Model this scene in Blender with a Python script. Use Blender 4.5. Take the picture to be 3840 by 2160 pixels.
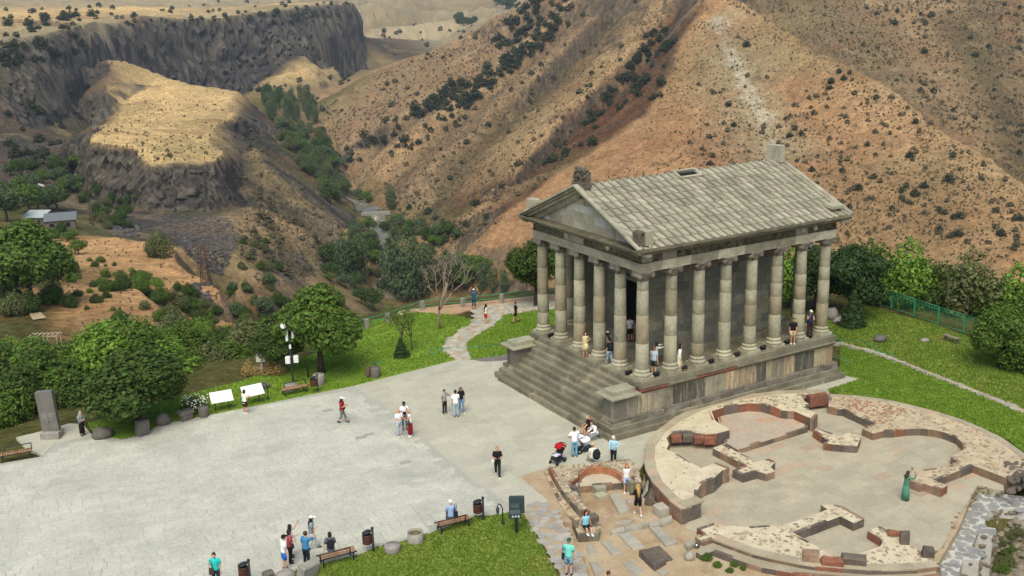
import bpy, bmesh, math, random
import numpy as np
from mathutils import Vector, Matrix, noise as mnoise
from mathutils.bvhtree import BVHTree
from mathutils.geometry import delaunay_2d_cdt, tessellate_polygon
rnd = random.Random(7)
for o in list(bpy.data.objects): bpy.data.objects.remove(o)
scene = bpy.context.scene
col = scene.collection
R_ = math.radians
# ------------------------------------------------------------------ camera
F = 4000.8                       # focal length in photo pixels (3840 wide)
CAM = Vector((-36.67, -47.313, 24.985))
YAW, PITCH, ROLL = R_(59.473), R_(-15.409), R_(-1.336)
fw = Vector((math.cos(PITCH)*math.cos(YAW), math.cos(PITCH)*math.sin(YAW), math.sin(PITCH)))
rt = fw.cross(Vector((0, 0, 1))).normalized(); up = rt.cross(fw)
rt, up = math.cos(ROLL)*rt + math.sin(ROLL)*up, -math.sin(ROLL)*rt + math.cos(ROLL)*up
cd = bpy.data.cameras.new('camera'); cam = bpy.data.objects.new('camera', cd); col.objects.link(cam)
cam.matrix_world = Matrix(((rt.x, up.x, -fw.x, CAM.x), (rt.y, up.y, -fw.y, CAM.y), (rt.z, up.z, -fw.z, CAM.z), (0, 0, 0, 1)))
cd.sensor_width = 36.0; cd.lens = 36.0*F/3840; cd.clip_start = 0.5; cd.clip_end = 20000
scene.camera = cam
# ------------------------------------------------------------------ world, sun, exposure
SUN_EL, SUN_AZ = R_(56), R_(230)          # direction towards the sun, azimuth counter-clockwise from +x
w = bpy.data.worlds.new('World'); scene.world = w; w.use_nodes = True
nt = w.node_tree; nt.nodes.clear()
sky = nt.nodes.new('ShaderNodeTexSky'); sky.sky_type = 'NISHITA'; sky.sun_disc = False
sky.sun_elevation = SUN_EL; sky.sun_rotation = math.pi/2 - SUN_AZ
sky.air_density = 1.0; sky.dust_density = 8.0; sky.ozone_density = 0.0; sky.altitude = 1400
bg = nt.nodes.new('ShaderNodeBackground'); bg.inputs[1].default_value = 0.11
wo = nt.nodes.new('ShaderNodeOutputWorld')
nt.links.new(sky.outputs[0], bg.inputs[0]); nt.links.new(bg.outputs[0], wo.inputs[0])
sl = bpy.data.lights.new('sun', 'SUN'); sl.energy = 1.5; sl.angle = R_(40); sl.color = (1.0, 0.955, 0.80)
so = bpy.data.objects.new('sun', sl); col.objects.link(so)
so.location = (0, 0, 120)
sd = Vector((math.cos(SUN_EL)*math.cos(SUN_AZ), math.cos(SUN_EL)*math.sin(SUN_AZ), math.sin(SUN_EL)))
so.rotation_euler = sd.to_track_quat('Z', 'Y').to_euler()
vs = scene.view_settings; vs.view_transform = 'Standard'; vs.look = 'None'; vs.exposure = 0.78; vs.gamma = 1.0
vs.use_curve_mapping = False
# ------------------------------------------------------------------ pixel helpers (photo pixels -> world)
def ray(px, py): return fw + rt*((px-1920)/F) + up*((1080-py)/F)
def G(px, py, z=0.0):
    v = ray(px, py); return CAM + v*((z-CAM.z)/v.z)
def TD(px, py, d):
    v = ray(px, py); return CAM + v*(d/math.hypot(v.x, v.y))
def AZ(px, d, z):
    v = ray(px, 700); h = math.hypot(v.x, v.y); return Vector((CAM.x+v.x/h*d, CAM.y+v.y/h*d, z))
def lin(h):
    if isinstance(h, str):
        h = [int(h[i:i+2], 16)/255 for i in (0, 2, 4)]
    return tuple((c/12.92 if c <= 0.04045 else ((c+0.055)/1.055)**2.4) for c in h)
# ------------------------------------------------------------------ materials
MATS = {}
def N(nt, t, **kw):
    n = nt.nodes.new(t)
    for k, v in kw.items():
        if k.startswith('i_'):
            key = k[2:]; n.inputs[int(key) if key.isdigit() else key].default_value = v
        else: setattr(n, k, v)
    return n
def M(name, c1, c2=None, scale=2.0, rough=0.9, bump=0.3, bscale=None, bdist=0.02, var=0.0, c3=None, s3=0.5, t3=0.55,
      fine=0.12, fscale=None, coord='pos', stretch=None, spec=0.3, metal=0.0, attr=None, trans=0.0, streak=None, huevar=0.0, c3w=0.12):
    """procedural surface: two colours mixed by noise, a third in patches, fine grain, per-piece brightness"""
    if name in MATS: return MATS[name]
    m = bpy.data.materials.new(name); m.use_nodes = True; nt = m.node_tree; L = nt.links.new
    b = nt.nodes['Principled BSDF']; b.inputs['Roughness'].default_value = rough
    b.inputs['Specular IOR Level'].default_value = spec; b.inputs['Metallic'].default_value = metal
    if coord == 'pos': co = N(nt, 'ShaderNodeNewGeometry').outputs['Position']
    else: co = N(nt, 'ShaderNodeTexCoord').outputs['Object']
    if stretch:
        mp = N(nt, 'ShaderNodeMapping'); mp.inputs['Scale'].default_value = stretch; L(co, mp.inputs[0]); co = mp.outputs[0]
    def noise_(s, det=5, ro=0.6, dist=0.0):
        n = N(nt, 'ShaderNodeTexNoise', i_Scale=s, i_Detail=det, i_Roughness=ro, i_Distortion=dist); L(co, n.inputs['Vector']); return n.outputs['Fac']
    def mix(a, bb, f, t='MIX'):
        x = N(nt, 'ShaderNodeMix', data_type='RGBA', blend_type=t)
        for s, v in ((0, f), (6, a), (7, bb)):
            if hasattr(v, 'is_linked') or hasattr(v, 'links'): L(v, x.inputs[s])
            else: x.inputs[s].default_value = v if s == 0 else (*v[:3], 1)
        return x.outputs[2]
    def mr(v, a, bb, c, d):
        x = N(nt, 'ShaderNodeMapRange', i_1=a, i_2=bb, i_3=c, i_4=d); L(v, x.inputs[0]); return x.outputs[0]
    L1 = lin(c1)
    if attr:
        a = N(nt, 'ShaderNodeAttribute', attribute_name=attr); cur = a.outputs['Color']
    else: cur = L1
    if c2 is not None: cur = mix(cur, lin(c2), mr(noise_(scale), 0.38, 0.62, 0, 1))
    if c3 is not None: cur = mix(cur, lin(c3), mr(noise_(s3, 6, 0.65, 0.4), t3, t3+c3w, 0, 1))
    if streak is not None:      # vertical run-off stains: (colour, horizontal scale, threshold)
        mp = N(nt, 'ShaderNodeMapping'); mp.inputs['Scale'].default_value = (streak[1], streak[1], streak[1]*0.09)
        L(co, mp.inputs[0]); n = N(nt, 'ShaderNodeTexNoise', i_Scale=1.0, i_Detail=4.0, i_Roughness=0.6); L(mp.outputs[0], n.inputs['Vector'])
        cur = mix(cur, lin(streak[0]), mr(n.outputs['Fac'], streak[2], streak[2]+0.14, 0, 0.85))
    if fine:
        f = mr(noise_(fscale or scale*9, 4, 0.7), 0.25, 0.75, 1-fine*2, 1+fine*2)
        g = N(nt, 'ShaderNodeCombineColor'); 
        for k in range(3): L(f, g.inputs[k])
        cur = mix(cur, g.outputs[0], 1.0, 'MULTIPLY')
    if var or huevar:
        oi = N(nt, 'ShaderNodeObjectInfo'); ge = N(nt, 'ShaderNodeNewGeometry')
        ad = N(nt, 'ShaderNodeMath', operation='ADD'); L(oi.outputs['Random'], ad.inputs[0]); L(ge.outputs['Random Per Island'], ad.inputs[1])
        fr = N(nt, 'ShaderNodeMath', operation='FRACT'); L(ad.outputs[0], fr.inputs[0])
        hs = N(nt, 'ShaderNodeHueSaturation'); L(mr(fr.outputs[0], 0, 1, 1-var, 1+var), hs.inputs['Value'])
        if huevar:
            m7 = N(nt, 'ShaderNodeMath', operation='MULTIPLY'); m7.inputs[1].default_value = 7.31; L(fr.outputs[0], m7.inputs[0])
            f7 = N(nt, 'ShaderNodeMath', operation='FRACT'); L(m7.outputs[0], f7.inputs[0])
            L(mr(f7.outputs[0], 0, 1, 0.5-huevar, 0.5+huevar), hs.inputs['Hue'])
        if hasattr(cur, 'links'): L(cur, hs.inputs['Color'])
        else: hs.inputs['Color'].default_value = (*cur, 1)
        cur = hs.outputs[0]
    if hasattr(cur, 'links'): L(cur, b.inputs['Base Color'])
    else: b.inputs['Base Color'].default_value = (*cur, 1)
    if bump:
        bp = N(nt, 'ShaderNodeBump', i_Strength=bump, i_Distance=bdist); L(noise_(bscale or scale*6, 6, 0.7), bp.inputs['Height']); L(bp.outputs[0], b.inputs['Normal'])
    if trans:
        tr = N(nt, 'ShaderNodeBsdfTranslucent'); ms = N(nt, 'ShaderNodeMixShader', i_0=trans)
        if hasattr(cur, 'links'): L(cur, tr.inputs[0])
        else: tr.inputs[0].default_value = (*cur, 1)
        out = nt.nodes['Material Output']; L(b.outputs[0], ms.inputs[1]); L(tr.outputs[0], ms.inputs[2]); L(ms.outputs[0], out.inputs[0])
    MATS[name] = m; return m
def P(name, c, rough=0.8, metal=0.0, spec=0.3, var=0.0): return M(name, c, rough=rough, metal=metal, spec=spec, bump=0, fine=0, var=var)
# ------------------------------------------------------------------ mesh building
class MB:
    def __init__(s): s.v = []; s.f = []; s.sm = []
    def add(s, vs, fs, smooth=False):
        n = len(s.v); s.v += [tuple(v) for v in vs]; s.f += [tuple(i+n for i in f) for f in fs]; s.sm += [smooth]*len(fs); return s
    def box(s, c, d, rz=0.0, jit=0.0, rot=None, taper=1.0):
        x, y, z = d[0]/2, d[1]/2, d[2]/2; vs = []
        m = rot or Matrix.Rotation(rz, 3, 'Z')
        for sz in (-1, 1):
            t = taper if sz > 0 else 1.0
            for sx, sy in ((-1, -1), (1, -1), (1, 1), (-1, 1)):
                p = Vector((sx*x*t, sy*y*t, sz*z))
                if jit: p += Vector((rnd.uniform(-jit, jit), rnd.uniform(-jit, jit), rnd.uniform(-jit, jit)))
                vs.append(m @ p + Vector(c))
        return s.add(vs, [(0, 3, 2, 1), (4, 5, 6, 7), (0, 1, 5, 4), (1, 2, 6, 5), (2, 3, 7, 6), (3, 0, 4, 7)])
    def slab(s, x0, x1, y0, y1, z0, z1): return s.box(((x0+x1)/2, (y0+y1)/2, (z0+z1)/2), (x1-x0, y1-y0, z1-z0))
    def bbox(s, c, d, b=0.02, rz=0.0, jit=0.0):
        """box with chamfered top edges, like a dressed stone"""
        x, y, z = d[0]/2, d[1]/2, d[2]/2; m = Matrix.Rotation(rz, 3, 'Z'); vs = []
        b = min(b, x*.8, y*.8, z*.8)
        for (xx, yy, zz) in ((x, y, -z), (x, y, z-b), (x-b, y-b, z)):
            for sx, sy in ((-1, -1), (1, -1), (1, 1), (-1, 1)):
                p = Vector((sx*xx, sy*yy, zz))
                if jit: p += Vector((rnd.uniform(-jit, jit), rnd.uniform(-jit, jit), rnd.uniform(-jit, jit)))
                vs.append(m @ p + Vector(c))
        fs = [(0, 3, 2, 1), (8, 9, 10, 11)]
        for r in (0, 4):
            for k in range(4): fs.append((r+k, r+(k+1) % 4, r+4+(k+1) % 4, r+4+k))
        return s.add(vs, fs)
    def prism(s, poly, z0, z1, bottom=True):
        n = len(poly); a = sum(poly[i][0]*poly[(i+1) % n][1]-poly[(i+1) % n][0]*poly[i][1] for i in range(n))
        if a < 0: poly = poly[::-1]
        zt = z1 if hasattr(z1, '__len__') else [z1]*n
        if a < 0 and hasattr(z1, '__len__'): zt = list(z1)[::-1]
        vs = [(p[0], p[1], z0) for p in poly]+[(p[0], p[1], z) for p, z in zip(poly, zt)]
        tri = tessellate_polygon([[Vector((p[0], p[1], 0)) for p in poly]])
        fs = []
        for t in tri:
            a, b, c = [Vector((poly[i][0], poly[i][1])) for i in t]
            if (b-a).cross(c-a) < 0: t = t[::-1]
            fs.append(tuple(i+n for i in t))
            if bottom: fs.append(tuple(t[::-1]))
        for i in range(n): fs.append((i, (i+1) % n, n+(i+1) % n, n+i))
        return s.add(vs, fs)
    def tube(s, pts, rad, n=8, cap=True, smooth=True, flat=None):
        pts = [Vector(p) for p in pts]; rad = rad if hasattr(rad, '__len__') else [rad]*len(pts)
        vs = []; fs = []; prev = None
        for i, p in enumerate(pts):
            d = (pts[min(i+1, len(pts)-1)]-pts[max(i-1, 0)]).normalized()
            if prev is None:
                a = d.cross(Vector((0, 0, 1)))
                if a.length < 0.05: a = d.cross(Vector((1, 0, 0)))
                a.normalize()
            else: a = (prev-d*prev.dot(d)).normalized()
            prev = a; b = d.cross(a)
            for k in range(n):
                t = 2*math.pi*k/n; vs.append(p+(a*math.cos(t)+b*math.sin(t)*(flat or 1.0))*rad[i])
        for i in range(len(pts)-1):
            for k in range(n): fs.append((i*n+k, i*n+(k+1) % n, (i+1)*n+(k+1) % n, (i+1)*n+k))
        if cap: fs.append(tuple(range(n-1, -1, -1))); fs.append(tuple((len(pts)-1)*n+k for k in range(n)))
        return s.add(vs, fs, smooth)
    def lathe(s, prof, c=(0, 0, 0), n=16, smooth=True, cap=True):
        vs = []; fs = []
        for r, z in prof:
            for k in range(n): t = 2*math.pi*k/n; vs.append((c[0]+r*math.cos(t), c[1]+r*math.sin(t), c[2]+z))
        for i in range(len(prof)-1):
            for k in range(n): fs.append((i*n+k, i*n+(k+1) % n, (i+1)*n+(k+1) % n, (i+1)*n+k))
        if cap: fs.append(tuple(range(n-1, -1, -1))); fs.append(tuple((len(prof)-1)*n+k for k in range(n)))
        return s.add(vs, fs, smooth)
    def ball(s, c, r, nu=10, nv=7, noise=0.0, seed=0.0, smooth=True, rz=0.0, cut=None, rot=None):
        r = r if hasattr(r, '__len__') else (r, r, r); vs = []; fs = []; m = rot or Matrix.Rotation(rz, 3, 'Z')
        for i in range(nv+1):
            t = math.pi*i/nv
            for k in range(nu):
                p = Vector((math.sin(t)*math.cos(2*math.pi*k/nu), math.sin(t)*math.sin(2*math.pi*k/nu), -math.cos(t)))
                q = 1.0
                if noise: q += noise*(mnoise.noise(p*1.7+Vector((seed, seed*1.3, -seed)))*1.3+0.5*mnoise.noise(p*4+Vector((seed, 0, seed))))
                z = p.z
                if cut is not None: z = max(z, cut)
                vs.append(m @ Vector((p.x*r[0]*q, p.y*r[1]*q, z*r[2]*q))+Vector(c))
        for i in range(nv):
            for k in range(nu): fs.append((i*nu+k, i*nu+(k+1) % nu, (i+1)*nu+(k+1) % nu, (i+1)*nu+k))
        return s.add(vs, fs, smooth)
    def mesh(s, name, mat=None):
        me = bpy.data.meshes.new(name); me.from_pydata(s.v, [], s.f); me.polygons.foreach_set('use_smooth', s.sm); me.update()
        if mat: me.materials.append(mat)
        return me
    def build(s, name, mat, parent=None, loc=(0, 0, 0), rz=0.0, label=None):
        o = bpy.data.objects.new(name, s.mesh(name, mat)); return link(o, parent, loc, rz, label)
def link(o, parent=None, loc=(0, 0, 0), rz=0.0, label=None):
    col.objects.link(o); o.location = loc
    if rz: o.rotation_euler = (0, 0, rz)
    if parent: o.parent = parent
    if label: o['label'] = label
    return o
def inst(name, me, parent=None, loc=(0, 0, 0), rz=0.0, sc=None, label=None):
    o = bpy.data.objects.new(name, me); link(o, parent, loc, rz, label)
    if sc: o.scale = sc if hasattr(sc, '__len__') else (sc, sc, sc)
    return o
def tag(o, label=None, cat=None, group=None, kind=None):
    if label: o['label'] = label
    if cat: o['category'] = cat
    if group: o['group'] = group
    if kind: o['kind'] = kind
    return o
def thing(name, label, cat, loc=(0, 0, 0), rz=0.0, group=None):
    o = bpy.data.objects.new(name, None); o.empty_display_size = 0.3; link(o, None, loc, rz); return tag(o, label, cat, group)
def copy_tree(o, parent=None):
    c = o.copy(); col.objects.link(c); c.parent = parent
    for ch in list(o.children): copy_tree(ch, c)
    return c
# ================================================================== terrain
# ground type colours (sRGB-like hex); shade painted into q, crest light into c
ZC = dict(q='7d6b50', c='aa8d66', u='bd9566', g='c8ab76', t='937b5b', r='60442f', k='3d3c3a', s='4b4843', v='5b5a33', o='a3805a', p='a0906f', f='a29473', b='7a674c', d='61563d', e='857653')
TP = []; TC = []
def feat(zone, pts, step=None, zz=None):
    """a break line of the land: pixel points with distance (px,py,d), pixel + height (px,py,'z',h), hidden (px,'h',d,z) or world points"""
    P3 = []
    for p in pts:
        if isinstance(p, Vector): P3.append(p)
        elif p[1] == 'h': P3.append(AZ(p[0], p[2], p[3]))
        elif p[2] == 'z': P3.append(G(p[0], p[1], p[3]))
        else: P3.append(TD(*p))
    out = []
    for a, b in zip(P3[:-1], P3[1:]):
        L = (b-a).length; dist = (a-CAM).length; st = step or max(3.0, dist*0.018); n = max(1, int(L/st))
        for k in range(n): out.append(a.lerp(b, k/n))
    out.append(P3[-1])
    for p in out:
        TP.append(p); TC.append(lin(ZC[zone]))
W = lambda x, y, z: Vector((x, y, z))
# the promontory of the temple
edge = [(-130, 10), (-75, 15), (-45, 17.5), (-30, 19.5), (-20, 24), (-12, 28), (-6, 31), (-1.5, 32), (4, 31.0), (11, 30), (18, 28), (25, 22), (31, 14), (34.5, 5), (36, -5), (38, -25), (45, -60), (60, -110)]
feat('v', [W(x, y, -0.12) for x, y in edge], 3)
for x in range(-120, 34, 9):
    for y in range(-120, 14, 9):
        if x < 30 - 0.2*y*0: feat('v', [W(x, y, -0.09)])
for x, y in ((-5, 22), (4, 22), (12, 22), (20, 18), (26, 10), (-14, 19), (30, 0), (31, -20)): feat('v', [W(x, y, -0.09)])
# its flanks: down to the gorge
for dd, dz in ((5, -3.0), (14, -12), (34, -34), (70, -70)):
    for i, (x, y) in enumerate(edge):
        if i < (5 if dd < 10 else 7 if dd < 30 else 8): continue
        a = Vector((x-4, y+10)).normalized(); feat('v' if dd < 40 else 'b', [W(x+a.x*dd, y+a.y*dd, dz)])
# left slope below the plaza
feat('v', [(-500, 'h', 84, -2.5), (0, 'h', 84, -2.8), (400, 'h', 86, -3), (700, 'h', 87, -3.2)])
feat('v', [(-500, 'h', 115, -13), (0, 'h', 115, -13), (500, 'h', 116, -13), (800, 'h', 118, -13)])
feat('v', [(-500, 1350, 150), (0, 1340, 150), (175, 1310, 150), (400, 1330, 150), (700, 1290, 150), (880, 1280, 150)])
feat('v', [(-500, 1200, 185), (0, 1180, 185), (150, 1170, 182)]); feat('u', [(260, 1170, 182), (330, 1165, 182)])
feat('u', [(400, 1160, 182), (600, 1170, 182), (800, 1180, 180), (870, 1190, 180)])
feat('u', [(250, 1090, 205), (500, 1090, 208), (760, 1060, 225), (850, 1100, 212)])
feat('u', [(220, 1000, 250), (500, 990, 252), (740, 990, 255)])
feat('v', [(-500, 1080, 235), (-100, 1050, 235), (150, 1040, 235)])
feat('u', [(230, 910, 295), (450, 895, 300), (640, 930, 285)])
feat('v', [(-500, 900, 310), (0, 890, 320), (120, 870, 330), (240, 850, 350)])
feat('v', [(-500, 790, 400), (0, 790, 405), (200, 800, 400), (330, 810, 390)])
# ravine between the field and the mesa slope
feat('d', [(905, 'h', 200, -52), (860, 'h', 245, -55), (770, 'h', 300, -56)])
feat('d', [(1000, 'h', 230, -68), (940, 'h', 270, -66)])
feat('d', [(1120, 'h', 260, -80), (1300, 'h', 330, -95)])
# talus in front of the mesa cliff
feat('s', [(380, 830, 405), (480, 860, 390), (640, 900, 368), (800, 975, 333)])
feat('s', [(330, 770, 462), (420, 800, 450), (560, 815, 432), (700, 828, 428), (840, 838, 424), (910, 850, 412)])
# mesa: cliff foot and cliff top
feat('k', [(322, 740, 490), (414, 775, 474), (497, 787, 462), (545, 790, 452), (621, 800, 449), (800, 795, 449), (868, 770, 459), (890, 690, 490), (900, 620, 530), (908, 570, 575), (918, 505, 640), (938, 442, 720), (952, 395, 805)])
top = [(331, 534), (414, 547), (497, 559), (550, 618), (621, 618), (812, 604), (840, 575), (782, 540), (790, 489), (886, 437), (840, 402), (886, 348)]
feat('g', [(331, 534, 500), (414, 547, 489), (497, 559, 477), (550, 618, 461)]+[(x, y, 'z', -40) for x, y in top[4:]])
feat('g', [(886, 348, 'z', -40), (800, 330, 'z', -38), (700, 322, 'z', -36), (560, 335, 'z', -37), (447, 389, 'z', -39), (443, 443, 'z', -38), (352, 505, 525), (331, 534, 500)])
feat('g', [(500, 460, 'z', -39), (650, 450, 'z', -39), (720, 440, 'z', -39.5)]); feat('g', [(520, 520, 505), (660, 540, 'z', -39)])
feat('g', [(560, 395, 'z', -38), (700, 380, 'z', -37.5)])
# knoll behind the mesa
feat('g', [(425, 222, 890), (480, 235, 880), (560, 268, 865), (640, 298, 850), (715, 322, 835)])
feat('g', [(440, 330, 780), (520, 310, 800), (600, 318, 800)])
feat('b', [(410, 250, 880), (395, 340, 770), (400, 380, 700)])
feat('d', [(500, 'h', 960, -45), (650, 'h', 950, -60), (800, 'h', 930, -75), (900, 'h', 900, -82)])
# left ravine of the mesa
feat('d', [(300, 'h', 500, -56), (270, 'h', 560, -57), (320, 'h', 640, -57), (370, 'h', 780, -56)])
feat('s', [(-500, 640, 520), (0, 640, 515), (120, 600, 530), (230, 560, 545), (280, 500, 600)])
feat('s', [(-500, 720, 455), (0, 720, 460), (140, 700, 468), (260, 690, 462)])
feat('s', [(-500, 500, 650), (0, 510, 640), (60, 500, 650), (150, 470, 690), (250, 420, 770), (330, 360, 860), (400, 'h', 960, -50)])
# rear cliff, foot then two ledges then edge of the plateau
feat('k', [(400, 'h', 980, -48), (560, 'h', 1040, -62), (800, 'h', 1090, -78), (930, 340, 1120), (1000, 290, 1135), (1090, 218, 1160), (1180, 200, 1195), (1290, 172, 1285), (1345, 150, 1400), (1370, 140, 1560)])
feat('e', [(960, 350, 1080), (1100, 345, 1090), (1200, 335, 1110), (1290, 310, 1170), (1350, 262, 1290), (1385, 215, 1450)]); feat('g', [(1060, 280, 1118), (1150, 265, 1140), (1250, 250, 1190)])
feat('k', [(-500, 330, 700), (0, 330, 690), (90, 290, 715), (200, 270, 780), (330, 240, 900), (430, 200, 1010), (600, 220, 1085), (800, 225, 1125), (1000, 200, 1160), (1090, 160, 1185), (1180, 145, 1212), (1290, 125, 1300), (1335, 105, 1412)])
feat('k', [(-500, 190, 730), (0, 190, 725), (150, 175, 790), (330, 150, 920), (420, 130, 1025), (600, 115, 1098), (800, 130, 1138), (1000, 105, 1176), (1180, 85, 1224), (1290, 72, 1310), (1330, 62, 1420)])
feat('f', [(-500, 150, 760), (0, 148, 760), (150, 130, 820), (330, 95, 950), (420, 92, 1050), (560, 62, 1110), (700, 75, 1125), (830, 78, 1150), (1000, 42, 1192), (1100, 30, 1215), (1250, 20, 1300), (1320, 14, 1430), (1345, 50, 1520)])
feat('g', [(-500, 80, 1000), (0, 80, 1000), (300, 55, 1150), (500, 35, 1300), (800, 40, 1350), (1100, 15, 1450), (1300, 5, 1600)])
feat('f', [(-500, 40, 1700), (0, 30, 1700), (600, 15, 1900), (1100, 3, 2100)])
feat('f', [(-600, 10, 3000), (200, 4, 3200), (900, -12, 3400), (1350, -25, 3300)]); feat('f', [(-700, -60, 6500), (1000, -60, 6500), (2000, -90, 6500), (4400, -90, 6500)])
# far valley and hills between cliff and mountain
feat('e', [(1000, 'h', 1500, 0), (1345, 'h', 1600, -40)])
feat('f', [(1375, 170, 1650), (1420, 215, 1750), (1500, 200, 1800), (1600, 170, 1850), (1680, 150, 1800)])
feat('f', [(1375, 110, 1850), (1430, 92, 1850), (1500, 84, 1860), (1600, 80, 1880), (1700, 82, 1890), (1780, 100, 1870)])
feat('e', [(1380, 'h', 2010, -52), (1600, 'h', 2050, -50), (1800, 'h', 2040, -46)])
feat('f', [(1340, 45, 2130), (1450, 28, 2170), (1560, 36, 2190), (1650, 22, 2200), (1760, 40, 2180), (1850, 34, 2150), (1950, 30, 2100)])
feat('e', [(1340, 'h', 2330, -20), (1650, 'h', 2380, -18), (1950, 'h', 2330, -15)])
feat('f', [(1380, -25, 2650), (1600, -30, 2700), (1900, -35, 2700)]); feat('f', [(1380, -50, 3500), (1600, -50, 3600), (1900, -50, 3700)])
# gorge floor
feat('v', [(985, 430, 930), (1070, 475, 920), (1180, 500, 900)])
feat('v', [(980, 390, 1030), (1080, 370, 1070), (1180, 390, 1040)])
feat('v', [(1080, 590, 'z', -91), (1180, 590, 'z', -91), (1250, 590, 'z', -91)])
feat('v', [(1180, 700, 'z', -93), (1270, 720, 'z', -94), (1330, 720, 'z', -93)])
feat('v', [(1340, 830, 'z', -95), (1420, 830, 'z', -96), (1500, 820, 'z', -95)])
feat('v', [(1300, 930, 'z', -95), (1420, 940, 'z', -97), (1600, 930, 'z', -95)])
feat('v', [(1250, 1060, 'z', -96), (1480, 1070, 'z', -98), (1700, 1050, 'z', -96)])
feat('v', [(1500, 'h', 400, -99), (1900, 'h', 345, -101), (2400, 'h', 300, -103), (3000, 'h', 280, -105), (3700, 'h', 265, -106), (4400, 'h', 260, -107)])
feat('v', [(1750, 'h', 400, -98), (2200, 'h', 355, -98), (2800, 'h', 325, -100), (3400, 'h', 310, -100), (4400, 'h', 300, -100)])
# slope from the mesa to the gorge
feat('e', [(960, 560, 560), (1000, 640, 520), (1080, 700, 520), (1200, 800, 500), (1290, 860, 500)])
feat('t', [(920, 800, 405), (1000, 790, 430), (1100, 830, 430), (1180, 900, 415), (1260, 930, 440)])
feat('e', [(860, 960, 322), (950, 930, 345), (1060, 930, 375), (1150, 980, 385), (1230, 1010, 410)])
feat('t', [(900, 1080, 285), (980, 1060, 305), (1080, 1060, 330), (1150, 1080, 345)])
feat('d', [(960, 1150, 268), (1080, 1140, 295), (1200, 1130, 340)])
# main mountain: left silhouette, spurs, face, right crest
feat('t', [(1185, 395, 1060), (1280, 350, 1085), (1350, 312, 1100), (1430, 262, 1100), (1510, 222, 1090), (1640, 185, 1070), (1790, 118, 1040), (1900, 45, 1010), (2000, -30, 980)])
feat('d', [(1200, 'h', 1180, -85), (1350, 'h', 1300, -80), (1450, 'h', 1350, -78), (1600, 'h', 1350, -70), (1800, 'h', 1300, -60), (2000, 'h', 1250, -30), (2300, 'h', 1200, -20)])
feat('t', [(1230, 480, 960), (1260, 560, 870), (1300, 650, 770), (1350, 720, 690)])
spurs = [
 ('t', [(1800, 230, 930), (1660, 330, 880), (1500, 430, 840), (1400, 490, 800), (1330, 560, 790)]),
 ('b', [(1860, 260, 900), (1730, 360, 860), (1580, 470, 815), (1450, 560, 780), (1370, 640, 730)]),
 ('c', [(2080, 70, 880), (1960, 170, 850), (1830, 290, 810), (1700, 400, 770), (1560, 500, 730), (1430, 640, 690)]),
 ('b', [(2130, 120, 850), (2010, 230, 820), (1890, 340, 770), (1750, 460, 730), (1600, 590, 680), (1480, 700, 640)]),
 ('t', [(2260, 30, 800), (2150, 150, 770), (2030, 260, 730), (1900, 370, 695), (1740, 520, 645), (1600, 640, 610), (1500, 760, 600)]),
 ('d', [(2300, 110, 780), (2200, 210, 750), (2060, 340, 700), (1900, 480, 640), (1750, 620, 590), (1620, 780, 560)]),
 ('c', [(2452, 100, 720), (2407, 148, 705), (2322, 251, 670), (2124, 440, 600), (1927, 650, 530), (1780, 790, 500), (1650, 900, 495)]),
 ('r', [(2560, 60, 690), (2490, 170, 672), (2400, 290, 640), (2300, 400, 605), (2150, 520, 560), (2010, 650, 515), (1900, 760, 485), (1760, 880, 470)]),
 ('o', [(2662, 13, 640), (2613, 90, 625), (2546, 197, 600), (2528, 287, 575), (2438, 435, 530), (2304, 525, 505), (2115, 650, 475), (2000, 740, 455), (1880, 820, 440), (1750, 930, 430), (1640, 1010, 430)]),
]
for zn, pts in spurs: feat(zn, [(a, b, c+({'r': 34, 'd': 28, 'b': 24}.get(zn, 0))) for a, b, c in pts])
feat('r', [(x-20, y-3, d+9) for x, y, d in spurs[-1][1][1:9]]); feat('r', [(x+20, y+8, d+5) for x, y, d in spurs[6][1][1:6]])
feat('t', [(2300, -150, 900), (2450, -120, 820), (2600, -100, 740), (2680, -60, 670)])
feat('t', [(2000, -30, 980), (2150, -90, 950), (2300, -150, 900)])
feat('p', [(2690, 60, 615), (2740, 200, 585), (2800, 330, 545), (2860, 450, 510), (2930, 560, 475)])
feat('o', [(2560, 420, 515), (2600, 560, 470), (2700, 700, 430), (2900, 820, 400), (3300, 900, 385), (3840, 950, 380), (4400, 980, 380)])
feat('o', [(2300, 640, 465), (2200, 740, 440), (2100, 850, 415), (2000, 950, 400)])
feat('o', [(2950, 350, 545), (3060, 480, 495), (3200, 640, 450), (3400, 760, 420), (3840, 860, 395)])
feat('c', [(2680, -60, 660), (2780, 20, 635), (2900, 104, 610), (3000, 160, 585), (3093, 213, 565), (3190, 258, 545), (3286, 309, 530), (3360, 370, 512), (3431, 425, 500), (3528, 502, 480), (3600, 548, 468), (3673, 594, 455), (3750, 645, 442), (3818, 691, 432), (4100, 860, 405), (4400, 960, 395)])
feat('d', [(2690, 'h', 760, -10), (2900, 'h', 700, -30), (3093, 'h', 660, -42), (3286, 'h', 620, -52), (3431, 'h', 585, -60), (3600, 'h', 545, -68), (3818, 'h', 500, -80), (4400, 'h', 450, -100)])
feat('q', [(2900, -30, 800), (3050, 60, 755), (3150, 170, 710), (3240, 250, 680)])  # second mountain: its shaded tone is put into the q ground colour
feat('q', [(3060, -60, 850), (3180, 30, 800), (3250, 110, 765), (3300, 200, 720), (3380, 320, 660), (3440, 400, 630)])
feat('t', [(3400, -40, 860), (3450, 20, 830), (3400, 95, 790), (3480, 180, 745), (3540, 260, 705), (3600, 380, 650), (3640, 480, 610), (3680, 560, 580)])
feat('d', [(3620, 100, 790), (3680, 240, 730), (3740, 380, 675), (3790, 520, 620), (3840, 640, 570)])
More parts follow.
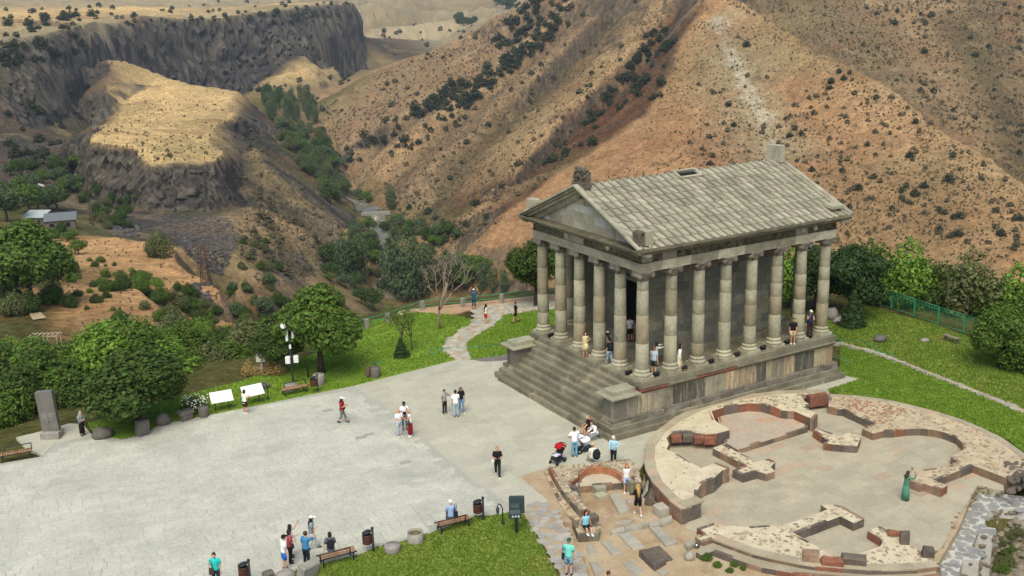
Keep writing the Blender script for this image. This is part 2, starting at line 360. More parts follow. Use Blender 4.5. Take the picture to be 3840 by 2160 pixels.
feat('q', [(3680, -60, 850), (3760, 90, 800), (3840, 240, 750), (3920, 400, 690), (4000, 560, 620), (4200, 800, 520)])
feat('t', [(4100, -60, 900), (4300, 200, 800), (4400, 500, 700)]); feat('t', [(3000, -160, 1000), (3600, -200, 1050), (4400, -200, 1050)])
# --- triangulate the break lines and sample them on a fan-shaped grid of the ground
_p2 = [Vector((p.x, p.y)) for p in TP]
_r = delaunay_2d_cdt(_p2, [], [], 0, 1e-3)
_tv = _r[0]; _tf = _r[2]; _ov = _r[3]
TV = [Vector((v.x, v.y, TP[o[0]].z)) for v, o in zip(_tv, _ov)]
TVC = np.array([TC[o[0]] for o in _ov])
_bv = BVHTree.FromPolygons(TV, [tuple(f) for f in _tf])
NA, NR = 640, 980
a0, a1 = YAW+R_(40), YAW-R_(40)
ts = np.linspace(-1, 1, NA); ang = YAW - (0.62*ts+0.38*ts**3)*R_(42)
_rr = np.exp(np.linspace(math.log(18), math.log(6000), 20000))
_w = np.where(_rr < 68, .45, 1.0)+2.6*((_rr > 425) & (_rr < 560))+1.2*((_rr >= 560) & (_rr < 900))+2.6*((_rr > 1020) & (_rr < 1320))+.6*((_rr >= 260) & (_rr <= 425))
_cw = np.cumsum(_w); _cw = (_cw-_cw[0])/(_cw[-1]-_cw[0]); rad = np.interp(np.linspace(0, 1, NR), _cw, _rr)
gx = CAM.x+np.outer(rad, np.cos(ang)); gy = CAM.y+np.outer(rad, np.sin(ang))
gz = np.zeros((NR, NA)); gc = np.zeros((NR, NA, 3)); down = Vector((0, 0, -1))
TVn = np.array(TV); TFn = np.array([tuple(f) for f in _tf])
fi = np.full((NR, NA), -1, int)
for i in range(NR):
    for j in range(NA):
        h = _bv.ray_cast(Vector((gx[i, j], gy[i, j], 3000)), down)
        if h[0] is not None: gz[i, j] = h[0].z; fi[i, j] = h[2]
        elif i: gz[i, j] = gz[i-1, j]; fi[i, j] = fi[i-1, j]
A_, B_, C_ = [TVn[TFn[fi][..., k]] for k in range(3)]
den = (B_[..., 1]-C_[..., 1])*(A_[..., 0]-C_[..., 0])+(C_[..., 0]-B_[..., 0])*(A_[..., 1]-C_[..., 1]); den[np.abs(den) < 1e-9] = 1e-9
u = ((B_[..., 1]-C_[..., 1])*(gx-C_[..., 0])+(C_[..., 0]-B_[..., 0])*(gy-C_[..., 1]))/den
v = ((C_[..., 1]-A_[..., 1])*(gx-C_[..., 0])+(A_[..., 0]-C_[..., 0])*(gy-C_[..., 1]))/den
u = np.clip(u, 0, 1); v = np.clip(v, 0, 1-u)
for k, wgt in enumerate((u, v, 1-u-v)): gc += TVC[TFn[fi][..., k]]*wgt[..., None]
def blur(a, n=1):
    for _ in range(n):
        b = np.pad(a, [(1, 1), (1, 1)]+[(0, 0)]*(a.ndim-2), mode='edge')
        a = (b[:-2, 1:-1]+b[2:, 1:-1]+b[1:-1, :-2]+b[1:-1, 2:]+2*a)/6
    return a
gc = blur(gc, 2)
def slope_of(z):
    dr = np.gradient(z, axis=0)/np.gradient(rad)[:, None]; da = np.gradient(z, axis=1)/(np.gradient(ang)[None, :]*rad[:, None])
    return np.hypot(dr, da), dr, da
S0, _, _ = slope_of(gz)
zs = blur(gz, 3); S1, _, _ = slope_of(blur(gz, 3))
_fn = np.cross(TVn[TFn[:, 1]]-TVn[TFn[:, 0]], TVn[TFn[:, 2]]-TVn[TFn[:, 0]])
_fs = np.hypot(_fn[:, 0], _fn[:, 1])/(np.abs(_fn[:, 2])+1e-9)
cliff = np.clip((_fs[fi]-0.72)/0.35, 0, 1)*(rad[:, None] > 330)*((ang > YAW+R_(7.5))[None, :])
cliff = blur(cliff, 1)
cl2 = cliff.copy()
for _ in range(3):
    b = np.pad(cl2, 1, mode='edge'); cl2 = np.max([b[:-2, 1:-1], b[2:, 1:-1], b[1:-1, :-2], b[1:-1, 2:], cl2], axis=0)
gz = gz*cl2+zs*(1-cl2)
# fractal relief (numpy value noise)
_rs = np.random.RandomState(3); _perm = _rs.rand(256, 256)
def vnoise(x, y):
    xi = np.floor(x).astype(int); yi = np.floor(y).astype(int); fx = x-xi; fy = y-yi; fx = fx*fx*(3-2*fx); fy = fy*fy*(3-2*fy)
    g = lambda a, b: _perm[a & 255, b & 255]
    return (g(xi, yi)*(1-fx)+g(xi+1, yi)*fx)*(1-fy)+(g(xi, yi+1)*(1-fx)+g(xi+1, yi+1)*fx)*fy - 0.5
def fbm(x, y, sc, oc=5, ridged=False):
    s = 0; a = 1.0; f = 1.0/sc
    for k in range(oc):
        n = vnoise(x*f+17.3*k, y*f-9.1*k)
        s = s+a*((0.5-2*np.abs(n))*0.7 if ridged else n); a *= 0.5; f *= 2.03
    return s
far = np.clip((rad-95)/60, 0, 1)[:, None]
amp = far*(np.clip(rad/350, 0.25, 2.2)+5*np.clip((rad-1650)/600, 0, 1))[:, None]*(1-.6*cl2)
S2, dr, da = slope_of(gz)
hill = np.clip((S2-0.12)/0.5, 0, 1)*(1-cliff)
# gullies run down the slope: stretch the ridged noise along the fall line
gl = np.hypot(dr, da)+1e-6
dirx = (dr*np.cos(ang)[None, :]-da*np.sin(ang)[None, :])/gl; diry = (dr*np.sin(ang)[None, :]+da*np.cos(ang)[None, :])/gl
dirx = blur(dirx, 20); diry = blur(diry, 20)
cx = -diry*gx+dirx*gy
gul = fbm(gx, gy, 55, 5, True)
gz = gz + amp*(1.0*fbm(gx, gy, 38, 6)+hill*2.4*gul+hill*1.2*fbm(gx,gy,18,5,True)*np.clip(gz/40+3.2, 0.2, 1)+0.7*fbm(gx, gy, 7, 4)+hill*1.5*fbm(cx, (dirx*gx+diry*gy)*.14, 8, 4, True))
gz = gz+far*np.clip((rad-1500)/700, 0, 1)[:, None]*30*(fbm(gx, gy, 330, 5, True)-.1)+far*(rad > 1000)[:, None]*np.clip((gz+12)/12, 0, 1)*5*fbm(gx, gy, 90, 5, True)
# cliffs: columnar basalt, pushed in and out along the horizontal normal
nx, ny = dirx, diry
along = -ny*gx+nx*gy
cw = cliff*far
fs_ = np.clip(rad/700, .6, 1.5)[:, None]
colm = fs_*(7.0*fbm(gx, gy, 48, 4, True)+3.2*fbm(along, gz*0.10, 7.5, 3)+2.2*fbm(along, gz*0.25, 3.0, 2))+3.0*fbm(gz, along*.2, 14, 3)
_ci = np.floor(along/(2.2*fs_)).astype(int); _cj = np.floor(gz/7+_perm[_ci & 255, 7]*5).astype(int)
colm = colm+fs_*2.6*(_perm[_ci & 255, _cj & 255]-.5)+fs_*2.0*(_perm[(_ci//3) & 255, 91]-.5)
px_ = gx-nx*cw*colm; py_ = gy-ny*cw*colm
S3, _, _ = slope_of(gz)
rock = np.clip((S3-0.9)/0.5, 0, 1)*far
kcol = np.array(lin('403e3b')); k2 = np.array(lin('6b6457'))
kc = kcol+(k2-kcol)*np.clip(1.6*fbm(along, gz*0.25, 5, 4)+.42+.5*fbm(gx, gy, 60, 3), 0, 1)[..., None]
rk = np.clip(np.maximum(cliff, rock*0.75), 0, 1)[..., None]
gc = gc*(1-rk)+kc*rk
# ground colour patches: greener hollows, redder bare soil, pale grass on crests
cv = np.clip((zs-blur(gz, 25))/4.0, -1, 1)
n1 = fbm(gx, gy, 60, 5); n2 = fbm(gx+500, gy, 22, 5)
m = (far*(1-rk[..., 0]))[..., None]
gc = gc*(1+m*0.22*n1[..., None]+m*.35*fbm(gx, gy, 5, 4)[..., None])
gcr = np.array(lin('8a6446')); gcp = np.array(lin('b39a70')); gcv = np.array(lin('646041'))
gc = gc+(gcr-gc)*(m*np.clip(n2*1.1-0.15, 0, 0.4)[..., None])
gc = gc+(gcp-gc)*(m*np.clip(-n2*1.0-0.15, 0, 0.3)[..., None])
gc = gc+(gcv-gc)*(m*np.clip(gul*-0.9-0.1, 0, 0.5)[..., None]*hill[..., None])
_n3 = fbm(gx-900, gy+300, 75, 5)
gc = gc+(np.array(lin('736c4a'))-gc)*(m*np.clip(_n3*1.2-.12, 0, .3)[..., None]*(rad > 300)[:, None, None])
# pale scree chute down the main face
_ch = [TD(x, y, d) for x, y, d in ((2665, 60, 622), (2705, 150, 600), (2740, 230, 580), (2790, 320, 550), (2830, 400, 525), (2880, 480, 500), (2930, 560, 475))]
_dm = np.full(gx.shape, 1e9)
for a_, b_ in zip(_ch[:-1], _ch[1:]):
    vx, vy = b_.x-a_.x, b_.y-a_.y; t_ = np.clip(((gx-a_.x)*vx+(gy-a_.y)*vy)/(vx*vx+vy*vy), 0, 1); _dm = np.minimum(_dm, np.hypot(gx-a_.x-t_*vx, gy-a_.y-t_*vy))
_sm = np.clip(1.0-_dm/5.5+1.9*fbm(gx, gy, 7, 4), 0, 1)*(_dm < 16)
gc = gc+(np.array(lin('b9b097'))-gc)*(.7*_sm)[..., None]
gz = gz-np.clip(1-_dm/12, 0, 1)*1.5
# the excavated ruins and the ground below the rampart lie lower
def _pmask(px, z):
    q = [G(a, b, z) for a, b in px]; c = np.zeros(gx.shape, bool); n = len(q)
    for i in range(n):
        a, b = q[i], q[(i+1) % n]; dy = (b.y-a.y) or 1e-9
        c ^= ((a.y > gy) != (b.y > gy)) & (gx < (b.x-a.x)*(gy-a.y)/dy+a.x)
    return c
mk = _pmask([(2000, 1805), (2075, 1775), (2410, 1775), (2455, 1690), (2630, 1560), (3105, 1490), (3300, 1515), (3590, 1590), (3830, 1730), (4300, 2000), (4300, 2600), (2300, 2600), (2200, 2150), (2090, 1910)], 0)
gz[mk] = -1.3
mk = _pmask([(3640, 2000), (3760, 1940), (4300, 1940), (4500, 2600), (3400, 2600), (3560, 2200)], -1)
gz[mk] = -3.2+0.5*fbm(gx, gy, 3, 4)[mk]; gc[mk] = np.array(lin('7f7357'))*(1+.9*fbm(gx, gy, 1.5, 4)[mk])[..., None]
# greener ground along the gorge and the left slope
verts = np.stack([px_, py_, gz], -1).reshape(-1, 3)
idx = np.arange(NR*NA).reshape(NR, NA)
quads = np.stack([idx[:-1, :-1], idx[:-1, 1:], idx[1:, 1:], idx[1:, :-1]], -1).reshape(-1, 4)[:, ::-1]
me = bpy.data.meshes.new('terrain')
me.vertices.add(len(verts)); me.vertices.foreach_set('co', verts.ravel())
me.loops.add(quads.size); me.loops.foreach_set('vertex_index', quads.ravel())
me.polygons.add(len(quads)); me.polygons.foreach_set('loop_start', np.arange(0, quads.size, 4)); me.polygons.foreach_set('loop_total', np.full(len(quads), 4))
me.polygons.foreach_set('use_smooth', (cliff[:-1, :-1] < .25).ravel()); me.update(calc_edges=True)
ca = me.color_attributes.new('Col', 'FLOAT_COLOR', 'POINT')
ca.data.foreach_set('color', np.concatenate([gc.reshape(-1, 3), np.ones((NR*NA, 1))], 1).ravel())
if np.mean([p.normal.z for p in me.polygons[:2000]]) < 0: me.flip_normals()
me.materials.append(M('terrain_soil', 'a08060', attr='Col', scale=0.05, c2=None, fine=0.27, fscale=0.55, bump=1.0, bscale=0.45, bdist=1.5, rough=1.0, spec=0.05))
terrain = inst('terrain', me); tag(terrain, kind='structure')
def ground_z(x, y):
    dx, dy = x-CAM.x, y-CAM.y; r = math.hypot(dx, dy); a = math.atan2(dy, dx)
    i = float(np.interp(r, rad, np.arange(NR))); j = float(np.interp(-a, -ang, np.arange(NA)))
    i0 = min(max(int(i), 0), NR-2); j0 = min(max(int(j), 0), NA-2); fi_, fj = i-i0, j-j0
    return float((gz[i0, j0]*(1-fi_)+gz[i0+1, j0]*fi_)*(1-fj)+(gz[i0, j0+1]*(1-fi_)+gz[i0+1, j0+1]*fi_)*fj)
_tb = None
def hit(px, py):
    """where the line of sight through a photo pixel first meets the ground"""
    global _tb
    if _tb is None: _tb = BVHTree.FromPolygons([Vector(p) for p in verts[::1].tolist()], [tuple(q) for q in quads.tolist()])
    h = _tb.ray_cast(CAM, ray(px, py).normalized()); return h[0]
# ================================================================== near ground
def inside(poly, x, y):
    c = False; n = len(poly)
    for i in range(n):
        x1, y1 = poly[i][0], poly[i][1]; x2, y2 = poly[(i+1) % n][0], poly[(i+1) % n][1]
        if (y1 > y) != (y2 > y) and x < (x2-x1)*(y-y1)/(y2-y1)+x1: c = not c
    return c
def gp(pts, z=0.0): return [tuple(G(x, y, z)[:2]) for x, y in pts]
def sheet(name, poly, z0, z1, mat, kind='structure'):
    o = MB().prism(poly, z0, z1).build(name, mat); tag(o, kind=kind); return o
mPav = M('pale_paving', 'bdbdac', 'b0b0a1', scale=0.35, c3='9d9d92', s3=0.16, t3=0.55, c3w=.2, fine=0.09, fscale=5, bump=0.2, bscale=9, bdist=.01, var=0.055)
mPavB = M('paving_bed', 'abab9c', 'a1a193', scale=0.3, fine=0.08, fscale=6, bump=0.1)
mFore = M('forecourt_stone', 'b7b5a1', 'acaa96', scale=0.25, c3='a09d8c', s3=0.3, t3=0.6, fine=0.07, fscale=6, bump=0.15, bscale=8, bdist=.01, var=0.07)
mGrass = M('lawn_grass', '678629', '7b9438', scale=0.9, c3='8c8340', s3=0.22, t3=0.60, c3w=.2, fine=0.12, fscale=9, bump=0.8, bscale=18, bdist=0.05, rough=1, spec=.05)
mGrassD = M('dry_lawn', '6e8133', '828a40', scale=0.5, c3='9a8b50', s3=0.2, t3=0.55, c3w=.2, fine=0.14, fscale=12, bump=0.8, bscale=14, bdist=0.05, rough=1, spec=.05)
mDirt = M('pale_dirt', 'b3a184', 'a5906f', scale=0.8, c3='93795a', s3=0.35, t3=0.57, fine=0.14, fscale=11, bump=0.5, bscale=12, bdist=.03, rough=1)
mSoil = M('red_soil', 'bb9c7a', 'aa8a68', scale=0.8, c3='8f8352', s3=0.5, t3=0.58, fine=0.15, fscale=9, bump=0.5, rough=1)
mFlag = M('flagstone', 'a9a497', '97948b', scale=1.0, fine=0.1, fscale=12, bump=0.3, bscale=9, bdist=.02, var=0.13)
mAsph = M('grey_tarmac', '6c6860', '77736a', scale=0.8, fine=0.08, fscale=14, bump=0.3, rough=.95)
plaza_px = [(-260, 2330), (-260, 1795), (0, 1738), (161, 1711), (203, 1665), (356, 1630), (459, 1647), (546, 1626), (600, 1593), (900, 1533), (1325, 1447), (1476, 1548), (1580, 1640), (1760, 1790), (1960, 1925), (1908, 1919), (1862, 1931), (1781, 1935), (1616, 1998), (1500, 2032), (1411, 2051), (1351, 2079), (1173, 2122), (1094, 2144), (1000, 2175), (900, 2330)]
plaza_poly = gp(plaza_px)
plaza = sheet('plaza_pavement', plaza_poly, -0.3, 0.0, mPavB)
fore_px = [(1325, 1447), (1707, 1350), (1765, 1349), (1960, 1322), (2300, 1380), (2700, 1480), (3150, 1405), (3225, 1421), (3105, 1459), (2620, 1560), (2440, 1700), (2400, 1760), (2060, 1755), (1945, 1786), (2058, 1880), (1960, 1925), (1760, 1790), (1580, 1640), (1476, 1548)]
fore_poly = gp(fore_px)
fore = sheet('temple_forecourt', fore_poly, -1.5, 0.003, mFore)
def pave(parent, poly, mat, rows, lens, top, clear, nmax, ang=0.0, gap=0.02):
    """rows of rectangular slabs; the nearest nmax are pieces of their own, the rest one joined part"""
    ca, sa = math.cos(ang), math.sin(ang); rp = [(x*ca+y*sa, -x*sa+y*ca) for x, y in poly]
    x0, x1 = min(p[0] for p in rp), max(p[0] for p in rp); y0, y1 = min(p[1] for p in rp), max(p[1] for p in rp)
    S = []; y = y0
    while y < y1:
        h = rnd.choice(rows); x = x0-rnd.random()
        while x < x1:
            l = rnd.uniform(*lens); q = [(x, y), (x+l, y), (x+l, y+h), (x, y+h)]
            if all(inside(rp, a, b) for a, b in q):
                cx, cy = x+l/2, y+h/2; wx, wy = cx*ca-cy*sa, cx*sa+cy*ca
                if not clear(wx, wy): S.append((math.hypot(wx-CAM.x, wy-CAM.y), wx, wy, l-gap, h-gap))
            x += l
        y += h
    S.sort(); rest = MB(); protos = {}
    for k, (d, wx, wy, l, h) in enumerate(S):
        t = top+rnd.uniform(-.002, .003)
        if k < nmax:
            key = (round(l*10)/10, round(h, 2))
            if key not in protos: protos[key] = MB().bbox((0, 0, 0), (key[0]-gap, key[1], 0.05), 0.008).mesh('paving_slab', mat)
            inst('paving_slab', protos[key], parent, (wx, wy, t-.025), ang)
        else: rest.bbox((wx, wy, t-.025), (l, h, 0.05), 0.008, ang)
    if rest.v: tag(rest.build('paving_slabs', mat, parent), kind='stuff')
pave(plaza, plaza_poly, mPav, (0.42, 0.5, 0.6), (0.5, 1.15), 0.014, lambda x, y: False, 300, R_(-6))
pave(fore, fore_poly, mFore, (0.6, 0.75), (0.7, 1.5), 0.015, lambda x, y: (-3.3 < x < 16 and -1.45 < y < 12.3), 120)
# dark old stains: single darker slabs
for i, (x, y) in enumerate([(1352, 1641), (1385, 1630), (1228, 1540), (1520, 1735)]):
    p = G(x, y); inst('paving_slab', MB().box((0, 0, 0), (0.62, 0.4, .05)).mesh('paving_slab', M('worn_paving', '9c998f', fine=.08, bump=.1)), plaza if i != 3 else fore, (p.x, p.y, -.006), R_(-6))
# lawns
def lawn(name, px, mat, z=0.01, tuft=0, hgt=0.07, bump=0.0, tm=None):
    poly = gp(px, z); o = sheet(name, poly, -1.5, z, mat)
    if tuft:
        mb = MB(); x0, x1 = min(p[0] for p in poly), max(p[0] for p in poly); y0, y1 = min(p[1] for p in poly), max(p[1] for p in poly)
        n = 0
        while n < tuft:
            x, y = rnd.uniform(x0, x1), rnd.uniform(y0, y1); n += 1
            if not inside(poly, x, y): continue
            for _ in range(3):
                a = rnd.uniform(0, 6.28); h = hgt*rnd.uniform(.5, 1.3); w_ = .035; dx, dy = math.cos(a)*w_, math.sin(a)*w_; lx, ly = rnd.uniform(-.06, .06), rnd.uniform(-.06, .06)
                mb.add([(x-dx, y-dy, z-.005), (x+dx, y+dy, z-.005), (x+lx, y+ly, z+h)], [(0, 1, 2)])
        g = mb.build('grass', tm or M('grass_blades', '6a882c', '7d953a', scale=1.1, c3='868a44', s3=.3, t3=.6, fine=.1, bump=0, var=.08, rough=1, trans=.3)); tag(g, 'short green grass blades on the %s' % name.replace('_', ' '), 'grass', kind='stuff')
    return o
lawn('lower_lawn', [(1908, 1919), (1862, 1931), (1781, 1935), (1616, 1998), (1500, 2032), (1411, 2051), (1351, 2079), (1173, 2122), (1094, 2144), (1000, 2175), (900, 2330), (2150, 2330), (2085, 2143), (2010, 2010), (1965, 1928)], mGrassD, 0.012, 26000)
lawn('back_lawn', [(352, 1631), (459, 1647), (546, 1626), (600, 1593), (900, 1533), (1325, 1447), (1707, 1350), (1660, 1300), (1720, 1240), (1790, 1200), (1700, 1180), (1560, 1170), (1400, 1200), (1250, 1300), (900, 1430), (600, 1500), (330, 1585)], mGrass, 0.006, 26000)
lawn('viewpoint_lawn', [(1765, 1349), (1960, 1322), (2010, 1300), (2250, 1230), (2250, 1150), (1990, 1165), (1890, 1180), (1850, 1220), (1790, 1255), (1752, 1285), (1750, 1310)], mGrass, 0.007, 12000)
lawn('temple_lawn', [(3105, 1459), (3225, 1421), (3150, 1400), (3150, 1290), (3300, 1330), (3500, 1410), (3700, 1490), (4000, 1620), (4000, 1770), (3850, 1700), (3770, 1640), (3600, 1565), (3450, 1520), (3300, 1487), (3140, 1472)], mGrass, 0.008, 26000)
lawn('rough_lawn', [(3100, 1250), (3160, 1285), (3300, 1322), (3500, 1400), (3700, 1478), (4000, 1600), (4100, 1400), (3840, 1330), (3700, 1290), (3500, 1215), (3250, 1150), (3080, 1170), (3080, 1230)], mGrassD, 0.006, 22000, 0.11)
# flagstone paths with separate stones
def flags(parent, poly, size, mat, z, nmax=300, seed=1, h=0.03):
    r = random.Random(seed); pts = []
    x0, x1 = min(p[0] for p in poly), max(p[0] for p in poly); y0, y1 = min(p[1] for p in poly), max(p[1] for p in poly)
    y = y0; k = 0
    while y < y1:
        x = x0+(k % 2)*size*.5
        while x < x1:
            pts.append((x+r.uniform(-.28, .28)*size, y+r.uniform(-.28, .28)*size)); x += size
        y += size*.82; k += 1
    n = 0
    for (x, y) in pts:
        if not inside(poly, x, y): continue
        a0 = r.random(); nv = r.choice((5, 6, 6, 7)); s = size*.52
        q = [(math.cos(6.283*(i+a0+r.uniform(-.18, .18))/nv)*s*r.uniform(.86, 1.05), math.sin(6.283*(i+a0+r.uniform(-.18, .18))/nv)*s*r.uniform(.86, 1.05)) for i in range(nv)]
        if n < nmax: MB().prism(q, -h, r.uniform(0.0, .012), bottom=False).build('flagstone', mat, parent, (x, y, z))
        n += 1
path1 = [(1765, 1349), (1752, 1312), (1752, 1285), (1790, 1255), (1852, 1220), (1888, 1180), (1990, 1165), (2250, 1150), (2250, 1122), (1990, 1132), (1860, 1140), (1770, 1160), (1780, 1180), (1775, 1200), (1720, 1240), (1655, 1290), (1660, 1312), (1707, 1350)]
pp = gp(path1); o = sheet('stone_path', pp, -.3, 0.004, mDirt); flags(o, pp, .62, M('pale_flagstone', 'b7b2a0', 'a39e8e', scale=1, fine=.1, fscale=10, bump=.3, var=.1), .022, 230, 2)
pp = gp([(1700, 1180), (1560, 1170), (1480, 1185), (1500, 1165), (1640, 1148), (1770, 1135), (1990, 1110), (2250, 1090), (2250, 1122), (1990, 1132), (1860, 1140), (1770, 1160)]); sheet('viewpoint_earth', pp, -.3, 0.002, mSoil)
pp = gp([(1765, 1349), (1960, 1322), (2000, 1340), (1900, 1352), (1820, 1357)]); sheet('tarmac_patch', pp, -.3, 0.018, mAsph)
pp = gp([(3100, 1275), (3160, 1285), (3300, 1322), (3500, 1400), (3700, 1478), (4000, 1600), (4000, 1620), (3700, 1493), (3500, 1414), (3300, 1336), (3150, 1296), (3100, 1290)]); o = sheet('lawn_path', pp, -.3, .010, mDirt); flags(o, pp, .5, mFlag, .026, 200, 3)
pp = gp([(1960, 1925), (1971, 1900), (2058, 1880), (2105, 1955), (2180, 2080), (2260, 2330), (2170, 2330), (2098, 2143), (2020, 2010)]); o = sheet('flagstone_path', pp, -1.5, .004, mDirt); flags(o, pp, .5, mFlag, .024, 170, 4)
pp = gp([(60, 1641), (203, 1607), (257, 1589), (310, 1590), (345, 1632), (203, 1665), (161, 1711), (95, 1680)]); sheet('stele_terrace', pp, -.3, .02, mFore)
pp = gp([(1945, 1786), (2062, 1756), (2084, 1790), (2120, 1848), (2180, 1918), (2150, 1960), (2105, 1955), (2058, 1880)], -.02); sheet('dirt_verge', pp, -1.5, -.02, mDirt)
# ================================================================== the temple
AF, AS, HS, HC = 2.161, 2.109, 2.93, 6.54       # column spacings, floor height, column height
LX, LY = 7*AS, 5*AF
st = dict(fine=0.13, bump=0.45, bdist=.03, rough=.92, spec=.2)
mBas = M('grey_basalt', '837e69', '716d5b', scale=0.8, c3='989278', s3=0.5, t3=0.56, fscale=6, bscale=5, var=0.17, **st)
mBasL = M('pale_basalt', 'aba78f', '989580', scale=0.7, c3='7f7c6b', s3=0.7, t3=0.58, fscale=7, bscale=6, var=0.16, huevar=.012, **st)
mDrum = M('column_basalt', 'aaa68c', '97937c', scale=1.2, c3='a89c7e', s3=0.8, t3=0.62, fscale=7, bscale=6, var=0.13, huevar=.006, streak=('6f6b58', 5, .6), **st)
mWall = M('cella_basalt', '7f7c6b', '706e60', scale=1.0, c3='948e78', s3=0.8, t3=0.58, fscale=6, bscale=5, var=0.2, huevar=.012, **st)
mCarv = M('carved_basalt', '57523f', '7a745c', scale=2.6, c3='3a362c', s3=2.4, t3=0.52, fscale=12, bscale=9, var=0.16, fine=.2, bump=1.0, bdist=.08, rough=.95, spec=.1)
mArch = M('weathered_architrave', 'a39d86', '8d8871', scale=1.1, c3='c2b898', s3=0.5, t3=0.60, fscale=8, bscale=7, var=0.15, **st)
mTile = M('roof_stone', 'a5a18b', '918d79', scale=0.9, c3='a8977c', s3=0.8, t3=0.62, fscale=7, bscale=8, var=0.17, huevar=.015, fine=.1, bump=.3, bdist=.02, rough=.9, spec=.2)
mPodS = M('stained_facing', '918c76', '7a7666', scale=1.2, c3='ad9775', s3=.9, t3=.60, streak=('b3a184', 5.0, 0.52), fscale=7, bscale=6, var=.16, huevar=.02, **st)
mRed = M('red_tuff', '8d5e48', '775142', scale=1.6, c3='6b5a4e', s3=.9, t3=.6, fscale=9, bscale=7, var=.13, **st)
mPlate = M('patched_white_stone', 'cdc6aa', 'b3ab90', scale=1.4, c3='8a836c', s3=1.3, t3=.58, fscale=8, var=.1, **st)
temple = thing('temple', 'grey basalt colonnaded temple with tiled gable roof on a stepped podium', 'temple')
def course(parent, name, mat, a, b, z0, z1, thick, lens, out, jit=0.006, gap=0.01, mats=None, dep=0.012):
    """a run of stone blocks from a to b (plan points); out = outward unit vector, thick = depth inwards"""
    a, b = Vector(a), Vector(b); d = (b-a); L = d.length; d.normalize(); t = 0.0; o_ = Vector(out); res = []
    while t < L-0.05:
        l = rnd.uniform(*lens)
        if L-t-l < lens[0]*0.5: l = L-t
        pr = rnd.uniform(-dep, dep); c = a+d*(t+l/2)-o_*(thick/2-pr)
        mb = MB().bbox((0, 0, 0), (l-gap, thick, z1-z0-.006), 0.018, jit=jit)
        res.append(mb.build(name, rnd.choice(mats) if mats else mat, parent, (c.x, c.y, (z0+z1)/2), math.atan2(d.y, d.x)))
        t += l
    return res
# ---- podium core and courses
pod = MB()
pod.slab(-0.60, LX+.40, -0.50, LY+.50, 0, HS-.03)
podium = pod.build('podium', mBas, temple)
fr, bk = -0.75, LX+0.56
def ring(name, mat, off, backoff, x0, z0, z1, thick, lens, **kw):
    y0, y1, x1 = -off, LY+off, LX+backoff
    course(podium, name, mat, (x0, y0), (x1, y0), z0, z1, thick, lens, (0, -1), **kw)
    course(podium, name, mat, (x1, y0+thick), (x1, y1-thick), z0, z1, thick, (1.8, 2.6), (1, 0), **kw)
    course(podium, name, mat, (x1, y1), (x0, y1), z0, z1, thick, (1.8, 2.6), (0, 1), **kw)
ring('plinth_block', mBas, 1.30, 1.12, -3.18, 0.0, 0.36, 0.8, (0.9, 2.0))
ring('plinth_block', mBas, 1.02, 0.88, -2.95, 0.36, 0.68, 0.6, (0.9, 2.0))
ring('base_block', M('broken_base_stone', '7c7668', '655f54', scale=1.5, c3='938a76', s3=.9, t3=.56, fscale=7, bscale=4, var=.15, fine=.16, bump=.9, bdist=.06), .86, .80, -2.7, .68, 1.02, .5, (.5, 1.4), jit=.035, dep=.05)
ring('facing_slab', mPodS, .63, .52, -2.52, 1.02, 2.22, .3, (.55, 1.1), dep=.015)
for o in list(podium.children):
    if o.name.startswith('facing_slab'):
        q = rnd.random()
        if q < .25: o.data.materials[0] = M('dark_facing', '504f47', '625f54', scale=1.5, c3='7b7462', s3=1, t3=.6, streak=('948c76', 7, .53), fscale=8, var=.12, **st)
        elif q < .5: o.data.materials[0] = M('pale_facing', 'b5a888', '9d9275', scale=1.5, c3='7a7462', s3=1, t3=.58, streak=('6b675a', 7, .52), fscale=8, var=.12, **st)
        elif q < .68: o.data.materials[0] = M('ochre_facing', 'a08c6c', '8f8069', scale=1.2, c3='7d7562', s3=1, t3=.56, streak=('c0b496', 7, .52), fscale=8, var=.12, **st)
# broken cornice: grey blocks, red tuff where the moulding is lost
def cornice(a, b, out, thick, prj):
    a, b = Vector(a), Vector(b); d = b-a; L = d.length; d.normalize(); o_ = Vector(out); t = 0
    while t < L-.05:
        l = rnd.uniform(.7, 1.7)
        if L-t-l < .5: l = L-t
        lost = rnd.random() < .42; pz = 0.12 if lost else prj
        prof = [(-thick, 0), (-0.02, 0), (pz*.45, .10), (pz*.6, .14), (pz, .26), (pz, .33), (-thick, .33)]
        if lost: prof = [(-thick, 0), (0, 0), (.05, .1), (pz+.03, .20), (pz*.3, .30), (-thick, .31)]
        n = len(prof); vs = [d*s+o_*p+Vector((0, 0)) for s in (0.008, l-.008) for p, _ in prof]
        v3 = [(vs[i].x, vs[i].y, prof[i % n][1]+(rnd.uniform(-.02, .02) if lost else 0)) for i in range(2*n)]
        fs = [tuple(range(n)), tuple(range(2*n-1, n-1, -1))]+[(i, n+i, n+(i+1) % n, (i+1) % n) for i in range(n)]
        mb = MB().add(v3, fs); p = a+d*t
        ob = mb.build('cornice_block', mRed if lost else mBas, podium, (p.x, p.y, 2.22)); fixn(ob)
        t += l
def fixn(ob):
    bm = bmesh.new(); bm.from_mesh(ob.data); bmesh.ops.recalc_face_normals(bm, faces=bm.faces); bm.to_mesh(ob.data); bm.free()
cornice((-0.62, -.63), (LX+.52, -.63), (0, -1), .4, .30)
cornice((LX+.52, -.63), (LX+.52, LY+.63), (1, 0), .4, .30)
cornice((LX+.52, LY+.63), (-.62, LY+.63), (0, 1), .4, .30)
ring('stylobate_block', mBas, .78, .60, -.62, 2.55, HS, .5, (1.0, 2.2))
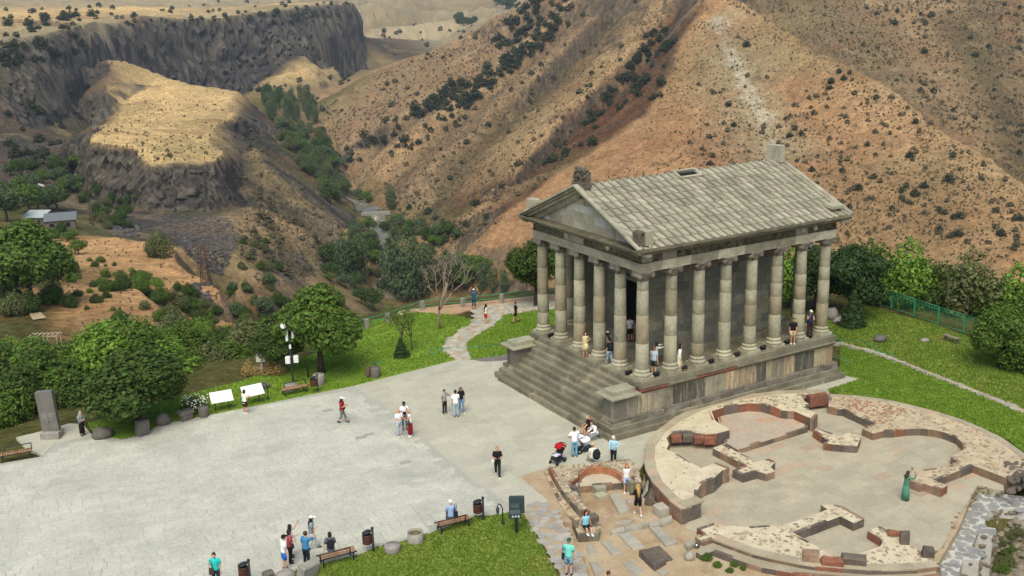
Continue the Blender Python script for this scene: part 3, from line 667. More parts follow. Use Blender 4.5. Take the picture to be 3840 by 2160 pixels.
# floor slabs of the stylobate
for i in range(9):
    for j in range(7):
        x0 = -.05+i*1.69; y0 = -.26+j*1.615
        if (i, j) == (0, 0): _fs0 = MB().bbox((0, 0, 0), (1.67, 1.6, .1), .008).mesh('floor_slab', mBas)
        inst('floor_slab', _fs0, podium, (x0+.84, y0+.8, HS-.045+rnd.uniform(-.003, .003)))
# ---- stairs: nine steps between two pedestals
stairs = MB().slab(-0.74, -0.7, 0.5, LY-.5, 0, 1.0).build('staircase', mBas, temple)
x_top, tread = -0.62, 0.325
for k in range(9):
    z1 = HS-k*(HS/9); z0 = z1-HS/9; xf = x_top-.15-k*tread
    if k == 0: ya, yb = -.26, LY+.26
    elif k < 8: ya, yb = .36, LY-.36
    else: ya, yb = -.5, LY+.5
    if k == 0: ya, yb = .36, LY-.36
    course(stairs, 'step_block', mBas, (xf, yb), (xf, ya), z0-.02 if k < 8 else 0, z1, min(.8, -xf-.3), (.9, 1.9), (-1, 0), jit=.012, dep=.01)
course(stairs, 'step_block', mBas, (-.70, LY+.4), (-.70, -.4), 2.6, HS, .5, (1, 2), (-1, 0))
course(stairs, 'step_block', mBas, (-3.18, LY+.50), (-3.18, -.50), 0, .30, .5, (.9, 1.9), (-1, 0), jit=.012)
# pedestals beside the stairs
for yy in (-.1, LY+.1):
    s = -1 if yy < 1 else 1
    pe = MB().slab(-2.45, -.72, yy-.50, yy+.50, .68, 2.2).build('pedestal', mBas, temple)
    def cap(x0, x1, y0, y1, z0, z1, nm, m_, b=.02):
        MB().bbox(((x0+x1)/2, (y0+y1)/2, (z0+z1)/2), (x1-x0, y1-y0, z1-z0), b).build(nm, m_, pe)
    cap(-2.95, -.9, yy-.92 if s < 0 else yy-.80, yy+.80 if s < 0 else yy+.92, .36, .68, 'plinth_block', mBas)
    pf = MB(); y0, y1 = yy-.52, yy+.52
    for (e0, z0, e1, z1) in ((.24, .68, .22, .78), (.22, .78, .06, .98), (.06, .98, 0, 1.02)):
        vs = [(-2.5-e0, y0-e0, z0), (-.9, y0-e0, z0), (-.9, y1+e0, z0), (-2.5-e0, y1+e0, z0), (-2.5-e1, y0-e1, z1), (-.9, y0-e1, z1), (-.9, y1+e1, z1), (-2.5-e1, y1+e1, z1)]
        pf.add(vs, [(0, 3, 2, 1), (4, 5, 6, 7), (0, 1, 5, 4), (1, 2, 6, 5), (2, 3, 7, 6), (3, 0, 4, 7)])
    pf.build('base_moulding', mBas, pe)
    cap(-2.5, -.9, y0, y1, 1.02, 2.2, 'die_block', M('dark_pedestal', '6b685a', '7a7665', scale=1.2, fine=.12, bump=.4, c3='4d4a44', s3=1.1, t3=.58))
    pf = MB()
    for (e0, z0, e1, z1) in ((.02, 2.2, .28, 2.34), (.36, 2.34, .36, 2.42)):
        vs = [(-2.5-e0, y0-e0, z0), (-.72, y0-e0, z0), (-.72, y1+e0, z0), (-2.5-e0, y1+e0, z0), (-2.5-e1, y0-e1, z1), (-.72, y0-e1, z1), (-.72, y1+e1, z1), (-2.5-e1, y1+e1, z1)]
        pf.add(vs, [(0, 3, 2, 1), (4, 5, 6, 7), (0, 1, 5, 4), (1, 2, 6, 5), (2, 3, 7, 6), (3, 0, 4, 7)])
    pf.build('cap_moulding', mBasL, pe)
    cap(-2.52, -.9, yy-.46, yy+.46, 2.42, 2.72, 'top_block', mBasL, .03)
# ---- columns
def column_protos():
    base = MB(); base.bbox((0, 0, .09), (1.02, 1.02, .18), .015)
    base.lathe([(.47, .18), (.52, .22), (.53, .27), (.50, .33), (.44, .36), (.415, .40), (.42, .43), (.455, .46), (.465, .50), (.44, .54), (.40, .56), (.39, .60)], n=24)
    cap = MB(); z = HC-.56
    cap.lathe([(.335, z), (.34, z+.05), (.38, z+.08), (.37, z+.13), (.42, z+.24), (.46, z+.30)], n=20)
    cap.bbox((0, 0, z+.50), (.96, .92, .12), .02)
    for sx in (-1, 1):          # volutes with their cushions
        cap.tube([(sx*.40, -.44, z+.30), (sx*.41, -.2, z+.31), (sx*.41, .2, z+.31), (sx*.40, .44, z+.30)], [.155, .12, .12, .155], 12)
        for sy in (-1, 1):
            cap.tube([(sx*.40, sy*.45, z+.30), (sx*.40, sy*.475, z+.30)], [.09, .07], 10)
    cap.box((0, 0, z+.40), (.8, .84, .10))
    return base.mesh('base', mDrum), cap.mesh('capital', M('ionic_capital', '8a8170', '746d5f', scale=3, c3='565047', s3=3, t3=.55, fscale=14, var=.12, fine=.2, bump=.8, bdist=.04))
cb, cc = column_protos()
def column(x, y, k):
    c = inst('column', cb, temple, (x, y, HS), 0)
    c.data = cb; c.name = 'column'
    # drums of unequal length
    zs_ = [0.60]; 
    while zs_[-1] < HC-.57:
        h = rnd.uniform(.75, 1.9)
        if HC-.56-zs_[-1]-h < .5: h = HC-.56-zs_[-1]
        zs_.append(zs_[-1]+h)
    rr = lambda z: .395-.065*max(0, (z-.6)/(HC-1.16))**1.5
    for a, b in zip(zs_[:-1], zs_[1:]):
        mb = MB().lathe([(rr(a)-.012, a+.001), (rr(a), a+.015), (rr((a+b)/2), (a+b)/2), (rr(b), b-.015), (rr(b)-.012, b-.001)], n=22)
        mb.build('drum', mDrum if rnd.random() < .82 else M('warm_drum', '9b9076', '88806a', scale=1.3, c3='a6926c', s3=1, t3=.6, fscale=8, var=.1, **st), c, (0, 0, 0), rnd.uniform(0, 6))
    ca_ = inst('capital', cc, c, (0, 0, 0)); return c
cols = [(0, i*AF) for i in range(6)]+[(LX, i*AF) for i in range(6)]+[(j*AS, 0) for j in range(1, 7)]+[(j*AS, LY) for j in range(1, 7)]
for k, (x, y) in enumerate(cols): column(x, y, k)
# ---- cella
cx0, cx1, cy0, cy1, cz1 = 1.75, LX-1.85, 1.75, LY-1.75, HS+HC

cella = MB()
for (a, b, c_, d) in ((cx0, cx1, cy0+.05, cy0+.5), (cx0, cx1, cy1-.5, cy1-.05), (cx1-.5, cx1-.05, cy0, cy1), (cx0+1.5, cx0+1.9, cy0+.3, (cy0+cy1)/2-1.1), (cx0+1.5, cx0+1.9, (cy0+cy1)/2+1.1, cy1-.3)): cella.slab(a+.02, b-.02, c_, d, HS+.01, cz1)
cella.slab(cx0+1.5, cx0+1.9, (cy0+cy1)/2-1.15, (cy0+cy1)/2+1.15, HS+4.4, cz1)
cella = cella.build('cella', mWall, temple)
z = HS; hs = [.55, .42, .62, .5, .48, .66, .44, .6, .5, .62, .46, .72]
for h in hs:
    z1 = min(z+h, cz1); k = dict(mats=[mWall, mWall, mWall, mBas, M('blue_grey_block', '6f7068', '66675f', scale=1, c3='74746f', s3=1, t3=.57, fscale=7, var=.12, **st)])
    course(cella, 'wall_block', mWall, (cx0, cy0), (cx1, cy0), z, z1, .22, (.5, 1.7), (0, -1), dep=.018, gap=.008, **k)
    course(cella, 'wall_block', mWall, (cx0, cy1), (cx0, cy1-.5), z, z1, .3, (.4, .5), (-1, 0), **k)
    course(cella, 'wall_block', mWall, (cx0, cy0+.72), (cx0, cy0+.22), z, z1, .3, (.4, .5), (-1, 0), **k)
    xw = cx0+1.49; ym = (cy0+cy1)/2
    if z < HS+4.3:
        course(cella, 'wall_block', mWall, (xw, cy1-.3), (xw, ym+1.1), z, z1, .2, (.5, 1.2), (-1, 0), **k)
        course(cella, 'wall_block', mWall, (xw, ym-1.1), (xw, cy0+.5), z, z1, .2, (.5, 1.2), (-1, 0), **k)
    else: course(cella, 'wall_block', mWall, (xw, cy1-.3), (xw, cy0+.5), z, z1, .2, (.8, 1.6), (-1, 0), **k)
    z = z1
    if z >= cz1-.01: break
fr_ = MB()
for s in (-1, 1): fr_.bbox((xw-.1, ym+s*1.2, HS+2.2), (.25, .25, 4.4), .02)
fr_.bbox((xw-.1, ym, HS+4.5), (.3, 2.9, .28), .03); fr_.build('door_frame', mBas, cella)
# plinth course round the cella
course(cella, 'wall_block', mBas, (cx0-.15, cy0-.16), (cx1, cy0-.16), HS, HS+.42, .2, (.7, 1.5), (0, -1), jit=.03)
# ---- entablature
ent = MB(); zA = HS+HC; oA = .42
for (a, b, c_, d) in ((-.30, LX+.30, -.30, .30), (-.30, LX+.30, LY-.30, LY+.30), (-.30, .30, .3, LY-.3), (LX-.3, LX+.3, .3, LY-.3)): ent.slab(a, b, c_, d, zA+.02, zA+1.1)
ent.slab(.3, LX-.3, .3, LY-.3, zA+.62, zA+.85)          # porch ceiling
ent = ent.build('entablature', mBas, temple)
sides = [((-oA, -oA), (LX+oA, -oA), (0, -1)), ((LX+oA, -oA), (LX+oA, LY+oA), (1, 0)), ((LX+oA, LY+oA), (-oA, LY+oA), (0, 1)), ((-oA, LY+oA), (-oA, -oA), (-1, 0))]
for (a, b, o_) in sides:
    A2, B2, O2 = Vector(a), Vector(b), Vector(o_); d = (B2-A2).normalized(); L = (B2-A2).length
    t = 0.0; nb = round((L-2*oA)/2.13); ln = [2.13*.5+oA]+[2.13]*(nb-1)+[2.13*.5+oA]; sc_ = L/sum(ln)
    for k, l in enumerate(ln):
        l *= sc_; c = A2+d*(t+l/2); pale = rnd.random() < .6
        mb = MB()
        for q, (dz0, dz1, th) in enumerate(((0, .17, .0), (.17, .36, .03), (.36, .50, .055), (.50, .56, .11))):
            e = (th if k in (0,) else 0); e2 = (th if k == len(ln)-1 else 0)
            mb.box(((e2-e)/2, 0, (dz0+dz1)/2), (l-.012+e+e2, .74+2*th, dz1-dz0))
        mb.build('architrave_block', (mPlate if pale else mArch) if o_ == (0, -1) else mArch, ent, (c.x-O2.x*.37, c.y-O2.y*.37, zA), math.atan2(d.y, d.x))
        # frieze blocks carved with acanthus scrolls
        nf = 2
        for m_ in range(nf):
            cc_ = A2+d*(t+l*(m_+.5)/nf)
            fm = MB(); w_ = l/nf-.012; hh = .44
            if rnd.random() < .78:
                nu, nv = 12, 5
                vs = []
                for jv in range(nv+1):
                    for iu in range(nu+1):
                        uu, vv = iu/nu, jv/nv; e = math.sin(uu*math.pi)*math.sin(vv*math.pi)
                        vs.append(((uu-.5)*w_, -.02-.07*e*(0.6+.6*math.sin(uu*14+vv*5+k*2)*math.cos(vv*9-uu*6)), vv*hh))
                fs = [(j*(nu+1)+i, j*(nu+1)+i+1, (j+1)*(nu+1)+i+1, (j+1)*(nu+1)+i) for j in range(nv) for i in range(nu)]
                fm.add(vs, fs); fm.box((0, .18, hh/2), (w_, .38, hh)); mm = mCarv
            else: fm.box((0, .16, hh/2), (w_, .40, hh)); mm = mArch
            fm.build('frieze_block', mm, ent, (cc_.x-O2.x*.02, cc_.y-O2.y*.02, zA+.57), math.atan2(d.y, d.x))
            if rnd.random() < .12:   # lion-head water spout
                fm2 = MB().ball((0, 0, 0), (.16, .15, .17), 8, 6, noise=.25, seed=k); fm2.build('lion_head', mPlate, ent, (cc_.x+O2.x*.1, cc_.y+O2.y*.1, zA+.92))
        t += l
    dn = MB(); n = int((L+.2)/.155)
    for k in range(n):
        c = A2+d*(-.1+.155*(k+.5))+O2*.07; dn.box((c.x, c.y, zA+1.075), (.085 if d.x else .14, .14 if d.x else .085, .11))
    tag(dn.build('dentils', mArch, ent), kind='stuff')
    # cornice with its overhang
    t = -.62; 
    while t < L+.6:
        l = min(rnd.uniform(1.2, 2.0), L+.62-t)
        if L+.62-t-l < .4: l = L+.62-t
        c = A2+d*(t+l/2); mb = MB()
        mb.box((0, 0, .06), (l-.01, .72, .12)); mb.box((0, -.10, .19), (l-.01, 1.02, .14)); mb.box((0, -.14, .30), (l-.01, 1.12, .08))
        mb.build('cornice_block', M('cornice_stone', '706b56', '5e5a49', scale=1.4, c3='8b8469', s3=1, t3=.57, fscale=8, var=.15, **st), ent, (c.x+O2.x*.08, c.y+O2.y*.08, zA+1.13), math.atan2(d.y, d.x)); t += l
ZE = zA+1.47            # eaves plane = 10.94
OV = 1.06               # overhang from column axis
RZ = 13.72
# ---- pediments
ymid = LY/2
for xs, sg in ((-.30, -1), (LX+.30, 1)):
    half = LY/2+.55; hgt = RZ-ZE-.42
    ped = MB().prism([(0, 0)]*0 or [(-half, 0), (half, 0), (0, hgt)], 0, .3)
    v2 = [(xs+(.0 if v[2] < .1 else -sg*.3), ymid+v[0], ZE+v[1]) for v in ped.v]; ped.v = v2
    po = ped.build('pediment', mBas, temple); fixn(po)
    # tympanum blocks, cut to the gable
    z = 0
    for h in (.5, .55, .48, .4):
        if z > hgt-.15: break
        hw = half*(1-z/hgt); y = -hw
        while y < hw-.05:
            l = rnd.uniform(.55, 1.7)
            if hw-y-l < .35: l = hw-y
            q = []
            for (yy, zz) in ((y+.006, z), (y+l-.006, z), (y+l-.006, z+h-.008), (y+.006, z+h-.008)):
                lim = hgt*(1-abs(yy)/half); q.append((yy, min(zz, max(lim-.02, z*0+min(z, lim)))))
            m2 = MB().prism([(a, b) for a, b in q], 0, 1) if abs(q[2][1]-q[1][1])+abs(q[3][1]-q[0][1]) > .05 else None
            if m2:
                dpt = rnd.uniform(.06, .085); m2.v = [(sg*(dpt if v[2] > .5 else -.02), v[0], v[1]) for v in m2.v]
                ob = m2.build('tympanum_block', rnd.choice([mBasL, M('blue_basalt', 'b3b3a2', 'a5a594', scale=.8, fine=.06, bump=.2, var=.06), mArch]), po, (xs, ymid, ZE)); fixn(ob)
            y += l
        z += h
    # raking cornice
    sl_ = math.atan2(RZ-ZE, LY/2+OV); Ls = math.hypot(RZ-ZE, LY/2+OV)
    for s in (-1, 1):
        for (w0, w1, dx0, dx1) in ((-.50, -.30, -.1, .26), (-.30, -.13, -.1, .55), (-.13, -.0, -.1, .74)):
            n = 6
            for k in range(n):
                t0, t1 = Ls*k/n+.005, Ls*(k+1)/n-.005; 
                def pt(t, w_): 
                    yb, zb = s*(LY/2+OV), ZE-.02
                    dy, dz_ = -s*math.cos(sl_), math.sin(sl_); return yb+dy*t-(-s)*0+w_*s*math.sin(sl_)*1.0*0, zb+dz_*t+w_/math.cos(sl_)
                q = [pt(t0, w0), pt(t1, w0), pt(t1, w1), pt(t0, w1)]
                if k == 0: q = [(a, max(b, ZE-.42)) for a, b in q]
                vs = [(sg*dx0, a, b) for a, b in q]+[(sg*dx1, a, b) for a, b in q]
                mb = MB().add(vs, [(0, 1, 2, 3), (7, 6, 5, 4), (0, 4, 5, 1), (1, 5, 6, 2), (2, 6, 7, 3), (3, 7, 4, 0)])
                ob = mb.build('raking_cornice', mArch if w0 < -.2 else mBas, po, (xs, ymid, 0)); fixn(ob)
        dn = MB()
        for k in range(34):
            t = Ls*(k+3)/38; yb, zb = s*(LY/2+OV), ZE-.02; y = yb-s*math.cos(sl_)*t; zz = zb+math.sin(sl_)*t-.56/math.cos(sl_); dn.box((sg*.2, y, zz), (.16, .09, .1))
        tag(dn.build('dentils', mArch, po, (xs, ymid, 0)), kind='stuff')
# ---- roof: stone pan tiles with cover ribs, laid in courses
roof = MB(); fx0, fx1 = -.98, LX+1.02; th = .10
for s in (-1, 1):
    vs = []
    for x in (fx0+.06, fx1-.06):
        for (y, z) in ((ymid+s*(LY/2+OV-.05), ZE-.03), (ymid, RZ-.05), (ymid, RZ-.14), (ymid+s*(LY/2+OV-.05), ZE-.06)): vs.append((x, y, z))
    roof.add(vs, [(0, 1, 2, 3), (7, 6, 5, 4), (0, 4, 5, 1), (1, 5, 6, 2), (2, 6, 7, 3), (3, 7, 4, 0)])
roof = roof.build('roof', M('roof_bed_shade', '2f2c22', '3a362a', scale=1, fine=.1), temple); fixn(roof)  # near-black bed paints the shade beside the ribs into the tile gaps
NCOL, NROW = 29, 10; tw = (fx1-fx0)/NCOL; tl = Ls/NROW
def tile_mesh(wd=tw, ln=tl):
    mb = MB(); e = .012
    prof = [(-wd/2+.075, .02), (-wd/2+.085, .115), (-wd/2+.13, .125), (-wd/2+.20, .085), (-wd/2+.22, .012), (wd/2-.05, .012), (wd/2-.01, .02)]
    n = len(prof); vs = [(x, 0, z+.06) for x, z in prof]+[(x, ln+.04, z) for x, z in prof]+[(x, 0, -.01) for x, z in prof]+[(x, ln+.04, -.03) for x, z in prof]
    fs = [(i, i+1, n+i+1, n+i) for i in range(n-1)]+[(2*n+i, 2*n+i+1, i+1, i) for i in range(n-1)]+[(0, n, 3*n, 2*n), (n-1, 3*n-1, 4*n-1, 2*n-1)]
    return mb.add(vs, fs)
tproto = tile_mesh().mesh('roof_tile', mTile)
other = MB(); tb = tile_mesh()
for s in (-1, 1):
    for j in range(NROW):
        for i in range(NCOL):
            if s == -1 and 13 <= i <= 15 and j == NROW-1: continue          # roof opening
            x = fx0+tw*(i+.5); t = tl*j; y = ymid+s*(LY/2+OV-math.cos(sl_)*t); z = ZE+math.sin(sl_)*t+.012+rnd.uniform(-.006, .006)
            if s == -1:
                o = inst('roof_tile', tproto, roof, (x+rnd.uniform(-.006, .006), y, z)); o.rotation_euler = (sl_, 0, rnd.uniform(-.006, .006))
            else:
                m3 = Matrix.Translation((x, y, z)) @ Matrix.Rotation(math.pi, 4, 'Z') @ Matrix.Rotation(sl_, 4, 'X')
                other.add([m3 @ Vector(v) for v in tb.v], tb.f)
tag(other.build('roof_tiles', mTile, roof), kind='stuff')
# edge tiles along the gables, opening kerb, acroteria
for xs in (fx0-.02, fx1+.02):
    for s in (-1, 1):
        for j in range(NROW):
            t = tl*j; y = ymid+s*(LY/2+OV-math.cos(sl_)*(t+tl/2)); z = ZE+math.sin(sl_)*(t+tl/2)+.08
            o = inst('verge_tile', MB().box((0, 0, 0), (.34, tl-.012, .12)).mesh('verge_tile', mTile), roof, (xs, y, z)); o.rotation_euler = (-s*sl_, 0, 0)
xo = fx0+tw*14.5
for (dx, t0, sz) in ((-1.5*tw, tl*9.45, (.16, tl*1.15, .22)), (1.5*tw, tl*9.45, (.16, tl*1.15, .22)), (0, tl*8.92, (3*tw+.16, .16, .22)), (0, tl*10.0, (3*tw+.16, .14, .22))):
    o = MB().bbox((0, 0, 0), sz, .015).build('opening_kerb', mBasL, roof, (xo+dx, ymid-(LY/2+OV-math.cos(sl_)*t0), ZE+math.sin(sl_)*t0+.1)); o.rotation_euler = (sl_, 0, 0)
o = MB().box((0, 0, 0), (3*tw-.1, tl*.9, .02)).build('opening_shade', M('painted_shade', '1c1b19', bump=0, fine=0), roof, (xo, ymid-(LY/2+OV-math.cos(sl_)*tl*9.45), ZE+math.sin(sl_)*tl*9.45+.02)); o.rotation_euler = (sl_, 0, 0)  # flat near-black sheet painting the shade inside the roof opening
def acro(x, y, z, sz, mat, name='acroterion', carved=False, rz=0):
    if carved:
        mb = MB(); mb.bbox((0, 0, sz[2]*.14), (sz[0], sz[1], sz[2]*.28), .02); mb.bbox((0.04, 0, sz[2]*.55), (sz[0]*.75, sz[1]*.9, sz[2]*.66), .12, jit=.05)
        r2 = random.Random(int(y*10))
        for k in range(26):
            yy_, zz_ = r2.uniform(-.42, .42)*sz[1], r2.uniform(.3, .92)*sz[2]; mb.ball((-sz[0]*.36, yy_, zz_), (.08, .10, .13), 6, 5, noise=.3, seed=k)
        for k in range(6): mb.ball((0, (k-2.5)*sz[1]*.16, sz[2]*(.92+.04*(k % 2))), (sz[0]*.3, .1, .1), 6, 5, noise=.3, seed=k+3)
    else: mb = MB().bbox((0, 0, sz[2]/2), sz, .03)
    return mb.build(name, mat, roof, (x, y, z), rz)
mLich = M('lichen_basalt', '6a6456', '57524a', scale=2, c3='8e7a4a', s3=1.6, t3=.6, fscale=9, fine=.2, bump=.8, bdist=.05)
o = acro(fx0+.45, ymid, RZ-.1, (.55, 1.35, 1.2), mLich, carved=True)
acro(fx1-.45, ymid, RZ-.05, (.42, 1.3, 1.12), mBasL)
for xs, yy, cv, sz in ((fx0+.42, ymid-LY/2-.55, True, (.62, .62, .95)), (fx0+.42, ymid+LY/2+.55, False, (.62, .7, .78))):
    acro(xs+.28, yy, ZE+.22, (.55, .78, .85), mBasL)
    if cv: acro(xs-.15, yy, ZE+.2, (.5, .66, .85), mLich, carved=True)
o = MB().bbox((0, 0, 0), (1.0, .8, .22), .03).build('acroterion_base', mBasL, roof, (fx1-.85, ymid-LY/2-.35, ZE+.62)); o.rotation_euler = (sl_*.25, 0, 0)
# ================================================================== ruins beside the temple
ZF, ZD = -0.34, -0.38          # floor of the church, dug ground
mMort = M('lime_mortar', 'd0c6a8', 'c2b596', scale=1.2, c3='a8957a', s3=.8, t3=.57, c3w=.2, fine=.08, fscale=10, bump=.7, bscale=7, bdist=.05, rough=1)
mMortR = M('rubble_mortar', 'c4b596', 'b5a484', scale=1.4, c3='a08a6c', s3=1.2, t3=.56, fine=.12, fscale=10, bump=.8, bscale=7, bdist=.06, rough=1)
mTufD = M('dark_tuff', '5c554c', '6a6156', scale=1.6, c3='7d7264', s3=1.2, t3=.58, fscale=9, bscale=7, var=.15, **st)
mTufB = M('brown_tuff', '7d6450', '8f7a66', scale=1.4, c3='63564b', s3=1, t3=.57, fscale=9, bscale=7, var=.15, **st)
mRub = M('rubble_stone', 'a3967f', '8f846f', scale=2, c3='a47a5c', s3=.9, t3=.58, fine=.12, fscale=14, bump=.5, var=.25, huevar=.02)
mFloor = M('church_floor', 'afa78e', 'a49d87', scale=.6, fine=.07, fscale=8, bump=.2, bscale=8, var=.07)
mFloorP = M('pink_floor', 'b39e84', 'a8967f', scale=.7, fine=.07, fscale=8, bump=.2, bscale=8, var=.07)
mLedge = M('ledge_stone', 'aca288', '9d947c', scale=.8, c3='ae927a', s3=.5, t3=.60, fine=.08, fscale=9, bump=.25, var=.09)
def pt2(px, z): return [Vector(G(x, y, z)[:2]) for x, y in px]
def ccw(p):
    a = sum(p[i].x*p[(i+1) % len(p)].y-p[(i+1) % len(p)].x*p[i].y for i in range(len(p))); return p if a > 0 else p[::-1]
def facing(parent, p, z0, z1, th=.2, lens=(.55, 1.0), closed=True, mats=None, name='facing_block', prj=.012):
    n = len(p)
    for i in range(n if closed else n-1):
        a, b = p[i], p[(i+1) % n]; d = b-a; L = d.length
        if L < .12: continue
        d.normalize(); o_ = Vector((d.y, -d.x)); k = max(1, round(L/rnd.uniform(*lens))); cuts = [0]+sorted(L*(j+rnd.uniform(-.15, .15))/k for j in range(1, k))+[L]
        for s, e in zip(cuts[:-1], cuts[1:]):
            c = a+d*(s+e)/2-o_*(th/2-prj-rnd.uniform(0, .012)); zt = z1+rnd.uniform(-.03, .006)
            MB().bbox((0, 0, 0), (e-s-.006, th, zt-z0), .014, jit=.006).build(name, rnd.choice(mats or (mRed, mTufB, mTufD, mTufD, mTufB)), parent, (c.x, c.y, (z0+zt)/2), math.atan2(d.y, d.x))
def rubble(parent, p, z, n, smin=.05, smax=.17, mat=None, clear=None, flat=.4):
    x0, x1 = min(q.x for q in p), max(q.x for q in p); y0, y1 = min(q.y for q in p), max(q.y for q in p); mb = MB(); k = 0; tr = 0
    while k < n and tr < n*12:
        tr += 1; x, y = rnd.uniform(x0, x1), rnd.uniform(y0, y1)
        if not inside(p, x, y) or (clear and clear(x, y)): continue
        s = rnd.uniform(smin, smax)*rnd.uniform(.6, 1); mb.ball((x, y, z), (s, s*rnd.uniform(.5, .9), s*flat), 6, 4, noise=.35, seed=k*.7, smooth=False, rz=rnd.uniform(0, 6)); k += 1
    if mb.v: tag(mb.build('rubble', mat or mRub, parent), kind='stuff')
def ruin_wall(root, px, z1, z0, core, nrub, name='wall', **kw):
    p = ccw(pt2(px, z1)); w_ = MB().prism([(q.x, q.y) for q in p], z0, z1-.012).build(name, core, root)
    facing(w_, p, z0, z1, **kw)
    rubble(w_, p, z1-.01, nrub); return w_, p
zone = MB().prism([tuple(v) for v in pt2([(1945, 1786), (2060, 1755), (2400, 1760), (2440, 1700), (2620, 1550), (3000, 1490), (3300, 1520), (3590, 1590), (3700, 1700), (3600, 1950), (3450, 2200), (3300, 2400), (2260, 2400), (2180, 2080), (2105, 1955), (2058, 1880)], 0)], -1.6, ZD).build('excavated_earth', mDirt); tag(zone, kind='structure')
church = thing('church_ruin', 'low red and black tuff foundations of a round church with white mortar tops', 'ruin', tuple(G(3000, 1800, ZF)))
church.location = (0, 0, 0)
floor = MB().prism([tuple(v) for v in pt2([(2480, 1720), (2560, 1620), (2700, 1560), (2900, 1530), (3110, 1530), (3290, 1590), (3520, 1600), (3640, 1690), (3760, 1790), (3765, 1841), (3666, 1819), (3639, 1867), (3598, 1930), (3561, 1990), (3531, 2054), (3483, 2085), (3400, 2110), (3100, 2120), (2900, 2060), (2640, 2010), (2570, 1980), (2590, 1930), (2640, 1880)], ZF)], -1.6, ZF).build('floor', mFloor, church)
fp = pt2([(2480, 1720), (2560, 1620), (2700, 1560), (2900, 1530), (3110, 1530), (3290, 1590), (3520, 1600), (3640, 1690), (3740, 1780), (3660, 1815), (3636, 1862), (3590, 1930), (3553, 1990), (3520, 2050), (3470, 2080), (3100, 2115), (2900, 2060), (2640, 2010), (2590, 1975), (2640, 1880)], ZF)
S = []; y = min(q.y for q in fp); ps = {}
while y < max(q.y for q in fp):
    h = rnd.choice((.55, .65)); x = min(q.x for q in fp)-rnd.random(); lastp = False
    while x < max(q.x for q in fp):
        l = rnd.choice((.7, .9, 1.1)); 
        if all(inside(fp, a, b) for a, b in ((x, y), (x+l, y), (x+l, y+h), (x, y+h))):
            pk = rnd.random() < (.35 if lastp else .06); lastp = pk; key = (l, h, pk)
            if key not in ps: ps[key] = MB().bbox((0, 0, 0), (l-.012, h-.012, .05), .007).mesh('floor_slab', mFloorP if pk else mFloor)
            inst('floor_slab', ps[key], floor, (x+l/2, y+h/2, ZF-.012+rnd.uniform(-.002, .002)))
        x += l
    y += h
# west and north ring
outerW = [(2419, 1726), (2424, 1664), (2471, 1609), (2530, 1566), (2602, 1531), (2670, 1509), (2742, 1491), (2836, 1476), (2931, 1466), (3020, 1462), (3104, 1462)]
innerW = [(3106, 1483), (3046, 1478), (3011, 1488), (3014, 1501), (3035, 1516), (3025, 1531), (3066, 1552), (3050, 1570), (3024, 1561), (2979, 1541), (2955, 1539), (2927, 1537), (2890, 1523), (2853, 1513), (2804, 1511), (2769, 1516), (2715, 1526), (2668, 1541), (2681, 1574), (2698, 1589), (2733, 1604), (2735, 1612), (2687, 1625), (2644, 1628), (2597, 1619), (2562, 1616), (2519, 1621), (2499, 1641), (2508, 1662), (2500, 1684), (2538, 1700), (2586, 1732), (2631, 1754), (2683, 1734), (2735, 1753), (2709, 1762), (2679, 1792), (2650, 1802), (2629, 1814), (2616, 1835), (2614, 1859), (2629, 1883), (2557, 1907), (2512, 1874), (2474, 1835), (2447, 1807), (2424, 1760)]
wW, pW = ruin_wall(church, outerW+innerW, .5, ZF-.3, mMort, 0, 'ring_wall', lens=(.6, 1.0))
rubble(wW, ccw(pt2([(2650, 1540), (2742, 1505), (2931, 1480), (3100, 1475), (3011, 1495), (3040, 1540), (2930, 1530), (2800, 1505), (2715, 1522)], .5)), .5, 90)
rubble(wW, pW, .495, 55, .04, .12)
def ledge(parent, px, z, wd, name='ledge_block', h=.10, mat=None):
    p = pt2(px, z)
    for a, b in zip(p[:-1], p[1:]):
        d = b-a; L = d.length; d.normalize(); k = max(1, round(L/.95)); nrm = Vector((-d.y, d.x)); ctr = Vector((5.2, -10.4))
        if (ctr-a).dot(nrm) < 0: nrm = -nrm
        for j in range(k):
            c = a+d*L*(j+.5)/k+nrm*(wd/2-.03); MB().bbox((0, 0, 0), (L/k+.03, wd*rnd.uniform(.9, 1.1), h), .012).build(name, mat or (mLedge if rnd.random() < .8 else mFloorP), parent, (c.x, c.y, z-h/2+.022+rnd.uniform(0, .004)), math.atan2(d.y, d.x))
ledge(wW, [(2557, 1907), (2512, 1874), (2474, 1835), (2447, 1807), (2424, 1760)]+outerW, .5, .55)
MB().bbox((0, 0, 0), (1.15, .62, .10), .015).build('cap_block', mLedge, wW, tuple(G(2592, 1882, .53)), math.atan2(*(lambda d: (d.y, d.x))(G(2629, 1883, .5)-G(2557, 1907, .5))))
# red niche at the north end
nb = G(3070, 1500, .3); MB().bbox((0, 0, 0), (1.3, .35, .75), .05, jit=.03).build('niche_block', mRed, wW, (nb.x, nb.y+.1, .28), R_(-12))
# carved upper course of the west apse
for i, (x, y) in enumerate([(2535, 1640), (2578, 1638), (2622, 1645), (2660, 1648)]):
    p = G(x, y, .30); MB().bbox((0, 0, 0), (.62, .34, .42), .05, jit=.03).build('carved_block', mRed if i != 1 else mTufD, wW, (p.x, p.y, .26), R_(-28))
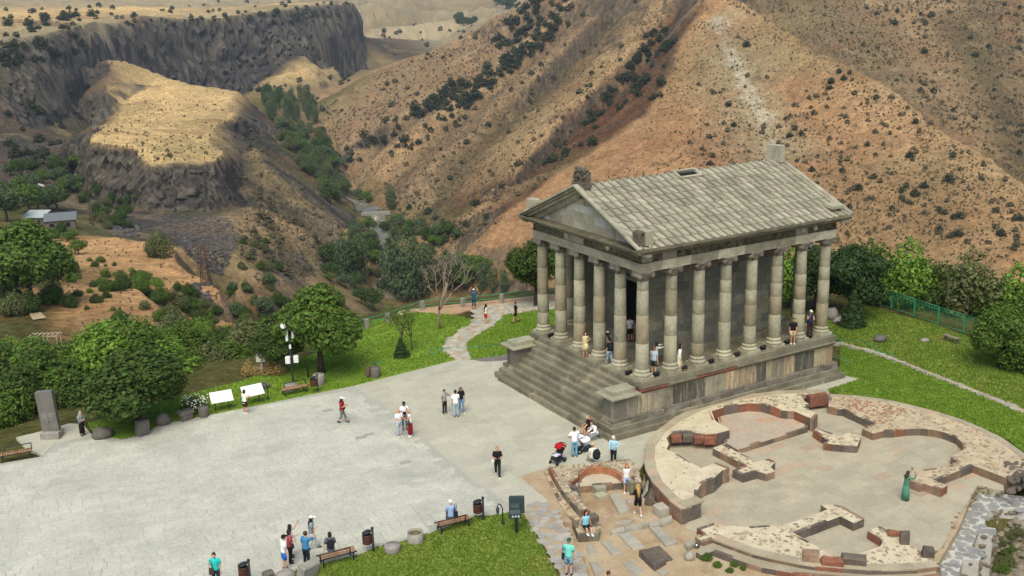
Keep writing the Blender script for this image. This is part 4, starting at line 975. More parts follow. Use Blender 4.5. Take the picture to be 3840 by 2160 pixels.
# apse bench, lower walls, piers
bema, _ = ruin_wall(church, [(2717, 1657), (2766, 1685), (3028, 1604), (3030, 1570), (2980, 1548), (2930, 1538), (2853, 1518), (2780, 1520), (2700, 1540), (2690, 1560), (2700, 1600)], -.03, ZF-.3, M('apse_floor', 'b7a994', 'ab9f8c', scale=.5, c3='bb9175', s3=.35, t3=.53, fine=.07, bump=.2), 0, 'apse_platform')
ruin_wall(church, [(2674, 1680), (2715, 1663), (2755, 1690), (2811, 1713), (2824, 1733), (2866, 1724), (2883, 1719), (2907, 1731), (2890, 1749), (2904, 1766), (2873, 1776), (2840, 1766), (2786, 1781), (2748, 1762), (2797, 1744), (2700, 1693)], .12, ZF-.3, mMort, 45, 'pier_wall')
ruin_wall(church, [(3050, 1613), (3065, 1604), (3124, 1626), (3145, 1634), (3188, 1621), (3228, 1636), (3215, 1671), (3163, 1668), (3128, 1665), (3089, 1660), (3109, 1647), (3080, 1634)], .12, ZF-.3, mMort, 40, 'pier_wall')
outerE = [(3110, 1478), (3200, 1484), (3295, 1495), (3375, 1510), (3451, 1529), (3530, 1550), (3606, 1574), (3690, 1609), (3761, 1645), (3840, 1701), (3900, 1750)]
innerE = [(3870, 1790), (3823, 1780), (3773, 1791), (3649, 1743), (3506, 1801), (3553, 1819), (3528, 1835), (3463, 1811), (3450, 1816), (3413, 1801), (3419, 1766), (3553, 1748), (3590, 1730), (3567, 1711), (3612, 1686), (3609, 1658), (3587, 1639), (3560, 1627), (3537, 1619), (3510, 1612), (3481, 1609), (3450, 1606), (3419, 1606), (3395, 1608), (3373, 1611), (3351, 1614), (3315, 1614), (3273, 1624), (3234, 1606), (3279, 1589), (3160, 1533), (3139, 1533), (3107, 1526)]
wE, pE = ruin_wall(church, outerE+innerE, .12, ZF-.3, mMortR, 620, 'ring_wall', lens=(.6, 1.0))
ledge(wE, outerE, .12, .42)
rubble(wE, ccw(pt2([(3110, 1490), (3295, 1508), (3400, 1530), (3330, 1600), (3250, 1570), (3160, 1530)], .12)), .12, 170, .06, .16, mat=M('red_rubble', 'a5795c', '957058', scale=2, c3='93886f', s3=1.2, t3=.56, fine=.12, bump=.5, var=.2))
rubble(wE, ccw(pt2([(3770, 1740), (3835, 1715), (3880, 1760), (3860, 1830), (3790, 1850), (3775, 1800)], .1)), .05, 60, .12, .38, mat=mTufD, flat=.7)
# south-west ring with its lower step
outS = [(2636, 2031), (2675, 2019), (2746, 2046), (2821, 2073), (2895, 2091), (2989, 2110), (3057, 2121), (3159, 2130), (3258, 2137), (3351, 2136), (3440, 2132), (3520, 2122)]
inS = [(3518, 2110), (3470, 2091), (3453, 2065), (3418, 2044), (3366, 2011), (3299, 1972), (3255, 1989), (3303, 2017), (3310, 2033), (3300, 2048), (3221, 2074), (3157, 2084), (3126, 2087), (3079, 2058), (3038, 2032), (2980, 2000), (3152, 1935), (3202, 1960), (3241, 1944), (3165, 1901), (3128, 1890), (3079, 1892), (3105, 1909), (3049, 1931), (2979, 1955), (2930, 1970), (2884, 1968), (2808, 1974), (2724, 1970), (2675, 1961), (2614, 1981), (2640, 1998), (2608, 2011)]
wS, pS = ruin_wall(church, outS+inS, .12, ZF-.3, mMort, 330, 'ring_wall', lens=(.7, 1.2))
ledge(wS, outS[1:], .12, .5)
lowS = [(2612, 2069), (2629, 2080), (2675, 2065), (2746, 2091), (2800, 2109), (2858, 2127), (2970, 2147), (3040, 2156), (3160, 2166), (3300, 2172), (3460, 2166), (3530, 2155)]
lw, _ = ruin_wall(church, lowS+[(x, y+2) for x, y in outS[::-1]], -.10, -.8, mLedge, 0, 'lower_step', lens=(.7, 1.2))
for i, (x, y, sx, sy, sz, m_) in enumerate([(3040, 2100, .72, .5, .42, mTufB), (3120, 2118, .95, .42, .3, mRed), (3201, 2112, 1.05, .5, .36, mTufD), (3392, 2035, .42, .4, .55, mTufD), (3352, 2008, .6, .25, .25, mRed), (3480, 2085, .5, .4, .4, mTufD)]):
    p = G(x, y, .12); MB().bbox((0, 0, sz/2), (sx, sy, sz), .05, jit=.03).build('loose_block', m_, wS, (p.x, p.y, .12), math.atan2(*(lambda d: (d.y, d.x))(G(3258, 2137)-G(3057, 2121))))
# ---- chapel
chapel = thing('chapel_ruin', 'small rectangular ruin with brick apse and rubble wall tops beside the temple stairs', 'ruin')
wC, pC = ruin_wall(chapel, [(2059, 1750), (2160, 1741), (2260, 1731), (2362, 1721), (2391, 1742), (2398, 1783), (2408, 1812), (2382, 1812), (2381, 1788), (2345, 1787), (2333, 1774), (2302, 1755), (2261, 1745), (2217, 1747), (2186, 1757), (2167, 1774), (2167, 1791), (2138, 1812), (2155, 1830), (2188, 1892), (2212, 1912), (2176, 1914), (2116, 1844), (2080, 1788)], .42, ZD-.3, mMortR, 330, 'wall', mats=[mTufB, mTufB, mBas, mTufD, mRed], lens=(.5, .9))
wP, _ = ruin_wall(chapel, [(2176, 1823), (2341, 1808), (2352, 1790), (2334, 1776), (2302, 1760), (2261, 1750), (2217, 1752), (2186, 1762), (2167, 1780), (2167, 1795)], .02, ZD-.3, M('apse_slab', 'c3b89f', 'b8ac93', scale=.8, fine=.06, bump=.2), 0, 'apse_platform', mats=[mTufB, mTufD])
# apse lining of thin red bricks
ap = pt2([(2345, 1785), (2333, 1774), (2302, 1755), (2261, 1745), (2217, 1747), (2186, 1757), (2167, 1774)], .42)
for lev in range(3): facing(wC, ap[::-1] if False else ap, .04+lev*.13, .16+lev*.13, th=.1, lens=(.28, .4), closed=False, mats=[M('old_brick', 'b07a56', 'a06d4e', scale=3, fine=.12, bump=.4, var=.14)], name='brick', prj=-.07)
for (x0, z0, z1) in ((2247, ZD, .0), (2252, ZD, -.18)):
    p = G(x0, 1822 if z1 > -.1 else 1852, z1); MB().bbox((0, 0, 0), (.62, .45, z1-z0+.1), .02).build('step_block', mBasL, wP, (p.x, p.y, (z0+z1)/2-.05), R_(-3))
# stepped rough footing on the plaza side
ft, _ = ruin_wall(chapel, [(2042, 1772), (2062, 1756), (2084, 1790), (2120, 1848), (2180, 1918), (2215, 1965), (2250, 1975), (2245, 2000), (2170, 2005), (2150, 1960), (2095, 1880)], .02, ZD-.3, mMortR, 60, 'footing', mats=[mTufB, mBas, mTufD], lens=(.4, .8))
for (x, y, z0, z1, sx, sy) in ((2222, 1930, 0.02, .36, .5, .42), (2195, 1950, .02, .14, .9, .45), (2152, 1822, .2, .62, .25, .35), (2366, 1800, -.2, .42, .3, .5)):
    p = G(x, y, z1); MB().bbox((0, 0, 0), (sx, sy, z1-z0), .03, jit=.01).build('corner_block', rnd.choice((mBas, mTufD)), ft if y > 1900 else wC, (p.x, p.y, (z0+z1)/2), R_(-8))
# ---- carved stones lying on the dug ground (each can be lifted away)
z4 = lambda x, y: (2200+x/3.533, 1750+y/3.533)
mSlab = M('grave_slab', 'aaa594', '9d9888', scale=1, c3='8b8674', s3=.9, t3=.58, fine=.09, fscale=9, bump=.35, var=.08)
GR = [([(295, 365), (430, 335), (535, 500), (388, 518)], .16, 'long pale slab lying in front of the chapel steps'),
 ([(385, 524), (538, 508), (570, 570), (430, 605)], .16, 'short slab with a round hole below the long chapel slab'),
 ([(830, 800), (960, 785), (1190, 985), (1050, 1035)], .15, 'long grey slab beside the rough kerb stones'),
 ([(415, 890), (575, 855), (770, 1050), (615, 1090)], .10, 'flat grey slab half sunk below the kerb stones'),
 ([(0, 1010), (60, 1000), (135, 1140), (30, 1180)], .06, 'small sunken slab nearest the seated woman'),
 ([(185, 980), (290, 985), (480, 1130), (345, 1165)], .08, 'sunken slab with grass along its edge'),
 ([(35, 1260), (150, 1250), (230, 1380), (110, 1440)], .07, 'sunken slab next to the flagstone path at the bottom edge'),
 ([(690, 1100), (830, 1075), (1050, 1210), (900, 1300)], .34, 'thick dark weathered coffin slab lying highest of the grave slabs'),
 ([(835, 1068), (960, 1040), (1140, 1210), (1062, 1232)], .12, 'thin pale slab partly under the thick dark coffin slab'),
 ([(470, 1270), (600, 1230), (760, 1380), (640, 1440)], .06, 'flat slab in the dust below the thick coffin slab'),
 ([(915, 1370), (1060, 1350), (1095, 1400), (990, 1440)], .06, 'rounded slab end in the dust at the bottom edge'),
 ([(320, 845), (495, 785), (510, 835), (330, 885)], .18, 'left end stone of the rough kerb row'),
 ([(500, 780), (790, 738), (802, 775), (512, 832)], .18, 'longest stone of the rough kerb row'),
 ([(820, 742), (968, 702), (980, 752), (832, 792)], .18, 'third stone of the rough kerb row'),
 ([(965, 695), (1128, 642), (1140, 700), (992, 760)], .2, 'right end stone of the rough kerb row, against the church pier'),
 ([(880, 500), (1000, 462), (1100, 540), (980, 580)], .5, 'pink and grey cube block beside the church pier'),
 ([(370, 735), (480, 705), (640, 700), (520, 770)], .06, 'thin broken slab above the rough kerb row'),
 ([(525, 430), (600, 415), (625, 470), (545, 490)], .08, 'small square stone beside the long chapel slab'),
 ([(1293, 1010), (1420, 960), (1450, 1000), (1350, 1065)], .25, 'grey wedge block at the corner of the south-west ring')]
for q, h, lab in GR:
    zt = ZD+h; p = ccw(pt2([z4(*a) for a in q], zt)); c = sum(p, Vector((0, 0)))/4; mb = MB()
    r0 = [(v.x-c.x, v.y-c.y) for v in p]; b = .05; vs = [(x*1.02, y*1.02, -.1) for x, y in r0]+[(x+rnd.uniform(-.02, .02), y+rnd.uniform(-.02, .02), h-b) for x, y in r0]+[(x*.94, y*.94, h+rnd.uniform(-.01, .01)) for x, y in r0]
    fs = [(0, 3, 2, 1), (8, 9, 10, 11)]+[(r+k, r+(k+1) % 4, r+4+(k+1) % 4, r+4+k) for r in (0, 4) for k in range(4)]
    o = mb.add(vs, fs).build('grave_slab' if h < .4 else 'cut_block', mSlab if 'dark' not in lab else mTufD, None, (c.x, c.y, ZD)); tag(o, lab, 'stone slab' if h < .4 else 'stone block')
def lean(px, py, dims, rot, lab, mat, z=ZD):
    p = G(px, py, z); o = MB().bbox((0, 0, dims[2]/2), dims, .04, jit=.02).build('leaning_slab', mat, None, tuple(p)); o.rotation_euler = rot; tag(o, lab, 'stone slab')
lean(2430, 1872, (1.5, .35, .5), (R_(35), 0, R_(48)), 'broken dark slab leaning against the curved church ring', mTufD)
lean(2408, 1850, (1.2, .12, .6), (R_(30), 0, R_(48)), 'thin pale slab leaning behind the broken dark slab', mSlab)
lean(2168, 1862, (.35, .14, 1.0), (R_(8), R_(-28), R_(30)), 'rounded slab leaning on the inner chapel wall', mSlab)
p = G(2585, 2098, ZD); o = MB().ball((0, 0, .16), .24, 14, 10, noise=.12).build('round_stone', mSlab, None, tuple(p)); tag(o, 'round pale stone ball in the dust', 'stone')
p = G(2612, 2055, ZD); o = MB().ball((0, 0, .12), .14, 12, 8).build('floodlight_ball', P('polished_steel', '9a9a98', .25, .9), None, tuple(p)); tag(o, 'small shiny round ground lamp beside the lower step', 'lamp')
# ---- rampart with buttresses, grey stones in white mortar
ramp = thing('rampart', 'grey stone rampart in thick white mortar with square buttresses', 'wall')
rp_ = [(3670, 1832), (3780, 1855), (3900, 1882), (3900, 1925), (3830, 1915), (3765, 1906), (3703, 1916), (3690, 1974), (3735, 1982), (3724, 2008), (3662, 2003), (3640, 2058), (3686, 2070), (3672, 2102), (3612, 2098), (3590, 2160), (3560, 2240), (3480, 2240), (3512, 2120), (3540, 2062), (3572, 1998), (3606, 1938), (3647, 1876)]
pR = ccw(pt2(rp_, -.75)); wR = MB().prism([tuple(v) for v in pR], -4.5, -.75).build('wall', M('white_mortar', 'c2bfb4', 'b3b0a4', scale=2, fine=.1, bump=.5), ramp)
flags(wR, [tuple(v) for v in pR], .46, M('rampart_stone', '84847f', '92918a', scale=1.4, fine=.1, bump=.4, var=.12), -.745, 260, 6)
mb = MB(); n_ = len(pR)
for i in range(n_):
    a, b = pR[i], pR[(i+1) % n_]; L = (b-a).length; d = (b-a).normalized(); o_ = Vector((d.y, -d.x))
    for k in range(int(L*2.6*6)):
        q = a+d*rnd.uniform(.1, L-.1)+o_*.01; s = rnd.uniform(.1, .22); mb.ball((q.x, q.y, rnd.uniform(-3.6, -.85)), (s, s*.45, s*.7), 6, 4, noise=.25, seed=k+i, smooth=False, rz=math.atan2(d.y, d.x))
tag(mb.build('rampart_facing', M('rampart_facing', '7f7460', '6f6657', scale=2, c3='977b52', s3=.7, t3=.56, fine=.15, bump=.5, var=.2), ramp), kind='stuff')
# rough stone edge of the church floor above the rampart
e = pt2([(3760, 1843), (3666, 1821), (3639, 1869), (3598, 1932), (3561, 1992), (3531, 2056), (3483, 2085)], ZF); mb = MB()
for a, b in zip(e[:-1], e[1:]):
    L = (b-a).length
    for k in range(int(L/.09)):
        q = a.lerp(b, rnd.random()); s = rnd.uniform(.07, .15); mb.ball((q.x+rnd.uniform(-.1, .1), q.y+rnd.uniform(-.1, .1), ZF-rnd.uniform(0.02, .3)), (s, s*.8, s*.6), 6, 4, noise=.3, seed=k, smooth=False)
tag(mb.build('floor_edge_rubble', M('edge_rubble', '8f8162', '7b7058', scale=2, c3='5d5443', s3=2, t3=.55, fine=.15, var=.25), church), kind='stuff')
# ================================================================== vegetation
def leafmat(n, c1, c2, c3=None, **k): return M(n, c1, c2, scale=1.2, c3=c3, s3=.6, t3=.6, fine=.1, fscale=9, bump=0, var=.32, huevar=.028, rough=.8, spec=.15, trans=.25, **k)
LM = dict(dark=leafmat('dark_leaf', '435627', '50642f'), mid=leafmat('mid_leaf', '546b2b', '627b35'), bright=leafmat('bright_leaf', '66852f', '789740'), olive=leafmat('olive_leaf', '656d42', '71764b'),
          juniper=leafmat('juniper_leaf', '3b4430', '464d36'), willow=leafmat('willow_leaf', '566643', '64744c'), grey=leafmat('grey_shrub_leaf', '5d5a45', '6b6449'), dry=leafmat('dry_shrub_leaf', 'b39c68', 'a58c58'), spruce=leafmat('spruce_needle', '384d2a', '455a33'))
mBark = M('bark', '5d5042', '4c4136', scale=6, fine=.2, bump=.6, stretch=(1, 1, .3), coord='obj')
mBarkD = M('dark_bark', '40372e', '4d4237', scale=6, fine=.2, bump=.6, coord='obj')
def crown(seed, lobes, n, size, shell=(.6, 1.0), upw=.35):
    r = random.Random(seed); mb = MB(); vol = [l[1][0]*l[1][1]*l[1][2] for l in lobes]; tot = sum(v**.67 for v in vol)
    for (c, rd), vv in zip(lobes, vol):
        c = Vector(c)
        for k in range(int(n*vv**.67/tot)):
            d = Vector((r.gauss(0, 1), r.gauss(0, 1), r.gauss(0, 1))).normalized(); q = r.uniform(*shell)**.6
            q *= 1+.28*mnoise.noise(d*2.3+Vector((seed, c.x*5, c.z*3)))
            p = c+Vector((d.x*rd[0], d.y*rd[1], d.z*rd[2]))*q
            if p.z < .01: continue
            nn = (d+Vector((r.gauss(0, .6), r.gauss(0, .6), r.gauss(0, .6)+upw))).normalized()
            a = nn.cross(Vector((r.gauss(0, 1), r.gauss(0, 1), r.gauss(0, 1)))).normalized(); b = nn.cross(a); s = size*r.uniform(.6, 1.35)
            mb.add([p-a*s, p-b*s*.55+nn*s*.12, p+a*s, p+b*s*.55+nn*s*.12], [(0, 1, 2, 3)])
    return mb
def trunk(seed, h, r0, limbs, top=.75):
    r = random.Random(seed+99); mb = MB(); pts = [Vector((r.uniform(-.02, .02)*k, r.uniform(-.02, .02)*k, top*h*k/4)) for k in range(5)]
    mb.tube(pts, [r0*(1.25 if k == 0 else 1-.17*k) for k in range(5)], 8)
    for k in range(limbs):
        z = r.uniform(.3, .7); a = r.uniform(0, 6.28); b0 = Vector((0, 0, z*h*top)); e = Vector((math.cos(a)*.34, math.sin(a)*.34, z*h*top+.28*r.uniform(.6, 1.2)))
        mb.tube([b0, b0.lerp(e, .5)+Vector((0, 0, -.03)), e], [r0*.5, r0*.35, r0*.12], 6)
    return mb
PROTO = {}
def proto(key, n_var, n, size, style, mat, tm=mBark):
    L = []
    for v in range(n_var):
        sd = hash_((key, v)); r = random.Random(sd); lobes = []
        if style == 'broad':
            lobes.append(((0, 0, .62), (.36, .36, .32)))
            for k in range(8): a = k*.785+r.uniform(-.3, .3); lobes.append(((math.cos(a)*.28, math.sin(a)*.28, r.uniform(.38, .74)), (r.uniform(.17, .24),)*2+(r.uniform(.14, .22),)))
            lobes.append(((r.uniform(-.1, .1), r.uniform(-.1, .1), .84), (.2, .2, .16)))
        elif style == 'bush':
            for k in range(6): a = k*1.05+r.uniform(-.4, .4); q = r.uniform(.15, .3); lobes.append(((math.cos(a)*q, math.sin(a)*q, r.uniform(.25, .5)), (r.uniform(.2, .28), r.uniform(.2, .28), r.uniform(.24, .36))))
            lobes.append(((0, 0, .62), (.24, .24, .36)))
        elif style == 'tall':
            for k in range(6): z = .22+.13*k; lobes.append(((r.uniform(-.12, .12), r.uniform(-.12, .12), z), (r.uniform(.26, .36)*(1.1-.5*abs(z-.45)),)*2+(.2,)))
        elif style == 'juniper':
            for k in range(4): a = k*1.57+r.uniform(-.5, .5); lobes.append(((math.cos(a)*.2, math.sin(a)*.2, r.uniform(.3, .5)), (.28, .28, .34)))
            lobes.append(((0, 0, .58), (.26, .26, .4)))
        elif style == 'cone':
            for k in range(8): z = .08+.115*k; lobes.append(((r.uniform(-.04, .04), r.uniform(-.04, .04), z), (.46*(1-z*.93), .46*(1-z*.93), .1)))
        cr = crown(sd, lobes, n, size, (.35, 1.0) if style in ('juniper', 'cone') else (.5, 1.0)).mesh('crown', mat)
        tk = trunk(sd, 1, .035, 5 if style == 'broad' else 2, .8 if style != 'bush' else .5).mesh('trunk', tm)
        L.append((cr, tk))
    PROTO[key] = L
def hash_(k): return sum((i+1)*ord(c) for i, c in enumerate(str(k))) % 9973
proto('orchard', 2, 9500, .027, 'broad', LM['mid'], mBarkD); proto('orchard_dark', 2, 9500, .027, 'broad', LM['dark'], mBarkD)
proto('shrub_mid', 3, 4200, .031, 'bush', LM['mid']); proto('shrub_bright', 3, 4200, .031, 'bush', LM['bright']); proto('shrub_dark', 3, 4200, .031, 'bush', LM['dark']); proto('shrub_olive', 2, 3600, .031, 'bush', LM['olive']); proto('shrub_dry', 2, 900, .05, 'bush', LM['dry'])
proto('gorge', 3, 1700, .040, 'broad', LM['willow']); proto('gorge_dark', 2, 1700, .040, 'broad', LM['dark']); proto('gorge_bright', 2, 1700, .040, 'broad', LM['mid'])
proto('willow', 3, 1800, .034, 'tall', LM['willow'], mBarkD); proto('poplar', 2, 1800, .034, 'tall', LM['olive'], mBarkD)
proto('juniper', 4, 240, .10, 'juniper', LM['juniper']); proto('greyshrub', 3, 150, .12, 'juniper', LM['grey'])
proto('spruce', 2, 3500, .04, 'cone', LM['spruce'], mBarkD); proto('cedar', 2, 8500, .028, 'broad', LM['spruce'], mBarkD)
TONE = {'dark': 'dark green', 'bright': 'bright green', 'mid': 'mid green', 'olive': 'olive green', 'dry': 'tan'}
def toned(key, label):
    t = key.split('_')[-1]; t = TONE.get(t, 'grey green')
    for w0 in ('dark green ', 'green ', 'dark '):
        if label.startswith(w0): label = label[len(w0):]
    return t+' '+label
def plant(key, base, h, w_, name, label, cat='tree', group=None, v=None, parts=True):
    cr, tk = PROTO[key][rnd.randrange(len(PROTO[key])) if v is None else v]
    if not parts:
        o = inst(name, cr, None, tuple(base), rnd.uniform(0, 6.28), (w_, w_, h)); return tag(o, label, cat, group)
    t = thing(name, label, cat, tuple(base), rnd.uniform(0, 6.28), group); t.scale = (w_, w_, h)
    inst('trunk', tk, t); inst('crown', cr, t); return t
def at0(px, py, z=0.0): return G(px, py, z)
mpp = lambda p: (p-CAM).length/F
# --- single trees near the plaza
plant('orchard', at0(1205, 1400), 6.3, 6.4, 'leafy_tree', 'round green tree with dark trunk behind the wooden bin', v=0)
plant('orchard_dark', at0(1045, 1395), 3.2, 4.2, 'leafy_tree', 'small dark tree behind the lamp pole with loudspeakers', v=1)
plant('orchard_dark', at0(520, 1600, -.2), 5.0, 7.4, 'mulberry_tree', 'broad low dark green tree over boulders at the plaza edge', v=0)
plant('shrub_bright', at0(470, 1500, -2.6), 5.0, 7.0, 'leafy_shrub', 'tall bright green shrub behind the broad dark tree', 'shrub')
plant('shrub_bright', at0(640, 1490, -2.6), 4.5, 6.0, 'leafy_shrub', 'bright green shrub right of the broad dark tree', 'shrub')
plant('orchard', at0(3745, 1378), 4.6, 4.6, 'leafy_tree', 'bushy green tree with thin trunk at the right edge', v=1)
plant('shrub_mid', at0(3830, 1390), 3.2, 4.2, 'leafy_shrub', 'dense shrub under the bushy tree at the right edge', 'shrub')
plant('cedar', at0(3185, 1190), 5.9, 5.6, 'cedar_tree', 'tall dark conifer right behind the temple', v=0)
plant('cedar', at0(3060, 1160), 5.4, 5.0, 'cedar_tree', 'dark conifer seen between the last temple columns', v=1)
plant('spruce', at0(3195, 1222), 2.9, 2.6, 'spruce_tree', 'small dark spruce beside two boulders behind the temple', v=0)
plant('orchard_dark', at0(2010, 1150, -.1), 6.0, 5.2, 'leafy_tree', 'dark green tree left behind the temple porch', v=1)
plant('shrub_bright', at0(2960, 1150, -.1), 5.8, 4.6, 'leafy_shrub', 'bright green shrub seen between columns of the temple', 'shrub')
plant('spruce', at0(1507, 1338), 1.5, 1.5, 'spruce_tree', 'small dark spruce at the foot of the thin sapling', v=1)
for x, y, h, k, lab in [(3400, 1180, 6.2, 'shrub_bright', 'big light green tree behind the green fence panels'), (3290, 1165, 5.5, 'shrub_mid', 'green shrub left behind the green fence'), (3540, 1190, 4.6, 'shrub_dark', 'dark shrub behind the right fence panel'), (3640, 1210, 6.0, 'shrub_olive', 'olive green upright shrub behind the right fence panel'), (3720, 1215, 4.6, 'shrub_mid', 'green shrub behind the bushy right edge tree'), (3820, 1220, 6.2, 'shrub_bright', 'yellow green tall shrub at the right picture edge'), (3900, 1260, 5.0, 'shrub_mid', 'green shrub beyond the right picture edge'), (3470, 1165, 5.0, 'shrub_dark', 'dark shrub between the light green tree and the olive shrub'), (3590, 1165, 5.2, 'shrub_mid', 'mid green shrub behind the dark shrubs'), (3240, 1130, 6.0, 'shrub_dark', 'dark shrub right of the tall conifer')]:
    p = at0(x, y, -.3); plant(k, (p.x+1.6, p.y+1.4, ground_z(p.x+1.6, p.y+1.4)-.3), h, h*.95, 'leafy_shrub', lab, 'shrub')
for i in range(16):
    q = Vector((38+rnd.uniform(-2, 6), 16-i*2.6+rnd.uniform(-1, 1), 0)); plant(rnd.choice(['shrub_mid', 'shrub_dark', 'shrub_olive', 'shrub_bright']), (q.x, q.y, ground_z(q.x, q.y)-.4), rnd.uniform(3.5, 6), rnd.uniform(4, 6), 'leafy_shrub', 'green shrub in the thicket behind the green fence', 'shrub', 'thicket behind the green fence')
# bare tree and saplings
def bare(px, py, h, label, leafy=0, mat=None):
    r = random.Random(px); t = thing('bare_tree' if not leafy else 'sapling', label, 'tree', tuple(at0(px, py)))
    mb = MB(); tips = []
    def br(p, d, L, rad, dep):
        n = 3; pts = [p]
        for k in range(n): d = (d+Vector((r.gauss(0, .12), r.gauss(0, .12), .07))).normalized(); pts.append(pts[-1]+d*L/n)
        mb.tube(pts, [rad*(1-.4*k/n) for k in range(n+1)], 6 if dep < 2 else 4); tips.append(pts[-1])
        if dep < (5 if not leafy else 2):
            for k in range(r.choice((2, 3)) if dep else 5):
                a = r.uniform(0, 6.28); e = (d+Vector((math.cos(a)*.75, math.sin(a)*.75, .15))).normalized(); br(pts[-1] if k < 2 else pts[2], e, L*r.uniform(.6, .78), rad*.64, dep+1)
    br(Vector((0, 0, 0)), Vector((0, 0, 1)), h*.33, .12 if not leafy else .05, 0)
    mb.build('trunk', mat or mBark, t)
    if leafy:
        cm = MB()
        for q in tips[1:]:
            c = crown(int(q.z*100), [(q, (.4, .4, .35))], leafy, .06); cm.add(c.v, c.f)
        cm.build('crown', LM['mid'], t)
    return t
bare(1650, 1232, 7.0, 'bare dead tree with pale trunk beside the viewpoint path', mat=M('dead_bark', '93887a', '8f7663', scale=3, fine=.1, bump=.3, coord='obj'))
bare(1497, 1338, 5.2, 'thin sapling with sparse leaves on the back lawn, left one', 40); bare(1545, 1315, 4.6, 'thin sapling with sparse leaves on the back lawn, right one', 34)
# --- slope below the plaza
for i, (px, py, z, k, h) in enumerate([(-60, 1600, -1, 'shrub_dark', 3.2), (30, 1590, -1, 'shrub_mid', 3.4), (95, 1560, -1.6, 'shrub_dark', 4.2), (160, 1540, -2, 'shrub_mid', 4.4), (235, 1540, -1.8, 'shrub_mid', 3.6), (290, 1545, -1.6, 'shrub_dark', 3.4), (0, 1530, -3, 'shrub_dark', 4.6), (-80, 1540, -3, 'shrub_mid', 4.6), (330, 1500, -3, 'shrub_bright', 4.4), (720, 1440, -3.5, 'shrub_mid', 3.4), (800, 1420, -4, 'shrub_olive', 3.6), (870, 1400, -4, 'shrub_mid', 3.4), (930, 1360, -5, 'shrub_olive', 4.4), (1000, 1330, -6, 'shrub_mid', 4.6), (60, 1480, -5, 'shrub_olive', 4.2)]):
    p = at0(px, py, z); plant(k, (p.x, p.y, min(z, ground_z(p.x, p.y))-.4), h, h*1.25, 'leafy_shrub', toned(k, 'shrub in the thicket on the slope below the plaza'), 'shrub', 'thicket on the slope below the plaza')
for i in range(135):
    px, d = rnd.uniform(-250, 1150), rnd.uniform(76, 150)
    if 300 < px < 420 and d > 120 or 120 < px < 230 and 128 < d: continue
    q = AZ(px, d, 0); z = ground_z(q.x, q.y)
    if z > -1.2 or (700 < px and d < 84): continue
    if 560 < px < 1000 and d > 112 and rnd.random() < .6: continue
    k = rnd.choice(['shrub_mid', 'shrub_dark', 'shrub_dark', 'shrub_mid', 'shrub_bright', 'shrub_olive', 'shrub_mid']); h = rnd.uniform(2.4, 4.6)*(1.15 if px < 500 else .9)
    plant(k, (q.x, q.y, z-.3), h, h*rnd.uniform(1.0, 1.4), 'leafy_shrub', toned(k, 'shrub in the thicket on the slope below the plaza'), 'shrub', 'thicket on the slope below the plaza')
def poly_rand(poly, n, seed=1):
    r = random.Random(seed); x0, x1 = min(p[0] for p in poly), max(p[0] for p in poly); y0, y1 = min(p[1] for p in poly), max(p[1] for p in poly); out = []
    while len(out) < n:
        x, y = r.uniform(x0, x1), r.uniform(y0, y1)
        if inside(poly, x, y): out.append((x, y))
    return out
def on(px, py, lim=40):
    p = hit(px, py)
    return p if p is not None and (p-CAM).length > lim else None
def grove(poly, n, keys, hr, wr, name, label, cat, group, seed, dmin=150, dmax=5000, parts=True):
    for x, y in poly_rand(poly, n, seed):
        p = on(x, y, dmin)
        if p is None or (p-CAM).length > dmax: continue
        h = rnd.uniform(*hr); k = rnd.choice(keys); plant(k, p-Vector((0, 0, .2)), h, h*rnd.uniform(*wr), name, toned(k, label), cat, group, None, parts)
# big trees on the left
for px, py, h, k, lab in [(120, 1150, 15, 'orchard', 'big green tree standing at the left picture edge'), (60, 1080, 12, 'gorge_dark', 'dark tree behind the big tree at the left edge'), (600, 965, 7.5, 'shrub_olive', 'rounded olive tree at the far edge of the dry field'), (25, 830, 12, 'gorge', 'tree at the left edge beside the road bend'), (110, 800, 11, 'gorge_bright', 'tree in front of the pale road bend'), (215, 790, 10, 'gorge_dark', 'tree left of the grey metal shed')]:
    p = on(px, py); plant(k, p-Vector((0, 0, .3)), h, h*1.1, 'leafy_tree', lab)
grove([(0, 640), (300, 620), (320, 740), (120, 800), (0, 800)], 30, ['gorge', 'gorge_dark', 'gorge_bright'], (5, 9), (.9, 1.2), 'leafy_tree', 'tree in the wooded hollow left of the mesa', 'tree', 'trees in the hollow by the road', 3)
grove([(250, 1000), (420, 960), (620, 1060), (800, 1150), (870, 1250), (800, 1340), (560, 1300), (300, 1180)], 60, ['shrub_mid', 'shrub_bright', 'shrub_dark', 'shrub_olive'], (.9, 2.4), (1, 1.5), 'field_shrub', 'green shrub dotted over the dry orange field', 'shrub', 'shrubs on the dry field', 4)
grove([(0, 900), (250, 850), (330, 960), (260, 1160), (0, 1200)], 45, ['shrub_mid', 'shrub_dark', 'gorge_bright', 'shrub_olive'], (2, 4.5), (1, 1.4), 'field_shrub', 'green shrub along the left side of the dry field', 'shrub', 'shrubs left of the dry field', 5)
grove([(330, 1060), (560, 1020), (580, 1090), (400, 1110)], 12, ['shrub_dark', 'shrub_mid'], (2, 3.2), (1.2, 1.6), 'field_shrub', 'dark shrub in the clump in the middle of the dry field', 'shrub', 'dark clump on the dry field', 6)
grove([(560, 1120), (720, 1090), (830, 1200), (760, 1290), (600, 1260)], 16, ['shrub_dark', 'shrub_mid', 'shrub_olive'], (2.2, 3.6), (1.1, 1.5), 'field_shrub', 'dark green shrub at the near end of the dry field', 'shrub', 'shrubs at the near end of the field', 7)
